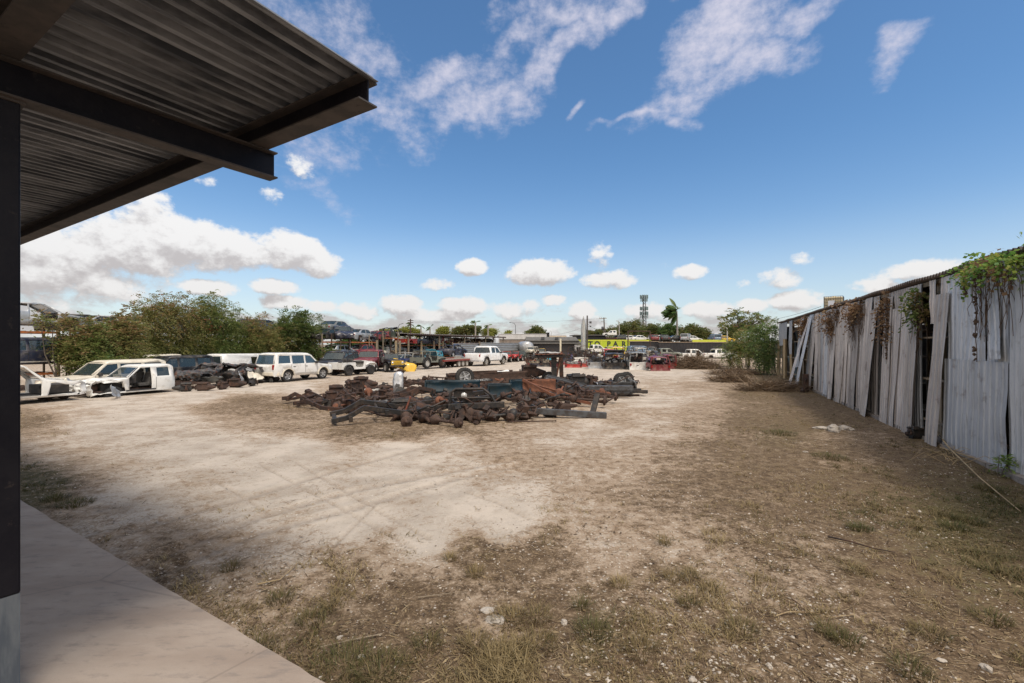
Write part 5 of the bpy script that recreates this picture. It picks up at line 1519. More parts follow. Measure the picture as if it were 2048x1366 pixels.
junkcol = [(RUSTDARK, 'dark rusty'), (RUSTY, 'rust-brown'), (PALE, 'pale dusty'), (BLACKSTEEL, 'black'), (GREYSTEEL, 'grey'), (WOOD, 'brown')]
ORD = ['first', 'second', 'third', 'fourth', 'fifth', 'sixth', 'seventh', 'eighth', 'ninth', 'tenth', 'eleventh', 'twelfth', 'thirteenth', 'fourteenth', 'fifteenth', 'sixteenth', 'seventeenth', 'eighteenth', 'nineteenth', 'twentieth']
def lump(name, mat, label, cat, loc, s=.3, seed=0, group=None, rz=0):
    """an engine-like casting: block, heads, pulleys, sump"""
    root = empty(name, loc, rz, label, cat, group)
    q = random.Random(seed)
    mb = MB(); mb.box((0, 0, s * .62), (s * 1.5, s * .9, s * .8), taper=.86); mb.box((0, 0, s * .18), (s * 1.2, s * .6, s * .36)); 
    mb.lathe([(s * .42, -.1), (s * .48, 0), (s * .3, s * .5), (s * .16, s * .9)], 10, 'X', (s * .75, 0, s * .55))
    mb.build('block', mat, root, .02)
    mb = MB()
    for y in (-.32, .32): mb.box((0, y * s, s * 1.12), (s * 1.3, s * .36, s * .24), (y * 1.2, 0, 0))
    mb.box((0, 0, s * 1.25), (s * .7, s * .3, s * .2))
    mb.build('head', mat, root, .02)
    mb = MB()
    for k in range(3): mb.lathe([(.001, .02), (s * .2, .02), (s * .2, -.02), (.001, -.02)], 12, 'X', (-s * .82, q.uniform(-.35, .35) * s, s * q.uniform(.3, 1.0)))
    for k in range(4): mb.tube([(q.uniform(-.5, .5) * s, s * .45, s * 1.0), (q.uniform(-.5, .5) * s, s * .75, s * .8), (q.uniform(-.3, .6) * s, s * .7, s * .2)], s * .06, 6)
    mb.build('pulleys', RUSTDARK, root)
    return root
n = 0
for (t0, t1, levels, per) in ((21.2, 26.2, (.53, 1.43, 2.33, 3.23), 5), (27.4, 33, (.53, 1.43, 2.33), 5), (3.1, 4.2, (.53, 1.43, 2.33), 1)):
    for li, z in enumerate(levels):
        for j in range(per):
            m, cn = junkcol[(n * 5 + j) % 6]
            where = 'the tall timber rack' if t0 == 21.2 else ('the deepest timber rack' if t0 > 26 else 'the rack behind the gap')
            lb = f'{cn} engine part, {"alone" if per == 1 else ORD[j]} on the {["lowest", "second", "third", "top"][li]} shelf of {where}'
            lump('engine_part', m, lb, 'engine part', S(t0 + (t1 - t0) * (j + .5) / per, -1.2 + rr.uniform(-.1, .2), z + .03), rr.uniform(.3, .46), n, 'engine parts on the shed racks', rr.uniform(0, 6))
            n += 1
wreck_bits()
# loose planks of sheet metal on the ground
for k, (dx, dy, rz, tilt, lb) in enumerate([(0, 0, 1.05, .10, 'lower pale metal plank of the loose stack by the shed wall'), (.35, .18, 1.0, .13, 'upper pale metal plank lying on the loose stack by the wall'), (.75, .0, .80, .25, 'short metal offcut tipped on edge at the loose stack')]):
    L = 2.6 if k < 2 else 1.3
    mb = MB()
    mb.grid(lambda u, v: ((u - .5) * L, (v - .5) * .55, .05 * abs(math.sin(v * math.pi * 2)) ), 4, 16)
    o = mb.build('metal_plank', PALE); o.location = G(1630, 778) + Vector((dx, dy, .10 + k * .12)); o.rotation_euler = (0.05, tilt, rz)
    s = o.modifiers.new('sheet', 'SOLIDIFY'); s.thickness = .01
    tag(o, lb, 'metal plank', 'loose metal planks by the shed')
# broken box at the foot of the wall
root = empty('rusty_bracket', S(18.2, .75, 0), .9, 'rusty bracket frame standing at the foot of the kicked-out sheets', 'bracket')
mb = MB(); mb.bar((-.3, 0, 0), (-.3, 0, .9), .1, .06); mb.bar((.35, 0, 0), (.35, 0, 1.0), .3, .05); mb.bar((-.3, 0, .6), (.35, 0, .7), .08, .06); mb.bar((-.6, .1, .1), (.4, .1, .2), .12, .08); mb.build('frame', RUSTDARK, root)
# tote tank standing beyond the eave
def tote(px, d, ztop, label):
    c = D(px, 689, d)
    root = empty('tote_tank', (c.x, c.y, ztop - 1.17), .9, label, 'tote tank')
    mb = MB(); mb.box((0, 0, .62), (1.14, .96, .98)); mb.lathe([(.16, 0), (.16, .06), (.001, .07)], 12, 'Z', (0, 0, 1.11)); mb.build('tank', surf('yellowed_plastic', (.56, .47, .30), (.48, .38, .22), 2, .5), root, .06)
    mb = MB()
    for z in (.18, .38, .58, .78, .98, 1.14):
        mb.tube([(-.6, -.5, z), (.6, -.5, z), (.6, .5, z), (-.6, .5, z), (-.6, -.5, z)], .011, 5)
    for i in range(9):
        x = -.6 + 1.2 * i / 8; y = -.5 + i / 8
        for s in (-1, 1):
            mb.tube([(x, s * .5, .12), (x, s * .5, 1.14)], .009, 5); mb.tube([(s * .6, y, .12), (s * .6, y, 1.14)], .009, 5)
    mb.build('cage', GREYSTEEL, root)
    mb = MB(); mb.box((0, 0, .07), (1.2, 1.0, .1)); mb.build('pallet', PLASTIC, root)
    mb = MB(); mb.box((-.612, .1, .62), (.006, .34, .5)); mb.build('plate', surf('label_plate', (.62, .63, .66), (.5, .52, .55), 2, .5), root)
    mb = MB(); mb.box((0, 0, -(ztop - 1.17 - 4.9) / 2), (1.1, .9, ztop - 1.17 - 4.9)); mb.build('stand', BLACKSTEEL, root)
    return root
tote(1668, 30, 2.7 + (689 - 593) / FPX * 30, 'caged yellow-white liquid tote tank standing above the shed roof')
# vines on the shed
def vine(name, label, tc, zc, blobs, n, mat, hang, seed, leaf=(.12, .08), tails=()):
    root = empty(name, S(tc, .05, zc), 0, label, 'vine', 'vines hanging on the shed')
    b = Vector(root.location)
    V, F, t = sprigs([(S(tt, nn, z) - b, (rx, .18, rz)) for tt, nn, z, rx, rz in blobs], n, leaf, 6, .28, .8, seed)
    obj('foliage', np_mesh('foliage', V, F, {'tone': t}), mat, root)
    q = random.Random(seed)
    mb = MB()
    for i in range(hang):
        tt, nn, z, rx, rz = blobs[i % len(blobs)]
        p = S(tt + q.uniform(-.9, .9) * rx, .10 + q.random() * .12, z + rz * .2) - b
        pts = [p]
        L = q.uniform(.5, 1.7)
        for j in range(6): 
            p = p + Vector((q.uniform(-.06, .06), q.uniform(-.06, .06), -L / 6)); pts.append(p)
        mb.tube(pts, .007, 4)
    for tt, z0, z1 in tails:
        pts = [S(tt + .04 * math.sin(k * 1.3), .16, z0 + (z1 - z0) * k / 9) - b for k in range(10)]
        mb.tube(pts, .009, 5)
        for k in range(26):
            f = q.random(); p = S(tt + q.uniform(-.06, .06), .18, z0 + (z1 - z0) * f) - b
            mb.box(p, (.05, .03, .07), (q.random() * 3, q.random() * 3, q.random() * 3))
    mb.build('stem', surf('vine_stem', (.11, .07, .045), (.07, .045, .03), 8, .9), root)
vine('dry_vine', 'dead brown vine over the wall near the open shed end', 15.2, 4.1, [(15.6, .1, 4.1, .7, .5), (14.9, .1, 3.7, .5, .6), (14.2, .1, 4.3, .4, .35)], 170, L_DRY, 50, 61)
vine('dry_vine', 'dead brown vine left of the tall thin slot', 10.8, 4.0, [(10.9, .1, 4.3, .75, .4), (11.3, .1, 3.9, .4, .5), (10.2, .1, 4.2, .5, .4)], 180, L_DRY, 56, 62)
vine('dry_vine', 'thin dead creeper right of the tall thin slot', 7.3, 3.9, [(7.3, .12, 4.0, .2, .5), (7.2, .12, 3.2, .12, .5)], 90, L_DRY, 18, 63, tails=((7.15, 4.2, 1.8),))
vine('dry_vine', 'greenish-brown creeper tuft on the leaning sheets', 4.75, 3.8, [(4.7, .16, 4.12, .32, .22), (4.75, .16, 3.7, .18, .35)], 90, L_BUSH, 20, 64)
vine('dry_vine', 'dead brown vine under the eave at the open shed end', 21.3, 4.0, [(21.4, .1, 4.1, .6, .4), (22.2, .1, 3.6, .4, .5)], 220, L_DRY, 12, 65)
vine('green_vine', 'leafy green vine over the eave of the blue-grey wall', .6, 4.6, [(1.5, .2, 4.42, .35, .08), (.8, .22, 4.42, .6, .09), (-.2, .22, 4.43, .9, .10), (-2.0, .2, 4.44, 1.2, .11), (1.85, .2, 4.32, .10, .10)], 330, L_VINE, 0, 66, leaf=(.09, .075), tails=((1.42, 4.4, 2.3), (1.88, 4.4, 3.9)))
vine('dry_vine', 'dry brown creeper hanging below the green leafy vine', .5, 4.3, [(1.2, .12, 4.40, .4, .12), (.3, .12, 4.40, .6, .14), (-1.0, .12, 4.40, .8, .16)], 40, L_DRY, 60, 67)
# motor by the gap
lump('small_pump', BLACKSTEEL, 'small black pump at the foot of the gap in the sheets', 'pump', S(4.2, .35, .0), .26, 77)
# long dry canes and sticks
def stick(name, label, pts, r, mat, cat, group=None):
    b = Vector(pts[0]); b.z = 0
    mb = MB(); mb.tube([Vector(p) - b for p in pts], [r * (1 - .6 * i / (len(pts) - 1)) for i in range(len(pts))], 6)
    o = mb.build(name, mat); o.location = b; tag(o, label, cat, group)
CANE = surf('dry_cane', (.36, .27, .15), (.25, .17, .09), 5, .8)
def gz(px, py, z=.03): 
    g = G(px, py); return Vector((g.x, g.y, z + ground_z(np.array([g.x]), np.array([g.y]))[0]))
stick('dry_cane', 'long straw-coloured cane lying across the ground at the right edge', [gz(1862, 868, .25), gz(1900, 912, .16), gz(1960, 965, .10), gz(2040, 1026, .04)], .022, CANE, 'cane', 'dry canes by the wall')
stick('dry_cane', 'thin cane lying along the wall foot above the long one', [gz(1880, 905, .12), gz(1950, 925, .08), gz(2020, 945, .05), gz(2100, 965, .04)], .014, CANE, 'cane', 'dry canes by the wall')
for k in range(14):
    a = rr.uniform(0, 6.3); p = gz(1900 + rr.uniform(-10, 25), 915 + rr.uniform(-10, 22), .05)
    q = p + Vector((rr.uniform(-.9, .9), rr.uniform(-.9, .5), 0)); q.z = .03
    m = (p + q) / 2 + Vector((rr.uniform(-.2, .2), rr.uniform(-.2, .2), rr.uniform(.1, .3)))
    stick('dry_stalk', 'thin bent dry stem in the tangle where the canes cross', [p, m, q], .008, CANE, 'stem', 'tangle of dry stems where the canes cross')
for lb, pts, r, m in (('dark charred branch lying on the right foreground', [gz(1655, 1078), gz(1700, 1088), gz(1745, 1102), gz(1790, 1111)], .013, RUSTDARK), ('forked pale twig in the lower right grass', [gz(1552, 1236), gz(1575, 1228), gz(1625, 1229), gz(1660, 1240), gz(1708, 1234)], .006, CANE),
                      ('short dark stick in the lower right grass', [gz(1585, 1205), gz(1602, 1216)], .007, RUSTDARK), ('thin grey stick near the slab edge', [gz(765, 1275), gz(700, 1288), gz(640, 1300)], .007, WOOD), ('dark twig lying in the foreground scrub', [gz(836, 1202), gz(880, 1196), gz(935, 1190)], .006, WOOD),
                      ('bent straw stalk left of centre foreground', [gz(515, 1175), gz(560, 1165), gz(600, 1130)], .008, CANE)):
    stick('fallen_branch', lb, pts, r, m, 'stick', 'sticks lying on the ground')
# lumps of limestone
STONE = surf('limestone', (.42, .37, .31), (.31, .265, .215), 4, .9, c3=(.18, .15, .12), s3=12, bump=.6, bscale=18)
def rock(label, px, py, s, seed, flat=.6):
    bm = bmesh.new(); bmesh.ops.create_icosphere(bm, subdivisions=3, radius=1)
    for v in bm.verts:
        n_ = mnoise.noise(v.co * 1.3 + Vector((seed * 5, 0, 0))) * .45 + mnoise.noise(v.co * 3.5 + Vector((seed, 3, 0))) * .15
        v.co *= 1 + n_
        v.co.x *= s; v.co.y *= s * .75; v.co.z *= s * flat
    me = bpy.data.meshes.new('rock'); bm.to_mesh(me); bm.free()
    o = obj('rock', me, STONE); p = gz(px, py, s * flat * .35); o.location = p; o.rotation_euler = (0, 0, seed)
    tag(o, label, 'rock', 'lumps of limestone')
for k, a in enumerate([('largest angular limestone block near the metal wall', 1667, 863, .30, .6), ('second limestone block right of the largest one', 1688, 860, .22, .6), ('flat limestone slab left of the largest block', 1645, 858, .30, .22), ('small limestone lump right of the blocks by the wall', 1703, 862, .13, .6), ('pale stone in the lower right corner', 1972, 1338, .065, .7), ('grey stone left of the pale one in the lower right', 1882, 1320, .06, .5), ('pale stone at the bottom of the open foreground', 1385, 1360, .06, .5),
        ('small white stone in the bottom centre right', 1538, 1330, .05, .6), ('pale flat stone in the centre scrub patch', 990, 1240, .16, .16), ('long pale stone in the centre scrub patch', 975, 1222, .12, .2), ('dark stone in the centre foreground grass', 1128, 1247, .06, .7), ('pinkish stone near the slab in the lower left', 722, 1315, .05, .6), ('grey stone at the bottom edge left of centre right', 1385, 1300, .04, .5), ('pale stone beside the slab edge', 678, 1278, .045, .6), ('white stone by the leaning wall panel foot', 1610, 905, .10, .4)]):
    rock(a[0], a[1], a[2], a[3] * (.62 if k > 3 else .8), k + 1, a[4])
# ------------------------------------------------------------------ the heap of chassis frames and axles in the middle
PG = 'chassis parts heaped in the middle of the lot'
def at(root, px, py, z=0.0, h=0.0, pitch=0.0, roll=0.0):
    root.location = G(px, py) + Vector((0, 0, z)); root.rotation_euler = (roll, pitch, h); root.scale = root.scale * 1.10; return root
def ladder(label, mat, L=4.6, W=.86, kick=.16, rail=(.085, .15), nc=5, flare=.0, extra=True, cat='chassis frame', name='ladder_chassis'):
    root = empty(name, (0, 0, 0), 0, label, cat, PG)
    for sg in (1, -1):
        mb = MB()
        pts = [(L / 2, sg * W * .42, .10), (L * .36, sg * W * .42, .12), (L * .24, sg * W * .5, .02), (-L * .10, sg * W * .5, .02), (-L * .22, sg * W * .5, .10 + kick * .4), (-L * .32, sg * W * .48, .10 + kick), (-L * .42, sg * W * .48, .12), (-L * .5, sg * W * .48, .08)]
        mb.path([(x, y, z + rail[1] / 2) for x, y, z in pts], rail[0], rail[1])
        if extra:
            for x, z in ((L * .30, .14), (-L * .2, .2), (-L * .4, .16)): mb.box((x, sg * (W * .5 + .07), z), (.12, .10, .16))
        mb.build('side_rail', mat, root, .008)
    for i in range(nc):
        x = L * (.48 - .96 * i / (nc - 1)); f = abs(x / L)
        z = .14 if i in (0, nc - 1) else (.08 if x > -L * .15 else .22)
        mb = MB()
        if i % 2: mb.tube([(x, -W * .46, z + .05), (x, 0, z), (x, W * .46, z + .05)], .055, 8)
        else: mb.path([(x, -W * .44, z), (x, -W * .2, z - .03), (x, W * .2, z - .03), (x, W * .44, z)], .12, .10)
        mb.build('crossmember', mat, root)
    return root
def axle(label, mat, L=1.55, diff=.18, drum=.16, name='axle', bracket=True, hub=True, group=PG):
    root = empty(name, (0, 0, 0), 0, label, 'axle', group)
    mb = MB()
    o = .14 * L
    mb.lathe([(.06, -L / 2), (.05, -L / 2 + .08), (.048, o - diff * 1.3), (.075, o - diff), (diff * .92, o - .05), (diff, o), (diff * .92, o + .05), (.075, o + diff), (.048, o + diff * 1.3), (.05, L / 2 - .08), (.06, L / 2)], 14, 'Y')
    mb.lathe([(diff * .7, 0), (diff * .5, .14), (.06, .22), (.05, .34), (.001, .35)], 12, 'X', (0, o, 0))
    if bracket:
        for y in (-L * .33, L * .36): mb.box((0, y, .06), (.16, .07, .08)); mb.tube([(.1, y, -.03), (.26, y + .1, .22)], .022, 6)
    mb.build('housing', mat, root)
    if hub:
        for sg in (1, -1):
            d = MB(); y = sg * L / 2
            d.lathe([(.05, -.05 * sg), (drum, -.05 * sg), (drum * 1.06, -.02 * sg), (drum, .03 * sg), (drum * .86, .045 * sg), (.06, .05 * sg), (.055, .10 * sg), (.001, .11 * sg)], 16, 'Y', (0, y, 0))
            for k in range(5): d.box((math.cos(k * 1.257) * drum * .55, y + sg * .07, math.sin(k * 1.257) * drum * .55), (.02, .05, .02))
            d.build('brake_drum', mat, root)
    return root
def leaf_spring(label, mat, L=1.3, n=4):
    root = empty('leaf_spring', (0, 0, 0), 0, label, 'leaf spring', PG)
    mb = MB()
    for k in range(n):
        l = L * (1 - k * .2)
        mb.path([(l * (u - .5), 0, .22 * (2 * (u - .5)) ** 2 * (l / L) ** 2 - k * .016) for u in [i / 10 for i in range(11)]], .065, .013)
    mb.lathe([(.03, -.04), (.03, .04)], 8, 'Y', (L / 2, 0, .22)); mb.lathe([(.03, -.04), (.03, .04)], 8, 'Y', (-L / 2, 0, .22))
    mb.build('leaves', mat, root)
    c = MB(); c.box((0, 0, -.02), (.10, .10, .10)); c.build('clamp', RUSTDARK, root)
    return root
def shaft(label, mat, L=1.3, r=.04, name='drive_shaft'):
    root = empty(name, (0, 0, 0), 0, label, 'drive shaft', PG)
    mb = MB(); mb.lathe([(r * .7, -L / 2), (r, -L / 2 + .06), (r, L / 2 - .06), (r * .7, L / 2)], 10, 'X'); mb.build('tube', mat, root)
    for s in (1, -1):
        m = MB(); m.box((s * L / 2, 0, 0), (.10, r * 2.4, r * 1.2)); m.lathe([(r * .8, -r * 1.4), (r * .8, r * 1.4)], 8, 'Z', (s * (L / 2 + .04), 0, 0)); m.build('joint', mat, root)
    return root
def gearbox(label, mat, s=1.0):
    root = empty('gearbox', (0, 0, 0), 0, label, 'gearbox', PG)
    mb = MB(); mb.lathe([(.001, -.42), (.22, -.42), (.24, -.38), (.20, -.25), (.13, -.12), (.12, .12), (.09, .2), (.07, .42), (.05, .5), (.001, .5)], 14, 'X'); mb.box((0, 0, -.1), (.34, .28, .12)); mb.build('case', mat, root)
    m = MB(); m.box((.1, 0, .14), (.16, .14, .08)); m.tube([(.1, 0, .16), (.06, .02, .4)], .014, 6); m.build('selector', RUSTDARK, root)
    root.scale = (s,) * 3
    return root
def muffler(label, mat):
    root = empty('exhaust_muffler', (0, 0, 0), 0, label, 'muffler', PG)
    mb = MB(); mb.lathe([(.001, -.62), (.13, -.62), (.17, -.58), (.18, -.2), (.175, 0), (.18, .2), (.17, .58), (.13, .62), (.001, .62)], 16, 'X'); mb.build('can', mat, root)
    m = MB(); m.tube([(-.6, 0, .03), (-.9, .02, .06), (-1.2, .2, .02)], .03, 8); m.tube([(.6, 0, -.03), (.85, 0, -.02)], .03, 8); m.build('pipe', mat, root)
    return root
def coil(label, mat, h=.4, r=.07):
    mb = MB(); mb.tube([(r * math.cos(k * .5), r * math.sin(k * .5), h * k / 75) for k in range(76)], .011, 5)
    o = mb.build('coil_spring', mat); tag(o, label, 'coil spring', PG); return o
def tank(label, mat):
    root = empty('fuel_tank', (0, 0, 0), 0, label, 'fuel tank', PG)
    mb = MB(); mb.box((0, 0, .15), (1.0, .55, .28), taper=.92); mb.build('shell', mat, root, .05)
    m = MB()
    for x in (-.3, .3): m.path([(x, -.30, .05), (x, -.29, .30), (x, .29, .30), (x, .30, .05)], .05, .012)
    m.build('strap', RUSTDARK, root)
    m = MB(); m.lathe([(.04, 0), (.04, .05), (.001, .06)], 10, 'Z', (.2, .1, .30)); m.build('cap', PLASTIC, root)
    return root

random.seed(5)
U = lambda a, b: random.uniform(a, b)
# long frames (label, material, L, W, kick, px, py, z, heading, pitch, roll)
for lb, m, L, W_, k, px, py, z, h, p, r in [
    ('dark brown frame lying flat at the left end of the heap', RUSTDARK, 4.2, 1.15, .12, 684, 818, .0, -.52, 0, .02),
    ('brown frame with curved ends behind the leftmost frame', RUSTDARK, 3.2, 1.0, .20, 648, 807, .02, -.20, .02, -.04),
    ('black frame in front of the heap, rising to the right', BLACKSTEEL, 5.4, .95, .26, 835, 836, .30, .42, -.09, .10),
    ('dark frame crossing behind the teal panels', RUSTDARK, 4.6, .95, .2, 900, 806, .42, .55, -.03, -.06),
    ('rust-red frame at the far side of the heap', RUSTY, 5.0, 1.1, .1, 985, 778, .30, .72, -.03, .05),
    ('brown frame under the wheel left of the stand', RUSTDARK, 4.2, .9, .15, 880, 782, .22, .3, 0, .05),
    ('rusty frame in the centre of the heap beside the bright rust panel', RUSTY, 4.4, .95, .2, 1110, 800, .25, -.30, .02, .04),
    ('dark frame under the upturned car nose', BLACKSTEEL, 4.4, .95, .2, 1200, 792, .05, .12, .0, 0),
    ('rusty frame behind the foot of the stand', RUSTDARK, 4.2, .9, .2, 1150, 782, .15, -.15, .02, .05),
    ('rusty low frame among the hubs behind the chrome tank end', RUSTDARK, 3.8, .9, .2, 830, 790, .10, .5, 0, 0)]:
    at(ladder(lb, m, L, W_, k), px, py, z, h, p, r)
# axles
for lb, m, L, dr, px, py, z, h, p, r in [
    ('rusty axle with round drums nearest the camera, left of the brush guard', RUSTY, 1.6, .17, 812, 845, .17, .25, 0, 0),
    ('second rusty axle along the front edge, under the brush guard', RUSTY, 1.6, .16, 880, 851, .17, .9, 0, 0),
    ('rusty axle with its drum facing the camera right of the brush guard', RUSTDARK, 1.7, .20, 1000, 842, .20, -1.0, 0, 0),
    ('dark rusty axle behind the drum-faced one', RUSTDARK, 1.6, .18, 1030, 832, .20, -.95, 0, 0),
    ('slim rusty axle along the ground right of the front hubs', RUSTY, 1.6, .14, 1048, 838, .16, -.6, 0, 0),
    ('long rusty axle on the right side above the grey square beam', RUSTY, 1.9, .17, 1160, 814, .34, 1.35, 0, .05),
    ('rusty axle with a fat housing right of the standing bracket', RUSTY, 1.7, .17, 1190, 806, .30, 1.5, 0, 0),
    ('dark axle leaning over the back of the leftmost frame', RUSTDARK, 1.6, .16, 682, 794, .30, .4, 0, .1),
    ('rusty axle with a lifted drum left of the chrome tank end', RUSTDARK, 1.5, .16, 720, 788, .42, 1.2, 0, .25),
    ('rusty axle with its round drum raised beside the chrome tank end', RUSTY, 1.4, .19, 800, 786, .75, .3, .1, .5),
    ('rusty axle first in the row behind the muffler', RUSTY, 1.5, .16, 825, 783, .52, 1.1, 0, .1),
    ('rusty axle second in the row behind the muffler', RUSTY, 1.5, .15, 845, 780, .50, .9, 0, -.1),
    ('rusty axle third in the row behind the muffler', RUSTDARK, 1.5, .15, 868, 777, .50, 1.0, 0, .1),
    ('rusty axle tangled behind the teal panels', RUSTY, 1.6, .16, 950, 800, .60, .5, 0, .15),
    ('rusty axle under the bright rust panel', RUSTDARK, 1.6, .17, 1075, 808, .35, .8, 0, .1),
    ('rusty axle at the far right behind the engine cluster', RUSTDARK, 1.5, .16, 1190, 772, .35, .4, 0, .2),
    ('rusty axle in the middle behind the teal panels and the rust box', RUSTY, 1.6, .16, 1020, 790, .42, .2, 0, -.1),
    ('dark axle end poking out behind the far rust-red frame', RUSTDARK, 1.5, .16, 1060, 770, .35, 1.3, 0, .1)]:
    at(axle(lb, m, L, .17, dr), px, py, z, h, p, r)
# springs, shafts
for lb, m, L, px, py, z, h, r in [('thin curved leaf spring at the left tip of the heap', RUSTDARK, 1.5, 630, 812, .06, -.5, .1), ('curved leaf spring along the front of the black frame', RUSTDARK, 1.5, 780, 838, .15, .3, .3), ('leaf spring standing behind the black brush guard', BLACKSTEEL, 1.4, 905, 818, .55, .5, 1.2),
                               ('rusty leaf spring over the centre of the heap', RUSTY, 1.5, 1090, 790, .75, -.6, .2), ('rusty leaf spring on the right near the grey square beam', RUSTY, 1.4, 1205, 810, .15, .5, .2), ('leaf spring on top of the far rust-red frame', RUSTDARK, 1.4, 960, 776, .60, .8, .1)]:
    at(leaf_spring(lb, m, L), px, py, z, h, 0, r)
for lb, m, L, px, py, z, h, p in [('rusty drive shaft leaning over the centre of the heap', RUSTBRIGHT, 2.6, 1105, 806, .62, -.45, .22), ('drive shaft lying behind the leftmost frame', RUSTDARK, 1.5, 658, 800, .15, .3, 0), ('drive shaft pointing up from the front hubs', RUSTDARK, 1.2, 990, 826, .45, 2.2, -.55),
                                 ('long dark drive shaft across the right of the heap', BLACKSTEEL, 2.4, 1180, 790, .50, .05, .03), ('rusty drive shaft among the back axles', RUSTY, 1.5, 885, 777, .66, .4, .1), ('drive shaft sticking up between the teal panels', RUSTY, 1.2, 985, 806, .75, .3, -.5), ('thin rusty rod along the ground right of the front hubs', RUSTY, 1.4, 1065, 846, .06, .1, 0)]:
    at(shaft(lb, m, L, .045 if 'thin' not in lb else .02), px, py, z, h, p)
# engines, gearboxes
for lb, m, s, px, py, z, h in [('brown engine lump behind the leftmost frame', RUSTDARK, .46, 672, 796, .0, .4), ('rusty engine lump on the left part of the heap', RUSTDARK, .44, 705, 792, .2, 1.2), ('dark square engine with a flat top left of the pale fender', RUSTDARK, .48, 722, 790, .3, .1),
                               ('black engine with tubes right of the stand', BLACKSTEEL, .62, 1152, 784, .15, .5), ('dark engine beside the black tubed one', RUSTDARK, .55, 1180, 782, .1, 2.0), ('rusty engine under the stand', RUSTY, .5, 1082, 796, .2, .7), ('rusty engine in the middle of the heap behind the brush guard', RUSTDARK, .5, 940, 812, .25, 1.9),
                               ('brown engine at the far end of the rust-red frame', RUSTDARK, .62, 1058, 772, .5, .2), ('engine lump behind the first wheel', RUSTDARK, .5, 905, 776, .2, .4), ('dark engine below the tilted black frame', BLACKSTEEL, .46, 800, 832, .0, .2), ('rust-brown engine left of the chrome tank end', RUSTY, .42, 765, 797, .05, .6)]:
    at(lump('engine', m, lb, 'engine', (0, 0, 0), s, px, PG), px, py, z, h)
for lb, m, s, px, py, z, h, p in [('rusty gearbox by the front axles', RUSTY, 1.0, 955, 838, .22, .4, 0), ('dark gearbox below the black frame', RUSTDARK, 1.1, 860, 832, .30, .2, 0), ('brown gearbox in the centre of the heap', RUSTDARK, 1.1, 1060, 812, .30, 1.2, .2), ('rusty gearbox among the back axles', RUSTY, 1.0, 905, 788, .55, 2.6, .1), ('rusty gearbox under the long axle on the right', RUSTY, 1.0, 1130, 822, .2, .4, 0), ('dark gearbox behind the pale fender', RUSTDARK, 1.0, 745, 790, .35, .5, .2)]:
    at(gearbox(lb, m, s), px, py, z, h, p)
at(muffler('rough brown muffler drum left of the first wheel', RUSTY), 880, 790, .62, .15)
at(muffler('dark muffler lying at the right behind the engines', RUSTDARK), 1125, 775, .35, .5)
at(tank('flat black fuel tank on the right behind the stand', BLACKSTEEL), 1135, 766, .10, .2)
at(tank('dark flat tank at the far right under the upturned nose', BLACKSTEEL), 1215, 775, .1, .3)
at(tank('rusty flat tank inside the leftmost frame', RUSTDARK), 690, 815, .03, -.4)
for lb, px, py, z in [('dark coil spring standing by the black frame', 858, 840, .05), ('rusty coil spring in the centre of the heap', 1040, 816, .35), ('rusty coil spring on the right of the engines', 1200, 797, .2), ('coil spring left of the pale fender', 712, 800, .2)]:
    o = coil(lb, RUSTDARK, .45, .08); at(o, px, py, z, 0, .3, .4)
for k in range(16):
    px, py = [(748, 828), (776, 842), (846, 846), (905, 843), (935, 845), (965, 832), (1018, 822), (1045, 822), (1090, 820), (1110, 812), (1148, 800), (1170, 798), (1228, 790), (1010, 800), (930, 795), (850, 800)][k]
    mb = MB(); a = Vector((0, 0, 0)); pts = [a]
    for j in range(4): a = a + Vector((U(-.3, .45), U(-.3, .3), U(-.12, .2))); pts.append(a.copy())
    mn = min(p.z for p in pts); pts = [p - Vector((0, 0, mn)) for p in pts]
    mb.tube(pts, U(.018, .035), 6)
    o = mb.build('bent_rod', [RUSTY, RUSTDARK, BLACKSTEEL][k % 3]); at(o, px, py, U(.1, .5))
    tag(o, 'bent rusty rod tangled among the heaped axles and frames', 'rod', 'bent rods in the chassis heap')
q_ = random.Random(31)
spots = [(640,806),(662,812),(700,806),(735,812),(760,818),(790,826),(815,822),(838,828),(862,818),(890,826),(915,834),(940,822),(968,818),(990,812),(1012,812),(1030,822),(1052,802),(1066,818),(1092,806),(1100,790),(1120,798),(1140,792),(1160,806),(1176,786),(1195,800),(1212,786),(860,800),(885,808),(920,796),(950,788),(975,796),(1000,784),(1040,786),(1075,782),(1128,776),(810,800),(835,806),(770,808)]
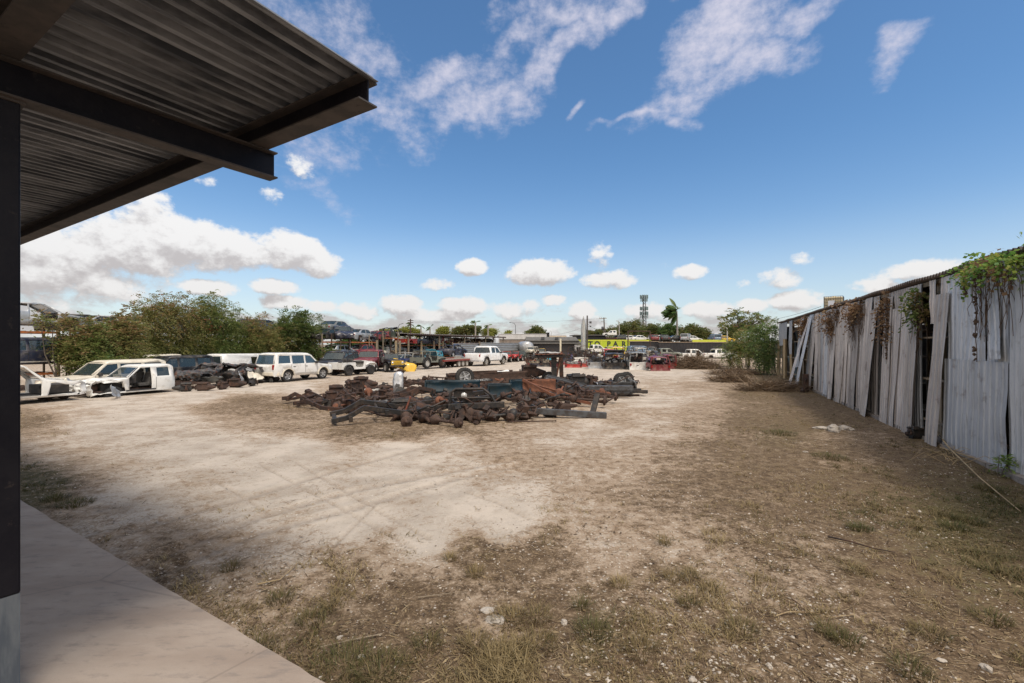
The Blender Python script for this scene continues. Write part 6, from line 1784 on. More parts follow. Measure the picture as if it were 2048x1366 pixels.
for k, (px, py) in enumerate(spots):
    where = f'{ORD[k % 19]} of the {"front" if k < 19 else "back"} lot of small scrap from the left'
    kind = k % 4
    m = [RUSTY, RUSTDARK, RUSTDARK, BLACKSTEEL, RUSTY][k % 5]
    zz = q_.uniform(.12, .5)
    if kind == 0: at(axle(f'short rusty hub shaft, {where}', m, 1.1, .12, .15, 'hub_shaft', False), px, py, zz, q_.uniform(0, 3), 0, q_.uniform(-.3, .3))
    elif kind == 1: at(lump('engine', m, f'small dark casting, {where}', 'engine', (0, 0, 0), q_.uniform(.28, .42), k + 400, PG), px, py, zz * .6, q_.uniform(0, 6))
    elif kind == 2:
        mb = MB(); mb.path([(-.8, 0, q_.uniform(0, .3)), (-.2, .1, q_.uniform(0, .25)), (.3, -.1, q_.uniform(.1, .4)), (.8, 0, .05)], q_.uniform(.07, .13), q_.uniform(.05, .1)); mb.box((.3, -.1, .2), (.2, .22, .16)); mb.box((-.5, .05, .15), (.14, .26, .2))
        o = mb.build('control_link', m, None, .01); at(o, px, py, zz, q_.uniform(0, 6), q_.uniform(-.2, .2)); tag(o, f'cranked suspension link, {where}', 'suspension link', PG)
    else: at(gearbox(f'small rusty gear casing, {where}', m, q_.uniform(.6, .85)), px, py, zz, q_.uniform(0, 6), q_.uniform(-.3, .3))
# loose fragments filling the heap: no two of them stand out
def fragment(k, q):
    mb = MB()
    if k % 3 == 0: mb.path([(-.35, 0, q.uniform(0, .2)), (0, .08, q.uniform(0, .2)), (.4, -.06, .03)], q.uniform(.05, .12), q.uniform(.03, .09)); mb.box((0, .05, .1), (.14, .18, .12))
    elif k % 3 == 1: mb.lathe([(.05, -.1), (.13, -.08), (.15, 0), (.13, .06), (.05, .1), (.04, .3), (.001, .32)], 10, 'Y', (0, 0, .14)); mb.tube([(0, -.1, .14), (.1, -.5, .1)], .035, 6)
    else: mb.box((0, 0, .12), (.34, .26, .22), (.2, .1, 0), .8); mb.tube([(.1, .1, .2), (.3, .2, .35), (.45, .1, .15)], .028, 6); mb.box((-.2, .05, .26), (.14, .2, .1))
    return mb.mesh('fragment')
q_ = random.Random(77)
FR = []
for k in range(9):
    me = fragment(k, q_); me.materials.append([RUSTY, RUSTDARK, BLACKSTEEL, RUSTDARK, RUSTBRIGHT][k % 5]); FR.append(me)
OUT = [(612, 803), (745, 776), (960, 752), (1090, 757), (1250, 757), (1272, 772), (1215, 806), (1120, 832), (1040, 848), (860, 852), (740, 830), (640, 816)]
n_ = 0
while n_ < 150:
    px, py = q_.uniform(590, 1270), q_.uniform(756, 848)
    if not inside(OUT, px, py): continue
    o = bpy.data.objects.new('scrap_fragment', FR[n_ % 9]); COL.objects.link(o)
    at(o, px, py, q_.uniform(-.02, .5 if 776 < py < 838 and 680 < px < 1210 else .06), q_.uniform(0, 6.3), q_.uniform(-.5, .5), q_.uniform(-.6, .6)); s_ = q_.uniform(.8, 1.5); o.scale = (s_, s_, s_)
    tag(o, 'small dark rusty fragment lodged among the heaped axles and frames', 'scrap metal', 'small fragments in the chassis heap'); n_ += 1
# wheels
def wheel_on(label, px, py, z, r, rot, rimmat='ALLOY'):
    e = empty('wheel', (0, 0, 0), 0, label, 'wheel', PG); tm, rm = wheel_parts(r, .25, 'spoke', TYRE, globals()[rimmat])
    for n_, me in (('tyre', tm), ('rim', rm)): o = bpy.data.objects.new(n_, me); COL.objects.link(o); o.parent = e
    at(e, px, py, z); e.rotation_euler = rot
wheel_on('wheel with an alloy rim standing on the left half of the heap', 929, 790, .95, .46, (.1, 0, 3.14 + .45))
wheel_on('wheel partly hidden behind the dark stand post', 1098, 772, .42, .46, (.05, 0, 3.14 - .3))
# panels and odd pieces
def panel_thing(name, label, cat, mat, L, H, px, py, z, rz, rx, seed, ribs=True, amp=.05):
    root = empty(name, (0, 0, 0), 0, label, cat, PG)
    mb = MB(); mb.grid(lambda u, v: ((u - .5) * L, .07 * math.sin(v * math.pi) + .03 * math.sin(u * 6), v * H), 12, 6, True)
    o = mb.build('skin', mat, root); jitter(o, amp, 2.5, seed); s = o.modifiers.new('sheet', 'SOLIDIFY'); s.thickness = .02
    if ribs:
        m = MB(); m.bar((-L / 2, .06, H), (L / 2, .06, H), .10, .05); m.bar((-L / 2, .06, 0), (-L / 2, .06, H), .06, .05); m.build('flange', mat, root)
    root.location = G(px, py) + Vector((0, 0, z)); root.rotation_euler = (rx, 0, rz)
    return root
panel_thing('truck_bed_offcut', 'dark teal truck bed side lying behind the brush guard', 'body panel', P_TEAL, 2.4, .50, 905, 812, .62, .05, -.15, 3)
panel_thing('truck_bed_offcut', 'dark teal panel right of the brush guard', 'body panel', P_TEAL, 1.0, .62, 1000, 816, .40, .05, -.05, 8)
panel_thing('truck_bed_offcut', 'dark teal panel end next to the bright rust sheet', 'body panel', P_TEAL, .7, .6, 1035, 808, .50, .6, -.1, 5)
panel_thing('rust_sheet', 'bright orange-rust sheet panel left of the stand', 'body panel', RUSTBRIGHT, 2.0, .62, 1072, 803, .42, .22, -.15, 6, amp=.03)
panel_thing('rust_sheet', 'long dark red-rust box side at the far side of the heap', 'body panel', RUSTY, 3.4, .72, 1010, 776, .28, .52, -.1, 2, amp=.02)
panel_thing('rust_sheet', 'second long red-rust side behind the first', 'body panel', RUSTY, 3.2, .55, 985, 769, .38, .52, -.1, 12, amp=.02)
panel_thing('pale_fender', 'pale grey fender with a hole on the left part of the heap', 'fender', PALE, 1.3, .42, 745, 803, .25, -.35, -.7, 9, False, .10)
panel_thing('edge_plate', 'dark frame plate with a pale edge on the front frame', 'body panel', GREYSTEEL, 1.5, .3, 775, 828, .45, .45, -1.2, 4, False, .05)
panel_thing('white_offcut', 'curled white sheet offcut on the far rust-red box', 'sheet offcut', P_WHITE, .8, .4, 1010, 772, .85, .3, -1.2, 14, False, .12)
panel_thing('panel_strip', 'long black panel strip on top of the teal bed side', 'body panel', P_BLACK, 2.6, .16, 930, 806, 1.0, .22, -1.1, 16, False, .03)
# chrome tank end standing up
root = empty('chrome_guard', (0, 0, 0), 0, 'bright chrome curved guard standing upright on the left half of the heap', 'chrome guard', PG)
mb = MB(); mb.grid(lambda u, v: ((u - .5) * .44 * min(1, .35 + 1.5 * math.sin(min(v, 1 - v) * 3.14)), .16 * math.cos((v - .5) * 2.6) - .1 * (2 * u - 1) ** 2, .52 + .55 * math.sin((v - .5) * 2.4)), 6, 14, True)
o = mb.build('shell', CHROME, root); s = o.modifiers.new('sheet', 'SOLIDIFY'); s.thickness = .02; jitter(o, .05, 4, 3)
m = MB(); m.lathe([(.12, 0), (.11, -.02), (.001, .03)], 16, 'Y', (0, -.19, .34)); m.build('hole_cup', RUSTDARK, root)
at(root, 797, 803, .25, 0)
root.rotation_euler = (0, 0, PI - .1); 
# brush guard with one lamp
root = empty('brush_guard', (0, 0, 0), 0, 'black tubular brush guard with one round headlamp at the front of the heap', 'brush guard', PG)
mb = MB()
mb.tube([(-.75, 0, .05), (-.72, 0, .60), (-.55, 0, .72), (.35, 0, .72), (.62, 0, .50), (.85, 0, .05)], .045, 8); mb.tube([(-.72, .02, .42), (.65, .02, .42)], .035, 8)
mb.build('hoop', BLACKSTEEL, root)
mb = MB(); mb.bar((-.8, -.05, .14), (1.05, -.05, .20), .10, .20); mb.build('bumper', BLACKSTEEL, root, .02)
mb = MB(); mb.bar((-.95, -.12, -.14), (.5, -.12, -.08), .12, .16); mb.build('lower_bar', GREYSTEEL, root, .02)
mb = MB(); mb.box((-.30, .10, .50), (.62, .12, .36)); mb.build('lamp_panel', BLACKSTEEL, root, .03)
mb = MB(); mb.lathe([(.001, -.05), (.09, -.035), (.105, 0), (.10, .03)], 18, 'Y', (-.28, .01, .50)); mb.build('headlight', LENS, root)
at(root, 945, 838, .30, .08)
# flat dark bench plate and grey square beam with its upright
root = empty('square_beam', (0, 0, 0), 0, 'blue-grey square steel beam lying on the ground right of the front hubs', 'steel beam', PG)
mb = MB(); mb.bar((-1.15, 0, .22), (1.2, 0, .10), .16, .20); mb.build('beam', GREYSTEEL, root, .01)
mb = MB(); mb.bar((.75, .08, .16), (.95, .55, .75), .18, .10); mb.build('bracket', BLACKSTEEL, root, .01)
mb = MB(); mb.bar((-.5, 0, 0), (-.5, .3, .02), .1, .08); mb.bar((.6, 0, 0), (.6, .3, .02), .1, .08); mb.build('foot', RUSTDARK, root)
at(root, 1140, 836, 0, -.10)
mb = MB(); mb.bar((-1.5, 0, 0), (1.5, 0, .0), .28, .22); mb.bar((-1.45, .0, -.18), (1.35, .0, -.18), .12, .14)
o = mb.build('long_bumper', GREYSTEEL, None, .02); at(o, 1200, 797, .52, .02); tag(o, 'long grey step bumper lying level on the right side of the heap', 'bumper', PG)
mb = MB(); mb.bar((-.9, 0, .55), (1.0, 0, .1), .30, .05); mb.bar((-.9, .14, .58), (1.0, .14, .13), .03, .12); o = mb.build('channel', GREYSTEEL); at(o, 1133, 795, .45, -.25); tag(o, 'grey channel leaning down from the foot of the stand', 'steel channel', PG)
mb = MB(); mb.path([(-1.4, 0, .9), (-.2, 0, .35), (1.4, 0, .05)], .12, .10); o = mb.build('channel', RUSTBRIGHT); at(o, 1112, 812, .12, -.35); tag(o, 'bright rust steel channel sloping across the centre of the heap', 'steel channel', PG)
mb = MB(); mb.bar((0, 0, 0), (.06, .05, .5), .09, .05); o = mb.build('red_lever', surf('red_oxide', (.26, .06, .035), RUST, 4, .6)); at(o, 811, 838, .28, 0, .2, 0); tag(o, 'short red-painted arm poking up at the front left of the heap', 'arm', PG)
# dark steel stand with a loaded top
root = empty('steel_stand', G(1108, 774), 0, 'dark steel stand with two posts and a plate top rising from the heap', 'stand')
mb = MB(); mb.bar((0, 0, 0), (0, 0, 2.0), .34, .14, (0, 1, 0)); mb.build('post', BLACKSTEEL, root, .01)
mb = MB(); mb.bar((.55, .5, 0), (.48, .5, 2.2), .26, .14, (0, 1, 0)); mb.build('post', RUSTDARK, root, .01)
mb = MB(); mb.bar((.10, .2, .30), (.50, .35, 2.25), .10, .10); mb.build('brace', RUSTBRIGHT, root)
mb = MB(); mb.bar((-1.35, .1, 1.92), (.5, .1, 1.98), .9, .16); mb.build('beam', BLACKSTEEL, root, .01)
mb = MB(); mb.grid(lambda u, v: (-1.2 + 1.75 * u, -.5 + 1.3 * v, 2.09 + .05 * u + .015 * math.sin(u * 40)), 40, 4); o = mb.build('top_plate', RUSTBRIGHT, root); s = o.modifiers.new('sheet', 'SOLIDIFY'); s.thickness = .04
mb = MB(); mb.grid(lambda u, v: (-.9 + 1.3 * u, -.1 + .8 * v, 2.17 + .09 * math.sin(u * 3.1) * math.sin(v * 3)), 16, 6, True); o = mb.build('loose_sheet', PALE, root); jitter(o, .06, 3, 2)
mb = MB(); mb.bar((-1.15, 0, 1.98), (-1.0, .1, 2.3), .16, .1); mb.build('lug', RUSTDARK, root)
# upturned car nose with both wheels in the air
root = empty('upturned_nose', G(1236, 784), 0, 'upturned car nose with two wheels in the air, right end of the heap', 'car wreck', PG)
mb = MB(); mb.grid(lambda u, v: (-1.3 + 2.2 * u, -.85 + 1.7 * v, .48 + .10 * math.sin(u * 7) * math.sin(v * 5) + .1 * u), 14, 10, True); o = mb.build('floor_pan', BLACKSTEEL, root); jitter(o, .10, 2, 4); s = o.modifiers.new('sheet', 'SOLIDIFY'); s.thickness = .04
mb = MB(); mb.grid(lambda u, v: (-1.35 + .30 * math.sin(v * 3) , -.9 + 1.1 * u, .04 + .55 * v), 12, 8, True); o = mb.build('fender', CHROME, root); jitter(o, .16, 2.6, 7); s = o.modifiers.new('sheet', 'SOLIDIFY'); s.thickness = .02
mb = MB(); mb.grid(lambda u, v: (-.55 + 1.15 * u, -.92 + .06 * math.sin(u * 5), .04 + .62 * v), 10, 8, True); o = mb.build('front_panel', PLASTIC, root); jitter(o, .06, 2.5, 9); s = o.modifiers.new('sheet', 'SOLIDIFY'); s.thickness = .03
mb = MB(); mb.grid(lambda u, v: (.60 + .25 * math.sin(v * 3), -.85 + 1.7 * u, .08 + .62 * v), 12, 8, True); o = mb.build('fender', P_SILVER, root); jitter(o, .14, 2.4, 13); s = o.modifiers.new('sheet', 'SOLIDIFY'); s.thickness = .02
mb = MB(); mb.box((0, 0, .25), (1.6, 1.2, .4)); mb.tube([(-.2, -.8, .62), (.5, .8, .66)], .05, 8); mb.tube([(-.5, -.6, .6), (-.9, .6, .55)], .04, 8); mb.build('engine_bay', INTERIOR, root, .05)
for x, y in ((.05, -.45), (.62, .55)):
    wheel(root, (x, y, .64), .46, .26, 'spoke', 1, 'TYRE', 'ALLOY', rot=(.10, .3, PI + .45))
for k, (px, py, lb) in enumerate([(1262, 790, 'thin wire strut sticking out right of the upturned nose'), (1250, 793, 'dark scrap strip on the ground right of the heap')]):
    mb = MB(); mb.tube([(0, 0, .02), (.15, 0, .5)] if k == 0 else [(-.6, 0, .03), (.7, .1, .05)], .02 if k == 0 else .05, 6); o = mb.build('scrap_strip', RUSTDARK); at(o, px, py); tag(o, lb, 'scrap metal', PG)
# rusty frames left of the smashed pickup
at(ladder('long rusty frame on the ground in front of the stripped white shell', RUSTY, 4.2, .8, .15), 128, 791, .18, LOT - .15, .02)
at(axle('small rusty axle under the long frame by the stripped shell', RUSTY, 1.5, .17, .15), 140, 798, .17, LOT + 1.5)
# ------------------------------------------------------------------ pallet racks behind the left row
def pallet_rack(a, b, levels, label, posts=4, depth=1.3, group='steel pallet racks stacked with cars'):
    a, b = Vector(a), Vector(b); d = b - a; L = d.length; h = math.atan2(d.y, d.x)
    root = empty('pallet_rack', (a + b) / 2, h, label, 'pallet rack', group)
    for i in range(posts):
        x = L * (i / (posts - 1) - .5)
        mb = MB()
        for y in (0, depth): mb.bar((x, y, 0), (x, y, levels[-1] + .9), .10, .09)
        for z in (.5, 1.4, 2.3): mb.bar((x, 0, z), (x, depth, z + .4), .03, .03)
        mb.build('upright', RUSTY if i % 2 else WOOD, root)
    for z in levels:
        mb = MB()
        for y in (0, depth): mb.bar((-L / 2, y, z), (L / 2, y, z), .06, .13)
        mb.build('beam', ORANGE, root)
        mb = MB()
        for x in np.linspace(-L / 2 + .3, L / 2 - .3, int(L / .6)): mb.bar((x, 0, z + .07), (x, depth, z + .07), .12, .03)
        mb.build('deck', RUSTDARK, root)
    return root
RO = 8.6
Z1 = 2.95
pallet_rack(rowpt(644, RO), rowpt(698, RO), (1.0, Z1), 'orange pallet rack nearest the fresh green bush', 4)
pallet_rack(rowpt(700, RO + .2), rowpt(756, RO + .2), (1.0, Z1), 'orange pallet rack under the silver saloon', 4)
pallet_rack(rowpt(766, RO), rowpt(796, RO), (1.2, Z1 + .55), 'orange pallet rack with the raised beam left of the red pickup bed', 3)
pallet_rack(rowpt(800, RO + .6), rowpt(850, RO + .6), (1.0, 2.55), 'pallet rack carrying the red pickup bed', 4)
pallet_rack(rowpt(853, RO + .6), rowpt(903, RO + .6), (1.0, 2.6), 'pallet rack at the right end by the grey metal fence', 4)
rr = random.Random(12)
rc = 'cars stacked on the pallet racks'
zc = Z1 + .10
car('hatch', P_NAVY, rowpt(684, RO + 1.0), LOT + PI + .9, 'dark blue hatchback with its tailgate raised on top of the orange rack', 'car wreck', 'stacked_car', rc, z=zc, lid=.45, wheels=(), scale=1.0, extras=False, crush=(1.0, .1, 1))
car('sedan', P_SILVER, rowpt(722, RO + 1.4), LOT + .12, 'silver saloon on top of the orange pallet rack', 'car wreck', 'stacked_car', rc, z=zc, wheels=((0, -1), (1, -1)), scale=.92)
car('sedan', P_BLACK, rowpt(655, RO + 1.2), LOT + PI, 'black car on the orange rack half hidden by the fresh green bush', 'car wreck', 'stacked_car', rc, z=zc, wheels=(), scale=.85)
car('sedan', P_GREY, rowpt(672, RO + 3.6), LOT + .2, 'grey car roof showing behind the raised tailgate', 'car wreck', 'stacked_car', rc, z=zc + .8, wheels=(), scale=1.0, extras=False)
car('hatch', P_SILVER, rowpt(680, RO + .9), LOT + .1, 'silver car shell lying in the lower level of the orange rack', 'car wreck', 'stacked_car', rc, z=1.1, wheels=(), scale=.9, extras=False, glass=None)
car('hatch', P_MAROON, rowpt(722, RO + .9), LOT + PI, 'red car nose hanging in the lower level under the silver saloon', 'car wreck', 'stacked_car', rc, z=1.2, wheels=(), scale=.85, extras=False, crush=(.6, .3, 1))
for px, kind, m, z_, o_, lb in [(662, 'sedan', P_BLACK, 1.1, 1.3, 'black car shell low in the rack beside the fresh green bush'), (700, 'sedan', P_GREY, 1.1, 1.6, 'grey car shell low in the rack left of the red nose'), (745, 'hatch', P_DKGREEN, 1.1, 1.2, 'dark green car shell low in the rack right of the red nose'), (752, 'sedan', P_MAROON, zc, 1.4, 'dark red car right of the silver saloon on the rack'), (782, 'sedan', P_GREY, 1.3, 1.3, 'grey shell under the raised orange beam'), (815, 'hatch', P_BLACK, 1.1, 1.3, 'black car shell under the red pickup bed'), (838, 'sedan', P_OLIVE, 1.1, 1.3, 'olive car shell under the dark blue pickup bed'), (872, 'sedan', P_BLACK, 1.1, 1.4, 'black shell low in the rightmost rack'), (888, 'hatch', P_MAROON, 2.7, 1.2, 'dark red shell on the upper level of the rightmost rack'), (866, 'sedan', P_GREY, 2.7, 1.2, 'grey shell on the upper level of the rightmost rack'),
                             (770, 'sedan', P_NAVY, .0, -1.9, 'navy saloon on the ground before the rack with the raised beam'), (800, 'hatch', P_GREY, .0, -2.2, 'grey hatchback on the ground before the red pickup bed rack'), (838, 'sedan', P_BLACK, .0, -2.4, 'black saloon on the ground behind the grey-green jeep')]:
    car(kind, m, rowpt(px, RO + o_), LOT + rr.uniform(-.1, .1) + (PI if px % 3 else 0), lb, 'car wreck', 'stacked_car', rc, z=z_, wheels=() if z_ else 'all', rim='steel', scale=.84, extras=False, crush=(.8, .14, 1), glass=None if px % 2 else 'all', detail=0)
def truck_bed(label, mat, loc, h, z):
    root = empty('truck_bed', (loc[0], loc[1], z), h, label, 'truck bed', rc)
    L, W_ = 2.5, 1.75
    ra = .48
    out = [(L / 2, 0), (L / 2, .62), (-L / 2, .62), (-L / 2, 0)] + [(-.1 + ra * math.cos(q), -.02 + ra * math.sin(q)) for q in (PI - .05 - (PI - .1) * i / 10 for i in range(11))]
    out = [(x, max(z_, 0)) for x, z_ in out]
    V, F = side_polys(out, [], [.3], [])
    mb = MB()
    for sg in (1, -1): mb.add([(v.x, sg * (W_ / 2 + .05 * math.sin(v.z * 4)), v.z) for v in V], F)
    mb.box((0, 0, .12), (L, W_ - .05, .05)); mb.box((L / 2, 0, .34), (.04, W_, .5))
    o = mb.build('box', mat, root); s = o.modifiers.new('sheet', 'SOLIDIFY'); s.thickness = .03
    m = MB(); m.box((-L / 2, 0, .36), (.06, W_ - .06, .5)); m.build('tailgate', mat, root, .01)
    m = MB(); m.bar((-L / 2 - .12, -.85, .02), (-L / 2 - .12, .85, .02), .12, .16); m.build('bumper', PALE, root)
    for sg in (1, -1): m = MB(); m.box((-L / 2 + .04, sg * (W_ / 2 + .01), .40), (.14, .08, .26)); m.build('tail_light', TAIL if sg > 0 else AMBER, root)
truck_bed('bright red pickup bed on the rack under the long roof', P_RED, rowpt(812, RO + .2), LOT, 2.85)
truck_bed('dark blue pickup bed beside the red one on the rack', P_NAVY, rowpt(832, RO + .4), LOT, 2.85)
car('cab', P_NAVY, rowpt(848, RO + .8), LOT, 'smashed dark blue front end right of the dark blue pickup bed', 'car wreck', 'stacked_car', rc, z=2.45, wheels=(), crush=(-.5, .3, 1), scale=.75, glass=None, extras=False)
car('hatch', P_BLACK, rowpt(786, RO + 1.2), LOT, 'black crushed car above the raised orange beam', 'car wreck', 'stacked_car', rc, z=Z1 + .65, wheels=(), crush=(-1.5, .25, 1), scale=.72, glass=None, extras=False)
# the far left rack, with the dark blue SUV
lf = 7.5
pallet_rack(rowpt(-60, lf), rowpt(118, lf), (.95, 3.42), 'orange pallet rack behind the stripped white shell at far left', 3, 1.8)
car('suv', P_NAVY, rowpt(36, lf + .9), LOT + PI, 'dark navy SUV resting on the rack beside the column', 'suv', 'stacked_suv', 'cars stacked behind the bushes', z=1.12, wheels=(), scale=1.0)
car('sedan', P_SILVER, rowpt(56, lf + 1.0), LOT, 'silver saloon shell on the top level of the far left rack', 'car wreck', 'stacked_car', 'cars stacked behind the bushes', z=3.58, wheels=(), scale=1.0, glass=('windscreen',), extras=False, doors_missing=[[(.86, .5), (.86, .95), (.26, 1.30), (-.25, 1.34), (-.25, .5)]])
bk = [(165, 'sedan', P_BLACK, 'black car roof behind the low rusty bush'), (215, 'sedan', P_SILVER, 'silver car roof behind the mid-height bush'), (270, 'hatch', P_WHITE, 'white car glimpsed through the bushes left of the tallest one'), (345, 'sedan', P_SILVER, 'silver car glimpsed through the tallest bush'), (415, 'hatch', P_RED, 'red and white car glimpsed through the tall drooping bush'), (470, 'sedan', P_BLACK, 'black car behind the gap right of the tall bushes'), (525, 'suv', P_NAVY, 'dark blue SUV above the lower brownish bush'), (575, 'sedan', P_WHITE, 'white car behind the fresh green bush')]
bo = 15.5
for px0, px1, lb in ((140, 300, 'long rack of stacked cars behind the left bushes'), (305, 470, 'long rack of stacked cars behind the tall bushes'), (475, 640, 'long rack of stacked cars behind the fresh green bush')):
    pallet_rack(rowpt(px0, bo - .9), rowpt(px1, bo - .9), (1.2, 3.3), lb, 6, 1.8)
for px, kind, m, lb in bk:
    car(kind, m, rowpt(px, bo), LOT, lb, 'car wreck', 'stacked_car', 'cars stacked behind the bushes', z=3.45, wheels=(), scale=.95, extras=False)
for px, kind, m, lb in [(195, 'sedan', P_WHITE, 'white car low in the rack behind the mid-height bush'), (290, 'suv', P_GREY, 'grey car low in the rack behind the tallest bush'), (390, 'sedan', P_WHITE, 'white car low in the rack between the tall bushes'), (450, 'hatch', P_SILVER, 'silver car low in the rack behind the drooping bush'), (545, 'hatch', P_MAROON, 'dark red car low in the rack behind the brownish bush')]:
    car(kind, m, rowpt(px, bo), LOT, lb, 'car wreck', 'stacked_car', 'cars stacked behind the bushes', z=1.35, wheels=(), scale=.95, extras=False)
# doors, fenders and panels standing in the racks
cols = [(PALE, 'pale grey'), (P_WHITE, 'white'), (P_BLACK, 'black'), (WOOD, 'brown'), (P_SILVER, 'silver'), (P_MAROON, 'dark red'), (RUSTY, 'rusty'), (CREAMPANEL, 'cream'), (P_DKGREEN, 'dark green'), (P_NAVY, 'dark blue')]
rr = random.Random(12)
def car_panel(mat, label, loc, z, h, lean, kind, group):
    root = empty('door_skin' if kind == 0 else 'fender_skin', (loc.x, loc.y, z), 0, label, 'car door' if kind == 0 else 'car fender', group)
    root.rotation_euler = (lean, rr.uniform(-.2, .2), h)
    if kind == 0:
        out = [(-.5, 0), (.5, 0), (.55, .6), (.2, 1.08), (-.45, 1.1), (-.55, .6)]
        hole = [(-.45, .66), (.44, .66), (.15, 1.0), (-.40, 1.02)]
        V, F = side_polys(out, [hole], [.3, .6], [])
        mb = MB(); mb.add([(v.x, .06 * math.sin(v.z * 2.6), v.z) for v in V], F)
        o = mb.build('skin', mat, root); s = o.modifiers.new('sheet', 'SOLIDIFY'); s.thickness = .05
        m = MB(); m.box((-.4, .0, .55), (.14, .08, .04)); m.build('handle', PLASTIC, root)
    else:
        mb = MB(); mb.grid(lambda u, v: (-.55 + 1.1 * u, .18 * math.sin(v * 1.6), .15 + .5 * v + .25 * math.sin(u * PI) * (1 - v)), 8, 4, True)
        o = mb.build('skin', mat, root); s = o.modifiers.new('sheet', 'SOLIDIFY'); s.thickness = .03
k = 0
for (p0, p1, z, n, where) in ((648, 698, 1.10, 7, 'lower shelf by the fresh green bush'), (703, 756, 1.10, 7, 'lower shelf under the silver saloon'), (767, 796, 1.3, 6, 'shelf under the raised orange beam'), (802, 850, 1.1, 8, 'shelf below the red pickup bed'), (854, 902, 1.1, 8, 'rightmost lower shelf'), (855, 903, 2.7, 8, 'rightmost upper shelf'), (760, 800, 3.65, 4, 'top above the raised orange beam'), (740, 766, 3.05, 4, 'top shelf right of the silver saloon')):
    for j in range(n):
        m, cn = cols[(k * 7 + j * 3) % len(cols)]
        car_panel(m, f'{cn} car panel, {ORD[j]} on the {where}', rowpt(p0 + (p1 - p0) * (j + .5) / n, RO + .45 + rr.uniform(-.2, .5)), z, LOT + rr.uniform(-.5, .5) + (PI / 2 if j % 3 == 0 else 0), rr.uniform(-.25, .25), (j + k) % 2, 'loose car panels on the pallet racks')
    k += 1
# timber posts in front of the racks
for i, px in enumerate((754, 792, 800, 843, 868, 886, 918, 958)):
    p = rowpt(px, RO - .4); mb = MB(); mb.box((0, 0, 1.6), (.22, .22, 3.2)); o = mb.build('timber_post', PALEWOOD if i % 2 else WOOD, None, .01); o.location = p
    tag(o, f'tall timber post, {ORD[i]} from the left before the pallet racks', 'post', 'timber posts before the pallet racks')
# open shed roofs over the racks
def flat_roof(p0, p1, z, off, label, depth=6, th=.16):
    a, b = rowpt(p0, off), rowpt(p1, off); d = b - a; L = d.length
    root = empty('open_shed', (a + b) / 2, math.atan2(d.y, d.x), label, 'open shed', 'low flat roofs over the racks')
    mb = MB(); n = int(L / .25)
    mb.grid(lambda u, v: ((u - .5) * L, depth * v, z + .12 * v + .03 * math.sin(u * n * PI)), n * 2, 1)
    o = mb.build('roof', surf('grey_roof_sheet', (.24, .22, .20), (.15, .13, .12), 3, .6, .2, c3=RUST, s3=7), root); s = o.modifiers.new('sheet', 'SOLIDIFY'); s.thickness = .03
    mb = MB(); mb.bar((-L / 2, .02, z - .12), (L / 2, .02, z - .12), .08, th); mb.bar((-L / 2, depth - .1, z - .05), (L / 2, depth - .1, z - .05), .08, th); mb.build('fascia', RUSTDARK, root)
    for i in range(5):
        x = L * (i / 4 - .5) * .96
        mb = MB(); mb.bar((x, .3, 0), (x, .3, z - .02), .16, .16); mb.build('post', WOOD, root)
flat_roof(745, 845, 4.15, RO + 3, 'low dark roof over the racks behind the silver saloon')
flat_roof(815, 1012, 4.15, RO - 1.2, 'long grey sheet roof over the right-hand racks')
# junk hanging under the long roof: engines and axles on the shelf
pallet_rack(rowpt(905, RO + .4), rowpt(990, RO + .4), (1.0, 2.9), 'rusty rack of parts under the right end of the long roof', 5)
for j in range(12):
    m, cn = junkcol[j % 6]
    lump('engine_part', m, f'{cn} engine part, {ORD[j]} from the left under the long grey roof', 'engine part', rowpt(908 + j * 7, RO + .9) + Vector((0, 0, 3.0)), .62, j + 200, 'engine parts under the long grey roof', j)
for j, (px, m, cn) in enumerate(((893, P_WHITE, 'white'), (927, P_SILVER, 'silver'), (935, PALE, 'pale'), (902, WOOD, 'brown'))):
    car_panel(m, f'{cn} panel standing among the engines under the long grey roof', rowpt(px, RO + .2), 3.0, LOT + j, .2, 1, 'panels under the long grey roof')
# grey sheet-metal fence
def metal_fence(p0, p1, off, z, label, bars=9):
    a, b = rowpt(p0, off), rowpt(p1, off); d = b - a; L = d.length
    root = empty('metal_fence', (a + b) / 2, math.atan2(d.y, d.x), label, 'fence')
    mb = MB(); n = bars * 8
    mb.grid(lambda u, v: ((u - .5) * L, .03 * math.sin(v * bars * 2 * PI), .1 + v * (z - .1)), 8, n, True)
    o = mb.build('sheeting', surf('grey_fence_sheet', (.25, .26, .265), (.19, .195, .20), 1.2, .5, .2, stretch=(1, 1, 5), c3=(.32, .32, .31), s3=3), root); s = o.modifiers.new('sheet', 'SOLIDIFY'); s.thickness = .02
    for i in range(6):
        x = (i / 5 - .5) * L
        mb = MB(); mb.bar((x, .12, 0), (x, .12, z + .2), .10, .10); mb.build('post', WOOD, root)
metal_fence(906, 960, RO - 1.6, 2.85, 'grey horizontal-ribbed metal fence behind the red trailer')
metal_fence(961, 1056, RO - 2.0, 3.0, 'longer grey ribbed metal fence behind the white pickup')

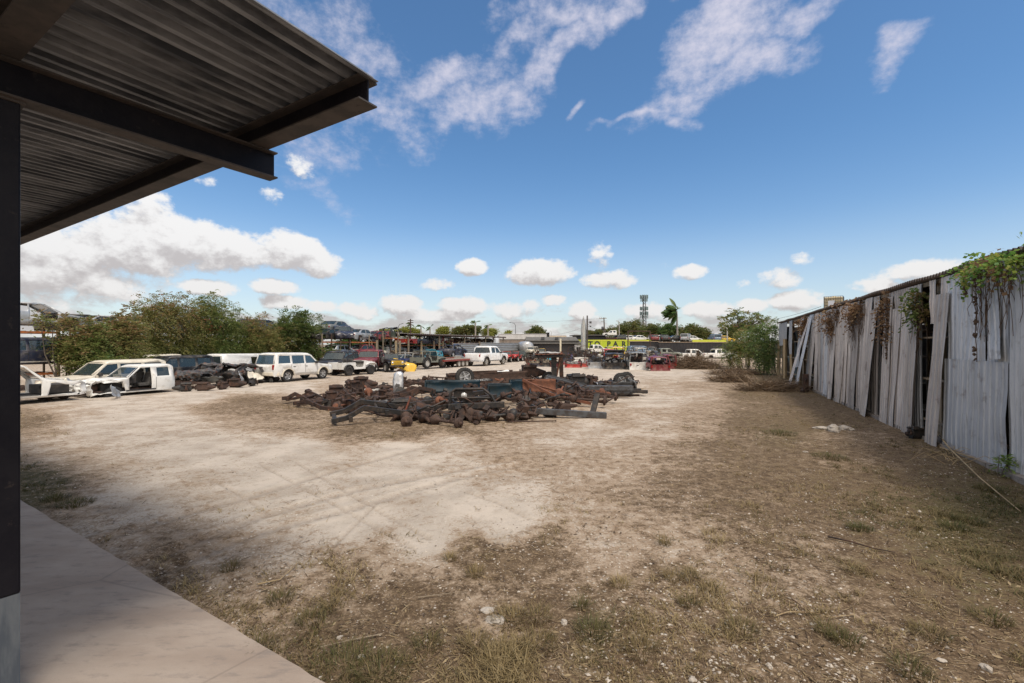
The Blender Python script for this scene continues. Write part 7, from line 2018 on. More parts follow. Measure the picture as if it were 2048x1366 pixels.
# ------------------------------------------------------------------ buildings at the far end
def BX(px, d): return (px - 1024) / FPX * d
def ZY(py, d): return CAM_H + (689 - py) / FPX * d
def building(name, label, px0, px1, d, ytop, depth, wall, roof, over=.3, cat='building', openings=(), fascia=None, zlift=0):
    x0, x1 = BX(px0, d), BX(px1, d); z = ZY(ytop, d)
    root = empty(name, ((x0 + x1) / 2, d, 0), 0, label, cat)
    w = (x1 - x0)
    mb = MB()
    # front wall built round its openings
    out = [(-w / 2, 0), (w / 2, 0), (w / 2, z), (-w / 2, z)]
    hs = [[(a, b), (c, b), (c, e), (a, e)] for a, b, c, e in openings]
    V, F = side_polys(out, hs, [], [])
    mb.add([(v.x, 0, v.z) for v in V], F)
    mb.add([(-w / 2, 0, 0), (-w / 2, depth, 0), (-w / 2, depth, z), (-w / 2, 0, z)], [(0, 1, 2, 3)]); mb.add([(w / 2, 0, 0), (w / 2, depth, 0), (w / 2, depth, z), (w / 2, 0, z)], [(3, 2, 1, 0)]); mb.add([(-w / 2, depth, 0), (w / 2, depth, 0), (w / 2, depth, z), (-w / 2, depth, z)], [(0, 1, 2, 3)])
    o = mb.build('wall', wall, root); s = o.modifiers.new('wall', 'SOLIDIFY'); s.thickness = .15
    mb = MB(); mb.box((0, depth / 2, z + .13), (w + over * 2, depth + over * 2, .20)); mb.build('roof', roof, root)
    for a, b, c, e in openings:
        m = MB(); m.box(((a + c) / 2, .10, (b + e) / 2), (c - a - .02, .03, e - b - .02)); m.build('window', GLASS, root)
        m = MB()
        for x in (a, (a + c) / 2, c): m.bar((x, -.03, b), (x, -.03, e), .06, .05)
        for q in (b, e): m.bar((a, -.03, q), (c, -.03, q), .05, .06)
        m.build('window_frame', PALE, root)
    return root
DKWALL = surf('charcoal_painted_wall', (.045, .043, .047), (.06, .055, .055), 1.5, .7)
DKROOF = surf('dark_shingle_roof', (.10, .095, .085), (.14, .125, .11), 2, .85)
PALEWALL = surf('pale_grey_wall', (.50, .49, .48), (.42, .41, .39), 1, .8, stretch=(1, 1, .4))
b_ = building('shop_building', 'low charcoal shop building with a dark shingle roof', 1057, 1154, 96, 683, 12, DKWALL, DKROOF, .5, openings=((4.2, 1.3, 5.0, 2.3),))
mb = MB(); mb.add([(-5.8, -1.0, 2.95), (5.8, -1.0, 2.95), (5.4, 5, 4.35), (-5.4, 5, 4.35)], [(0, 1, 2, 3)]); mb.add([(-5.8, 11, 2.95), (5.8, 11, 2.95), (5.4, 5, 4.35), (-5.4, 5, 4.35)], [(3, 2, 1, 0)])
o = mb.build('pitched_roof', DKROOF, b_); s = o.modifiers.new('sheet', 'SOLIDIFY'); s.thickness = .12
for x in (-1.9, 1.0): m = MB(); m.box((x, 2, 4.0), (.7, .5, .6)); m.build('roof_vent', GREYSTEEL, b_, .03)
building('warehouse', 'long pale grey flat-roofed warehouse in the distance', 998, 1096, 150, 669, 25, PALEWALL, surf('pale_roof', (.42, .41, .40), (.36, .35, .34), 2, .8), .2)
building('warehouse', 'cream low building beyond the shop and its chimney', 1097, 1132, 148, 672, 20, surf('cream_wall', (.55, .46, .34), (.47, .39, .29), 2, .8), PALEWALL, .1)
building('warehouse', 'thin brownish shed behind the grey fence and the pickup', 1000, 1055, 130, 680, 10, surf('brown_wall', (.20, .16, .13), (.15, .12, .10), 2, .8), DKROOF, .2)
# curved grey tank lying beside the shop
root = empty('metal_tank', (BX(1050, 92), 92, 0), .3, 'grey horizontal metal tank beside the charcoal shop', 'tank')
mb = MB(); mb.lathe([(.001, -2.2), (.7, -2.15), (1.15, -1.9), (1.2, 0), (1.15, 1.9), (.7, 2.15), (.001, 2.2)], 20, 'Y', (0, 0, 2.15)); mb.build('shell', P_SILVER, root)
mb = MB(); mb.box((0, -1.2, .5), (1.6, .3, 1.0)); mb.box((0, 1.2, .5), (1.6, .3, 1.0)); mb.build('saddle', GREYSTEEL, root)
mb = MB(); mb.lathe([(.32, 0), (.32, 2.2), (.36, 2.22), (.36, 2.35), (.001, 2.35)], 14); o = mb.build('chimney', GREYSTEEL); o.location = (BX(1096, 110), 110, 3.2); tag(o, 'grey cylindrical chimney above the charcoal shop roof', 'chimney')
c_ = building('booth', 'small pale booth with window frames between the shop and the hull', 1152, 1163, 94, 690, 3, PALEWALL, DKROOF, .1, openings=((-.4, .9, .4, 2.2),))
mb = MB(); mb.box((0, 0, 1.9), (.30, .30, 3.8)); o = mb.build('white_post', surf('cream_post_paint', (.62, .56, .42), (.52, .46, .34), 3, .6), None, .02); o.location = (BX(1121, 88), 88, 0); tag(o, 'short cream-white post in front of the charcoal shop', 'post')
# rooftop canopy behind the sign
building('carport', 'dark open carport roof behind the yellow-green sign', 1155, 1212, 108, 671.5, 8, DKWALL, DKROOF, .8, cat='carport')
# upright hull and its pole
root = empty('upright_hull', (BX(1167, 92), 92, 0), -.2, 'tall pale pointed boat hull standing upright beside a dark pole', 'boat hull')
mb = MB()
def hullp(u, v):
    z = 8.3 * v; w = .52 * (1 - max(0, (v - .62) / .38) ** 2.2) * (.72 + .28 * min(1, v / .3)); q = (u - .5) * 2
    return (w * q, -.5 * (1 - q * q) * (1 - .7 * max(0, v - .6) / .4) , z)
mb.grid(hullp, 10, 24, True); o = mb.build('hull', surf('weathered_hull', (.46, .45, .42), (.30, .32, .31), 1.2, .6, stretch=(3, 3, .5), c3=(.24, .17, .12), s3=3), root); s = o.modifiers.new('shell', 'SOLIDIFY'); s.thickness = .06
m = MB(); m.tube([(0, -.52, .2), (0, -.52, 5.2), (0, -.2, 8.3)], .05, 6); m.build('keel', PALE, root)
mb = MB(); mb.tube([(0, 0, 0), (.05, 0, 8.4)], [.19, .13], 10); m = mb.build('pole', surf('dark_pole', (.05, .042, .038), (.08, .065, .055), 3, .85)); m.location = (BX(1174, 91.5), 91.5, 0); tag(m, 'dark wooden pole standing right against the pale hull', 'pole')
root = empty('floodlight_pair', (BX(1174, 91.4), 91.4, 6.9), 0, 'pair of small floodlights fixed to the dark pole', 'floodlight')
for dz, s_ in ((.15, .42), (-.65, .3)):
    m = MB(); m.box((.68, -.05, dz), (s_, .2, s_)); m.bar((.08, 0, dz), (.5, 0, dz), .05, .05); m.build('lamp_head', GREYSTEEL, root, .03)
# painted sign wall
SGN = surf('yellow_green_paint', (.42, .50, .02), (.36, .43, .02), 1.5, .55)
SGNY = surf('lemon_paint', (.55, .56, .05), (.48, .5, .05), 1.5, .55)
INK = surf('black_sign_paint', (.02, .02, .022), (.03, .028, .028), 3, .6)
sd0 = 101.0
root = empty('painted_sign_wall', (BX(1230, sd0), sd0, 0), 0, 'yellow-green painted wall lettered AUTO PARTS in black', 'sign wall')
sx0, sx1 = BX(1148, sd0) - root.location.x, BX(1302, sd0) - root.location.x
zt = ZY(679.5, sd0)
mb = MB(); mb.box(((sx0 + sx1) / 2, .15, zt / 2), (sx1 - sx0, .26, zt)); mb.build('wall', SGN, root)
mb = MB(); mb.box(((sx0 + sx1) / 2, .004, zt - .14), (sx1 - sx0, .04, .24)); mb.build('top_band', SGNY, root)
for px in (1203, 1258):
    m = MB(); m.box((BX(px, sd0) - root.location.x, -.01, zt / 2), (.16, .06, zt)); m.build('pilaster', SGNY, root)
mb = MB(); mb.box(((BX(1212, sd0) + BX(1256, sd0)) / 2 - root.location.x, .0, ZY(693.6, sd0)), (BX(1256, sd0) - BX(1212, sd0), .05, .07)); mb.build('white_rule', P_WHITE, root)
def letters(text, x, z, size, mat, parent, y=-.012, ext=.01, bold=.03):
    cu = bpy.data.curves.new('lettering', 'FONT'); cu.body = text; cu.size = size; cu.extrude = ext; cu.offset = bold; cu.align_x = 'CENTER'
    t = bpy.data.objects.new('tmp', cu); COL.objects.link(t)
    dg = bpy.context.evaluated_depsgraph_get()
    me = bpy.data.meshes.new_from_object(t.evaluated_get(dg))
    bpy.data.objects.remove(t)
    o = obj('letter', me, mat, parent); o.location = (x, y, z); o.rotation_euler = (R(90), 0, 0)
    return o
for ch, px in zip('AUTOPARTS', (1153, 1166, 1181, 1194.5, 1217.5, 1231, 1247.5, 1263, 1277)):
    letters(ch, BX(px, sd0) - root.location.x, ZY(692.6, sd0), 1.52, INK, root, bold=.05)
for ch, px in zip('305', (1212, 1231, 1247)):
    letters(ch, BX(px, sd0) - root.location.x, ZY(703.5, sd0), 1.45, INK, root, bold=.05)
# ribbed dark fence across the back, with its coping
def ribbed_fence(px0, px1, d, ytop, label, d2=None):
    a = Vector((BX(px0, d), d, 0)); b = Vector((BX(px1, d2 or d), d2 or d, 0)); dv = b - a; L = dv.length
    root = empty('ribbed_fence', (a + b) / 2, math.atan2(dv.y, dv.x), label, 'fence', 'dark ribbed metal fences across the back')
    h = ZY(ytop, d); n = int(L / .30)
    P = []
    for i in range(n):
        for t, y in ((0, 0), (.55, 0), (.62, .06), (.93, .06)): P.append(((i + t) * L / n - L / 2, y))
    vs = [(x, -y, z) for x, y in P for z in (0, h)]
    mb = MB(); mb.add(vs, [(2 * i, 2 * i + 2, 2 * i + 3, 2 * i + 1) for i in range(len(P) - 1)])
    o = mb.build('sheeting', surf('charcoal_ribbed_sheet', (.026, .024, .026), (.04, .036, .035), 1, .55, .1), root); s = o.modifiers.new('sheet', 'SOLIDIFY'); s.thickness = .01
    mb = MB(); mb.box((0, .25, h + .06), (L, .8, .12)); mb.build('coping', surf('tan_coping', (.33, .24, .17), (.26, .19, .14), 2, .8), root)
    return root
ribbed_fence(1318, 1468, 93, 685.0, 'tall dark ribbed fence behind the white pickups')
ribbed_fence(1259, 1318, 95, 683.4, 'dark ribbed container side behind the blue-grey SUV')
ribbed_fence(1468, 1575, 93, 685.5, 'dark ribbed fence hidden by the olive bush')
mb = MB(); mb.box((0, 0, ZY(679.5, 100) / 2), (BX(1456, 100) - BX(1385, 100), .3, ZY(679.5, 100))); o = mb.build('yellow_wall', SGNY); o.location = (BX(1420, 100), 100, 0); tag(o, 'thin bright yellow-green wall top beyond the dark fence', 'wall')
# platform rack behind the fence with its cars
pz = ZY(684, 103)
mbx = [BX(1205, 103), BX(1480, 103)]
root = empty('storage_platform', ((mbx[0] + mbx[1]) / 2, 104, 0), 0, 'long raised platform of cars behind the dark fence', 'platform')
mb = MB(); mb.box((0, 0, pz - .12), (mbx[1] - mbx[0], 4.6, .2)); mb.build('deck', RUSTY, root)
for i in range(9): m = MB(); m.box(((i / 8 - .5) * (mbx[1] - mbx[0]) * .98, 0, pz / 2 - .12), (.25, 4.2, pz - .25)); m.build('leg', RUSTDARK, root)
for px, kind, m, h, lb, dz in [(1224, 'cab', P_WHITE, 3.0, 'white pickup cab stacked high above the sign', 1.15), (1247, 'hatch', P_BLACK, .2, 'black car right of the flagpole above the sign', 0), (1255, 'sedan', P_WHITE, 2.9, 'white car above the right end of the sign', 0), (1279, 'sedan', P_WHITE, .3, 'white car under the rusty goalpost frame', 0), (1306, 'hatch', P_MAROON, 1.5, 'dark red hatchback rear above the dark fence', .05), (1319, 'sedan', P_WHITE, .2, 'white saloon right of the dark red hatchback', 0), (1326, 'hatch', P_BLACK, 1.5, 'black hatchback beside the white saloon above the fence', 0),
                             (1354, 'sedan', P_BLACK, .1, 'black saloon at the foot of the tall palm', 0), (1373, 'suv', P_SILVER, 1.0, 'silver SUV with a spare wheel right of the palm', 0), (1383, 'sedan', P_WHITE, .3, 'white car just right of the silver SUV', -.1), (1429, 'suv', P_STEELBLUE, 1.45, 'steel-blue SUV rear above the yellow wall top', -.1), (1447, 'sedan', P_YELLOW, .2, 'yellow and red wreck beside the steel-blue SUV', -.1)]:
    p = Vector((BX(px, 104), 104, 0))
    car(kind, m, p, h, lb, 'car wreck' if kind != 'pickup' else 'pickup truck', 'stacked_car', 'cars on the platform behind the dark fence', z=pz + dz, scale=.92 if kind != 'cab' else .72, extras=False, rim='steel', detail=0)
m = MB(); m.box((0, 0, .5), (2.8, 1.9, 1.15)); o = m.build('steel_cradle', RUSTDARK); o.location = (BX(1222, 104), 104, pz); tag(o, 'rusty steel cradle under the white pickup above the sign', 'cradle')
# goalpost frame
def goal(px0, px1, d, yt, label):
    a, b, z = BX(px0, d), BX(px1, d), ZY(yt, d)
    root = empty('goalpost', ((a + b) / 2, d, 0), 0, label, 'frame')
    w = (b - a) / 2
    for s in (-1, 1): m = MB(); m.tube([(s * w, 0, 0), (s * w, 0, z)], .12, 8); m.build('post', RUSTY, root)
    m = MB(); m.tube([(-w, 0, z - .05), (w, 0, z - .05)], .09, 8); m.build('crossbar', RUSTY, root)
    m = MB(); m.tube([(-w, 0, z - 1.1), (w, 0, z - 1.2)], .03, 6); m.build('cable', GREYSTEEL, root)
goal(1256, 1300, 90, 662, 'rusty goalpost frame in front of the dark fence')
# poles, tower, wires
root = empty('utility_pole', (BX(1209, 115), 115, 0), 0, 'wooden utility pole with a crossarm and transformer right of the hull', 'utility pole')
m = MB(); m.tube([(.25, 0, 0), (-.15, 0, ZY(635, 115))], [.2, .13], 10); m.build('pole', surf('brown_pole', (.09, .065, .05), (.13, .10, .08), 3, .9), root)
zt = ZY(636.5, 115)
m = MB(); m.bar((-1.3, 0, zt - .1), (.55, 0, zt), .1, .14); m.bar((-.9, 0, zt - .8), (-.1, 0, zt - .9), .06, .08); m.build('crossarm', WOOD, root)
m = MB()
for x in (-1.2, -.7, .3): m.lathe([(.05, 0), (.07, .12), (.03, .26)], 8, 'Z', (x, 0, zt))
m.build('insulator', PALE, root)
m = MB(); m.lathe([(.001, -.45), (.32, -.45), (.34, 0), (.32, .45), (.001, .5)], 12, 'Z', (-.45, 0, ZY(657, 115))); m.build('transformer', GREYSTEEL, root)
root = empty('utility_pole', (BX(821, 160), 160, 0), 0, 'far wooden utility pole rising from the cluster palm', 'utility pole')
m = MB(); m.tube([(0, 0, 0), (0, 0, ZY(638, 160))], [.3, .2], 8); m.build('pole', RUSTDARK, root)
m = MB()
for z in (641, 645, 650): m.bar((-1.0, 0, ZY(z, 160)), (1.0, 0, ZY(z, 160)), .15, .25)
m.build('crossarm', RUSTDARK, root)
def street_pole(px, d, yt, label, arm=1.4, mat=GREYSTEEL, r=.09):
    root = empty('street_lamp', (BX(px, d), d, 0), 0, label, 'street lamp', 'distant lamp poles')
    z = ZY(yt, d)
    m = MB(); m.tube([(0, 0, 0), (0, 0, z * .9), (-arm * .25, 0, z * .97), (-arm, 0, z)], [r * 1.5, r, r, r * .7], 7); m.build('pole', mat, root)
    m = MB(); m.box((-arm - .2, 0, z), (.6, .25, .14)); m.build('lamp_head', mat, root)
street_pole(1031, 160, 645, 'thin curved lamp pole above the pale warehouse', 1.6)
street_pole(797, 160, 647, 'thin lamp pole above the left rack roof', -1.6)
street_pole(1238.5, 118, 642, 'pale straight lamp pole left of the brown-green tree', .3, PALE, .10)
street_pole(1103, 160, 662, 'tiny pale lamp pole behind the chimney', .3, PALE, .08)
street_pole(1454.5, 96, 655, 'pale pole among the right bushes', .2, PALE, .12)
root = empty('cell_tower', (BX(1288, 250), 250, 0), .4, 'tall lattice cell tower with three tiers of antennas', 'cell tower')
zt = ZY(590, 250)
legs = [Vector((math.cos(a) * 1.35, math.sin(a) * 1.35, 0)) for a in (R(90), R(210), R(330))]
for p in legs: m = MB(); m.tube([p, p * .55 + Vector((0, 0, zt))], [.26, .16], 7); m.build('leg', GREYSTEEL, root)
m = MB()
for k in range(16):
    z0, z1 = zt * k / 16, zt * (k + 1) / 16
    f0, f1 = 1 - .45 * k / 16, 1 - .45 * (k + 1) / 16
    for i in range(3):
        a, b = legs[i], legs[(i + 1) % 3]
        m.bar(a * f0 + Vector((0, 0, z0)), b * f1 + Vector((0, 0, z1)), .10, .10); m.bar(b * f0 + Vector((0, 0, z0)), a * f1 + Vector((0, 0, z1)), .10, .10)
m.build('lattice', GREYSTEEL, root)
for yt_, rad, n in ((594, 1.9, 12), (600, 1.6, 9), (617.5, 1.9, 12), (627, 2.0, 12), (633.5, 1.9, 9)):
    z = ZY(yt_, 250)
    m = MB(); m.lathe([(rad - .05, -.05), (rad + .05, 0), (rad - .05, .05)], 18, 'Z', (0, 0, z), True); 
    for i in range(3): q = i * 2.094; m.bar((0, 0, z), (math.cos(q) * rad, math.sin(q) * rad, z), .1, .1)
    m.build('antenna_ring', GREYSTEEL, root)
    m = MB()
    for i in range(n): q = 2 * PI * i / n; m.box((math.cos(q) * (rad + .15), math.sin(q) * (rad + .15), z + .1), (.26, .42, 1.9), (0, 0, q))
    m.build('antenna_panels', surf('teal_grey_antenna', (.14, .20, .20), (.20, .25, .25), 3, .5), root)
def wire(label, p, q, sag=.8, r=.03):
    p, q = Vector(p), Vector(q); b = p.copy()
    m = MB(); m.tube([p.lerp(q, i / 14) - Vector((0, 0, sag * 4 * (i / 14) * (1 - i / 14))) - b for i in range(15)], r, 5); o = m.build('power_line', PLASTIC); o.location = b; tag(o, label, 'power line')
wire('upper thin wire running from the utility pole to the far left pole', D(1204, 637, 115), D(821, 641, 160), 1.0, .02)
wire('lower thin wire dipping from the hull pole toward the chimney', D(1173, 651, 91.5), D(1097, 670, 110), .5, .018)
wire('sagging wire between the dark pole and the utility pole', D(1176, 648, 91.5), D(1209, 655, 115), .8, .02)
wire('thin wire running from the shed roof corner to the right bushes', D(1642, 613, 31), D(1522, 641, 56), .2, .012)
# white pickups before the fence
fg = 'vehicles standing in front of the dark fence'
car('pickup', P_WHITE, Vector((BX(1386, 90), 90, 0)), .12, 'white double-cab pickup with its front door missing before the dark fence', 'pickup truck', 'wrecked_pickup', fg, z=-.32, wheels=(), scale=.98, doors_missing=[[(1.06, .6), (1.06, 1.22), (.58, 1.70), (.08, 1.74), (.06, .6)]], glass=('side', 'windscreen'))
car('pickup', P_WHITE, Vector((BX(1432, 90), 89, 0)), .06, 'white double-cab pickup with closed doors right of the doorless one', 'pickup truck', 'wrecked_pickup', fg, z=-.30, wheels=((0, -1),), scale=1.0)
car('pickup', P_WHITE, Vector((BX(1192, 95), 95, 0)), .2, 'white pickup parked under the TO letters of the sign', 'pickup truck', 'parked_pickup', fg, z=.7, scale=.9)
mb = MB(); mb.box((0, 0, .62), (2.6, 2.0, 1.1)); 
for i in range(7): mb.box((-1.15 + i * .38, -1.02, .62), (.08, .06, 1.1))
o = mb.build('slatted_box', PALE); o.location = (BX(1457, 90), 90, .1); tag(o, 'pale slatted box body right of the white pickups', 'truck body')
car('suv', P_STEELBLUE, Vector((BX(1284, 84), 84, 0)), .04, 'blue-grey SUV in front of the dark container', 'suv', 'parked_suv', fg, z=.45, scale=1.0, glassmat=GLASSBLUE)
car('hatch', P_GREY, Vector((BX(1306, 86), 87, 0)), 1.2, 'small grey car behind the blue-grey SUV', 'car wreck', 'wrecked_car', fg, z=.5, scale=1.0)
car('cab', P_OLIVE, Vector((BX(1332, 80), 80, 0)), .0, 'grey-green wreck with a pale bare windscreen frame', 'car wreck', 'wrecked_car', fg, z=.25, wheels=(), scale=.9, glass=None, crush=(1.2, .1, 1))

# ------------------------------------------------------------------ row of cut-off car bodies across the middle
cg = 'cut-off car bodies lined up in rows'
def rear_clip(label, mat, px, py, w, h, kind='hatch', rz=0.0, rim=INTERIOR, z=0.0, lid=False, depth=1.5, d=None):
    """a body cut off behind the seats, its open tail towards the camera: panel, pillars, roof, wheel wells"""
    p = G(px, py) if d is None else Vector((BX(px, d), d, 0))
    root = empty('cut_car_shell', (p.x, p.y, z), rz, label, 'car wreck', cg)
    hb = h * .42
    mat2 = P_GREY if mat is P_WHITE else mat
    q = random.Random(int(px * 7 + py))
    mb = MB(); mb.grid(lambda u, v: ((u - .5) * w, .05 * math.sin(v * 3) - .02 * math.cos(u * 9), v * hb), 10, 5); o = mb.build('tail_panel', mat, root); jitter(o, .05, 2.5, px); s = o.modifiers.new('sheet', 'SOLIDIFY'); s.thickness = .05
    if kind != 'tub':
        mb = MB(); mb.grid(lambda u, v: ((u - .5) * w * .84, .08 + depth * v, h - .10 * (2 * u - 1) ** 2 - .12 * (1 - v) ** 3), 8, 5, True); o = mb.build('roof', mat2, root); jitter(o, .05, 2, px + 1); s = o.modifiers.new('sheet', 'SOLIDIFY'); s.thickness = .05
    for sg in (1, -1):
        mb = MB(); mb.path([(sg * w * .49, .03, hb), (sg * w * .47, .05, h * .7), (sg * w * .40, .10, h * .96)], .12, .09); 
        if kind == 'tub': mb.path([(sg * w * .40, .10, h * .96), (0, .12, h)], .06, .06)
        mb.build('pillar', mat2 if kind != 'tub' else RUSTDARK, root)
        mb = MB(); mb.grid(lambda u, v, sg=sg: (sg * (w / 2 - .03 - .06 * v), .05 + depth * u, .12 + (hb + .1) * v + .3 * max(0, math.sin(u * 3.1)) * (1 - v)), 8, 5, True); o = mb.build('side_panel', mat2, root); jitter(o, .06, 2, px + sg); s = o.modifiers.new('sheet', 'SOLIDIFY'); s.thickness = .04
    mb = MB(); mb.box((0, depth * .55, hb * .45), (w * .86, depth * .85, .08)); mb.box((0, depth, h * .40), (w * .8, .08, h * .62)); mb.build('floor', INTERIOR, root)
    mb = MB()
    for k_ in range(7): mb.box((q.uniform(-.4, .4) * w, q.uniform(.2, depth * .8), q.uniform(hb * .6, h * .75)), (q.uniform(.1, .5), q.uniform(.1, .4), q.uniform(.05, .35)), (q.uniform(-.5, .5), q.uniform(-.5, .5), q.uniform(0, 3)))
    for k_ in range(4): a = Vector((q.uniform(-.45, .45) * w, q.uniform(0, .6), q.uniform(hb * .5, h * .9))); mb.tube([a, a + Vector((q.uniform(-.5, .5), q.uniform(-.2, .3), q.uniform(-.4, .3)))], .03, 5)
    mb.build('interior_clutter', [PALE, RUSTDARK, GREYSTEEL, WOOD][q.randint(0, 3)], root)
    for sg in (1, -1): m = MB(); m.box((sg * w * .44, -.03, hb * .7), (.16, .06, .24)); m.build('tail_light', TAIL if q.random() < .3 else RUSTDARK, root)
    if lid:
        mb = MB(); mb.grid(lambda u, v: ((u - .5) * w * .8, .05 - .5 * v, h + .05 + .25 * v), 5, 3); o = mb.build('tailgate', mat, root); s = o.modifiers.new('sheet', 'SOLIDIFY'); s.thickness = .05
    return root
for a in [('navy cut-off body full of parts under the stand top', P_NAVY, 1070, 733.5, 1.75, .95, 'tub'), ('black cut-off body right of the navy one', P_BLACK, 1092, 733.5, 1.6, 1.1, 'tub'), ('dark red-brown body half hidden by the stand posts', P_MAROON, 1113, 734, 1.5, .9, 'tub'), ('bright red cut-off tub right of the stand', P_RED, 1147, 735.5, 2.0, .95, 'tub'), ('second red tub end beside the bright red one', P_RED, 1167, 734, 1.1, 1.0, 'tub'),
          ('grey cut-off tub with a bare hoop', P_SILVER, 1193, 737, 1.85, 1.75, 'tub'), ('black rounded car tail with raised lid', P_BLACK, 1231, 739, 2.3, 1.8, 'hatch'), ('white-bottomed car tail with a rusty inside', P_WHITE, 1278, 740, 2.0, 1.95, 'hatch'), ('dark red square car tail at the right end of the front row', P_MAROON, 1321, 742, 2.05, 1.5, 'hatch'), ('dark red body side behind the square red tail', P_MAROON, 1343, 738, 1.1, 1.6, 'hatch'), ('pale rusty body piece between the black and white tails', PALE, 1255, 738, 1.0, 1.5, 'tub'), ('grey body piece between the grey tub and the black tail', GREYSTEEL, 1212, 737, 1.0, 1.3, 'tub')]:
    rear_clip(*a, rz=random.uniform(-.06, .06), lid='raised' in a[0])
for i, (px, py, m, cn, w, h, kd) in enumerate([(1062, 728, P_ORANGE if False else RUSTBRIGHT, 'orange-rust', 1.3, 1.3, 'tub'), (1085, 727, P_DKGREEN, 'dark green', 1.8, 1.4, 'tub'), (1135, 728, P_NAVY, 'navy', 1.7, 1.8, 'tub'), (1160, 727, P_WHITE, 'white', 1.9, 2.1, 'tub'), (1180, 727, PALE, 'pale dusty', 1.6, 2.0, 'tub'), (1204, 728, CREAMPANEL, 'cream', 1.6, 1.6, 'tub'), (1222, 727, P_RED, 'red', 2.1, 2.1, 'hatch'), (1246, 727, P_YELLOW, 'yellow', 1.7, 1.7, 'tub'), (1262, 728, CREAMPANEL, 'beige', 1.5, 1.9, 'tub'), (1285, 728, PALE, 'pale', 1.7, 2.3, 'hatch'), (1302, 728, P_PURPLE, 'violet', 1.2, 2.3, 'tub'), (1340, 729, RUSTY, 'rusty', 1.9, 1.5, 'hatch')]):
    rear_clip(f'{cn} cut body, {ORD[i]} from the left in the second row of bodies', m, px, py, w, h, kd, rz=random.uniform(-.2, .2))
for i, (px, m, cn, w, h, kd) in enumerate([(1098, P_TURQ, 'faded turquoise', 1.7, 2.0, 'tub'), (1145, P_PURPLE, 'blue-violet', 1.6, 2.4, 'tub'), (1170, P_WHITE, 'white-framed', 1.9, 2.5, 'tub'), (1196, P_GREY, 'grey', 1.7, 2.1, 'tub'), (1215, PALE, 'pale', 1.7, 2.0, 'tub'), (1236, P_YELLOW, 'yellow-topped', 2.2, 2.3, 'hatch'), (1258, WOOD, 'brown', 1.7, 2.1, 'tub'), (1276, P_WHITE, 'white', 1.7, 2.4, 'tub'), (1303, P_PURPLE, 'violet and white', 1.6, 2.4, 'tub')]):
    rear_clip(f'{cn} body, {ORD[i]} from the left in the rearmost row of bodies', m, px, 722, w, h, kd, rz=random.uniform(-.2, .2))
# ------------------------------------------------------------------ dry grass, straw litter, gravel (uncountable)
GRASSM = leaf_mat('dry_grass_blade', [(.075, .078, .022), (.125, .105, .040), (.20, .145, .068), (.29, .215, .10), (.36, .28, .15)], .3)
def sample_ground(n, dmin, dmax, seed, p=1.6):
    g = np.random.default_rng(seed)
    u = g.random(n)
    y = (dmin ** (1 - p) + u * (dmax ** (1 - p) - dmin ** (1 - p))) ** (1 / (1 - p))
    x = (g.random(n) * 2 - 1) * (y * 1.22 + 1.0)
    return x, y, g
def off_slab(x, y):
    return ((x + 1.5) * eR.x + (y - 3.66) * eR.y) > .03
def not_shed(x, y):
    return ((x - SA.x) * sn.x + (y - SA.y) * sn.y) > .15
def clump(x, y, s, seed):
    return vnoise(x * s + 300, y * s + 300, seed)
def grass():
    x, y, g = sample_ground(52000, 3.1, 34, 5, 1.5)
    sand, gr = field(SAND_AND_SHADE, x, y), field(GREEN, x, y)
    c = clump(x, y, .8, 40) * .5 + clump(x, y, 3.2, 41) * .5
    edge = np.abs((x + 1.5) * eR.x + (y - 3.66) * eR.y) < .35
    prob = np.clip(.46 - 1.3 * sand + (c - .5) * 2.7 + gr * .35 + edge * .25 * (x < -1), 0, 1) ** 1.6
    k = (g.random(len(x)) < prob) & off_slab(x, y) & not_shed(x, y)
    x, y, gr = x[k], y[k], gr[k]
    # each tuft gives a few blades
    nb = 7
    N = len(x) * nb
    X = np.repeat(x, nb) + g.normal(size=N) * .035; Y = np.repeat(y, nb) + g.normal(size=N) * .035
    big = np.repeat((clump(x, y, 2.2, 44) ** 2) * 1.3 + .35, nb)
    h = (.022 + .06 * g.random(N)) * big
    a = g.random(N) * 2 * np.pi
    lean = .35 + 1.1 * g.random(N)
    w = .0022 + .0022 * g.random(N) + Y * .00016
    Z = ground_z(X, Y) + np.where(Y < 60, 0, 0) - .004
    P0 = np.stack([X, Y, Z], 1)
    d = np.stack([np.cos(a) * lean, np.sin(a) * lean, np.ones(N)], 1)
    P1 = P0 + d * (h * .55)[:, None]
    d2 = d + np.stack([np.cos(a) * lean * .9, np.sin(a) * lean * .9, -.35 * np.ones(N)], 1)
    P2 = P1 + d2 * (h * .5)[:, None]
    s = np.stack([-np.sin(a), np.cos(a), np.zeros(N)], 1) * w[:, None]
    V = np.stack([P0 - s, P0 + s, P1 + s * .8, P1 - s * .8, P2 + s * .2, P2 - s * .2], 1).reshape(-1, 3)
    kk = np.arange(N)[:, None] * 6
    F = np.concatenate([kk + np.array([[0, 1, 2, 3]]), kk + np.array([[3, 2, 4, 5]])])
    tone = np.clip(.80 - np.repeat(gr, nb) * .75 + g.normal(size=N) * .16 - np.repeat(clump(x, y, 1.1, 47) - .5, nb) * .7, 0, 1)
    o = obj('dry_grass', np_mesh('dry_grass', V, F, {'tone': np.repeat(tone, 6)}), GRASSM)
    tag(o, 'short dry grass tufts over the dirt lot', 'grass', kind='stuff')
grass()
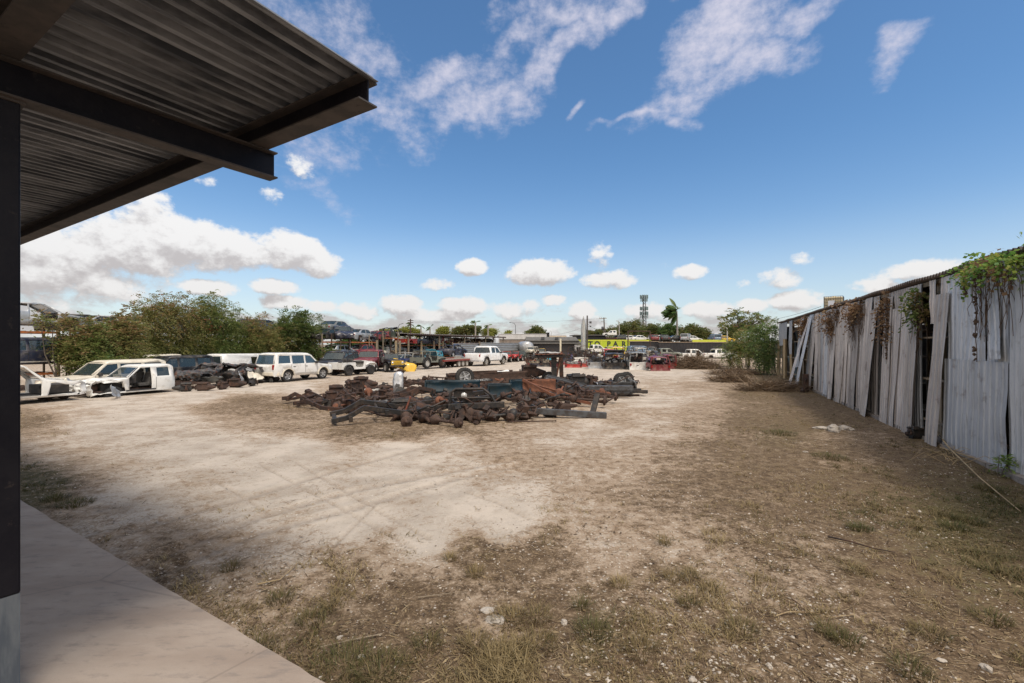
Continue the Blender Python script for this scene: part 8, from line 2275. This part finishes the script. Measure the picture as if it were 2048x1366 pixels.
def green_tufts():
    spots = [(1185, 1265, .17, .12), (1070, 1235, .16, .5), (1020, 1240, .18, .6), (690, 1335, .30, .15), (760, 1345, .25, .25), (1000, 1335, .3, .55), (1280, 1300, .16, .5), (150, 1010, .25, .1), (110, 1000, .2, .1), (1160, 1215, .08, .2), (1350, 1160, .12, .6), (1380, 1155, .1, .5),
             (1690, 1285, .14, .2), (1910, 1060, .2, .05), (1940, 1045, .22, .05), (1660, 1265, .12, .3), (1480, 1260, .16, .4), (1420, 1180, .1, .5), (1380, 1210, .1, .4), (1980, 980, .25, .15), (1560, 868, .5, .1), (1660, 915, .4, .15), (1860, 1270, .15, .4), (1720, 1060, .16, .05), (520, 1290, .1, .3), (900, 1120, .08, .6), (950, 1150, .1, .7), (1240, 1170, .1, .8), (620, 1240, .14, .35), (560, 1200, .12, .35), (460, 1140, .1, .35), (1330, 1090, .08, .5), (855, 1290, .12, .3), (1075, 1290, .18, .45), (950, 1290, .14, .6), (1980, 1240, .16, .3), (1820, 1340, .14, .2)]
    g = np.random.default_rng(77); Vs = []; tn = []
    for px, py, r, t in spots:
        c = G(px, py); n = int(170 * min(2.2, r / .14))
        q = g.random(n) * 6.283; rr_ = r * np.sqrt(g.random(n))
        X, Y = c.x + rr_ * np.cos(q), c.y + rr_ * np.sin(q)
        Z = ground_z(X, Y) - .004
        h = (.05 + .11 * g.random(n)) * (1.15 - rr_ / r * .6)
        a = q + g.normal(size=n) * .7; lean = .25 + .8 * g.random(n); w = .0022 + c.y * .00015
        P0 = np.stack([X, Y, Z], 1); d = np.stack([np.cos(a) * lean, np.sin(a) * lean, np.ones(n)], 1)
        P1 = P0 + d * (h * .6)[:, None]; P2 = P1 + (d + np.stack([np.cos(a) * lean, np.sin(a) * lean, -.5 * np.ones(n)], 1)) * (h * .45)[:, None]
        s = np.stack([-np.sin(a), np.cos(a), np.zeros(n)], 1) * w
        Vs.append(np.stack([P0 - s, P0 + s, P1 + s * .8, P1 - s * .8, P2 + s * .2, P2 - s * .2], 1).reshape(-1, 3)); tn.append(np.repeat(np.clip(t + g.normal(size=n) * .15, 0, 1), 6))
    V = np.concatenate(Vs); N = len(V) // 6; kk = np.arange(N)[:, None] * 6
    F = np.concatenate([kk + np.array([[0, 1, 2, 3]]), kk + np.array([[3, 2, 4, 5]])])
    o = obj('weed_tufts', np_mesh('weed_tufts', V, F, {'tone': np.concatenate(tn)}), GRASSM)
    tag(o, 'taller green and straw weed tufts in the scrub', 'weeds', kind='stuff')
green_tufts()
def litter():
    """straw, twig bits and dead leaves lying flat"""
    x, y, g = sample_ground(52000, 3.1, 30, 15, 1.6)
    sand = field(SAND_AND_SHADE, x, y)
    k = (g.random(len(x)) < np.clip(1.0 - 1.1 * sand + (clump(x, y, 1.4, 60) - .5) * 1.4, .02, 1)) & not_shed(x, y) & off_slab(x, y)
    x, y = x[k], y[k]; N = len(x)
    z = ground_z(x, y) + .006
    a = g.random(N) * 6.283; L = .02 + .10 * g.random(N) ** 2; w = .0016 + .0022 * g.random(N) + y * .00012
    leaf = g.random(N) < .12
    L = np.where(leaf, .02 + .02 * g.random(N), L); w = np.where(leaf, .008 + .006 * g.random(N), w)
    d = np.stack([np.cos(a), np.sin(a), g.normal(size=N) * .18], 1) * L[:, None]; s = np.stack([-np.sin(a), np.cos(a), g.normal(size=N) * .3], 1) * w[:, None]
    P = np.stack([x, y, z + .008 * g.random(N)], 1)
    V = np.stack([P - d - s * .4, P + s, P + d + s * .3, P - s], 1).reshape(-1, 3)
    F = np.arange(len(V)).reshape(-1, 4)
    o = obj('straw_litter', np_mesh('straw_litter', V, F, {'tone': np.repeat(g.random(N), 4)}), leaf_mat('straw_litter_tone', [(.07, .045, .025), (.13, .085, .045), (.24, .17, .09), (.34, .26, .15)], .1))
    tag(o, 'straw, twig bits and dead leaves lying on the dirt', 'litter', kind='stuff')
litter()
def gravel():
    x, y, g = sample_ground(40000, 3.1, 28, 25, 1.55)
    sand = field(SAND_AND_SHADE, x, y)
    c = clump(x, y, .7, 70) * .6 + clump(x, y, 2.6, 71) * .4
    k = (g.random(len(x)) < np.clip(.42 + (c - .5) * 2.4 - .45 * np.abs(sand - .45), .03, 1)) & not_shed(x, y) & off_slab(x, y)
    x, y = x[k], y[k]; N = len(x)
    r = .0045 + .014 * g.random(N) ** 3 + (g.random(N) < .012) * .02 * g.random(N)
    z = ground_z(x, y) + r * .15
    O = np.array([[1, 0, 0], [0, 1, 0], [-1, 0, 0], [0, -1, 0], [0, 0, 1], [0, 0, -1]], float)
    T = np.array([[0, 1, 4], [1, 2, 4], [2, 3, 4], [3, 0, 4], [1, 0, 5], [2, 1, 5], [3, 2, 5], [0, 3, 5]])
    a = g.random(N) * 6.283; ca, sa = np.cos(a), np.sin(a)
    sc = np.stack([1 + .5 * g.random(N), .8 + .3 * g.random(N), .45 + .4 * g.random(N)], 1)
    V = O[None] * sc[:, None, :] * r[:, None, None] * (.8 + .4 * g.random((N, 6, 1)))
    Vx = V[..., 0] * ca[:, None] - V[..., 1] * sa[:, None]; Vy = V[..., 0] * sa[:, None] + V[..., 1] * ca[:, None]
    V = np.stack([Vx + x[:, None], Vy + y[:, None], V[..., 2] + z[:, None]], -1).reshape(-1, 3)
    F = (np.arange(N)[:, None, None] * 6 + T[None]).reshape(-1, 3)
    m = leaf_mat('limestone_chip', [(.20, .165, .13), (.33, .28, .225), (.44, .38, .31), (.52, .47, .41)], 0.0)
    o = obj('gravel', np_mesh('gravel', V, F, {'tone': np.repeat(g.random(N), 6)}), m)
    tag(o, 'pale limestone gravel scattered over the lot', 'gravel', kind='stuff')
gravel()
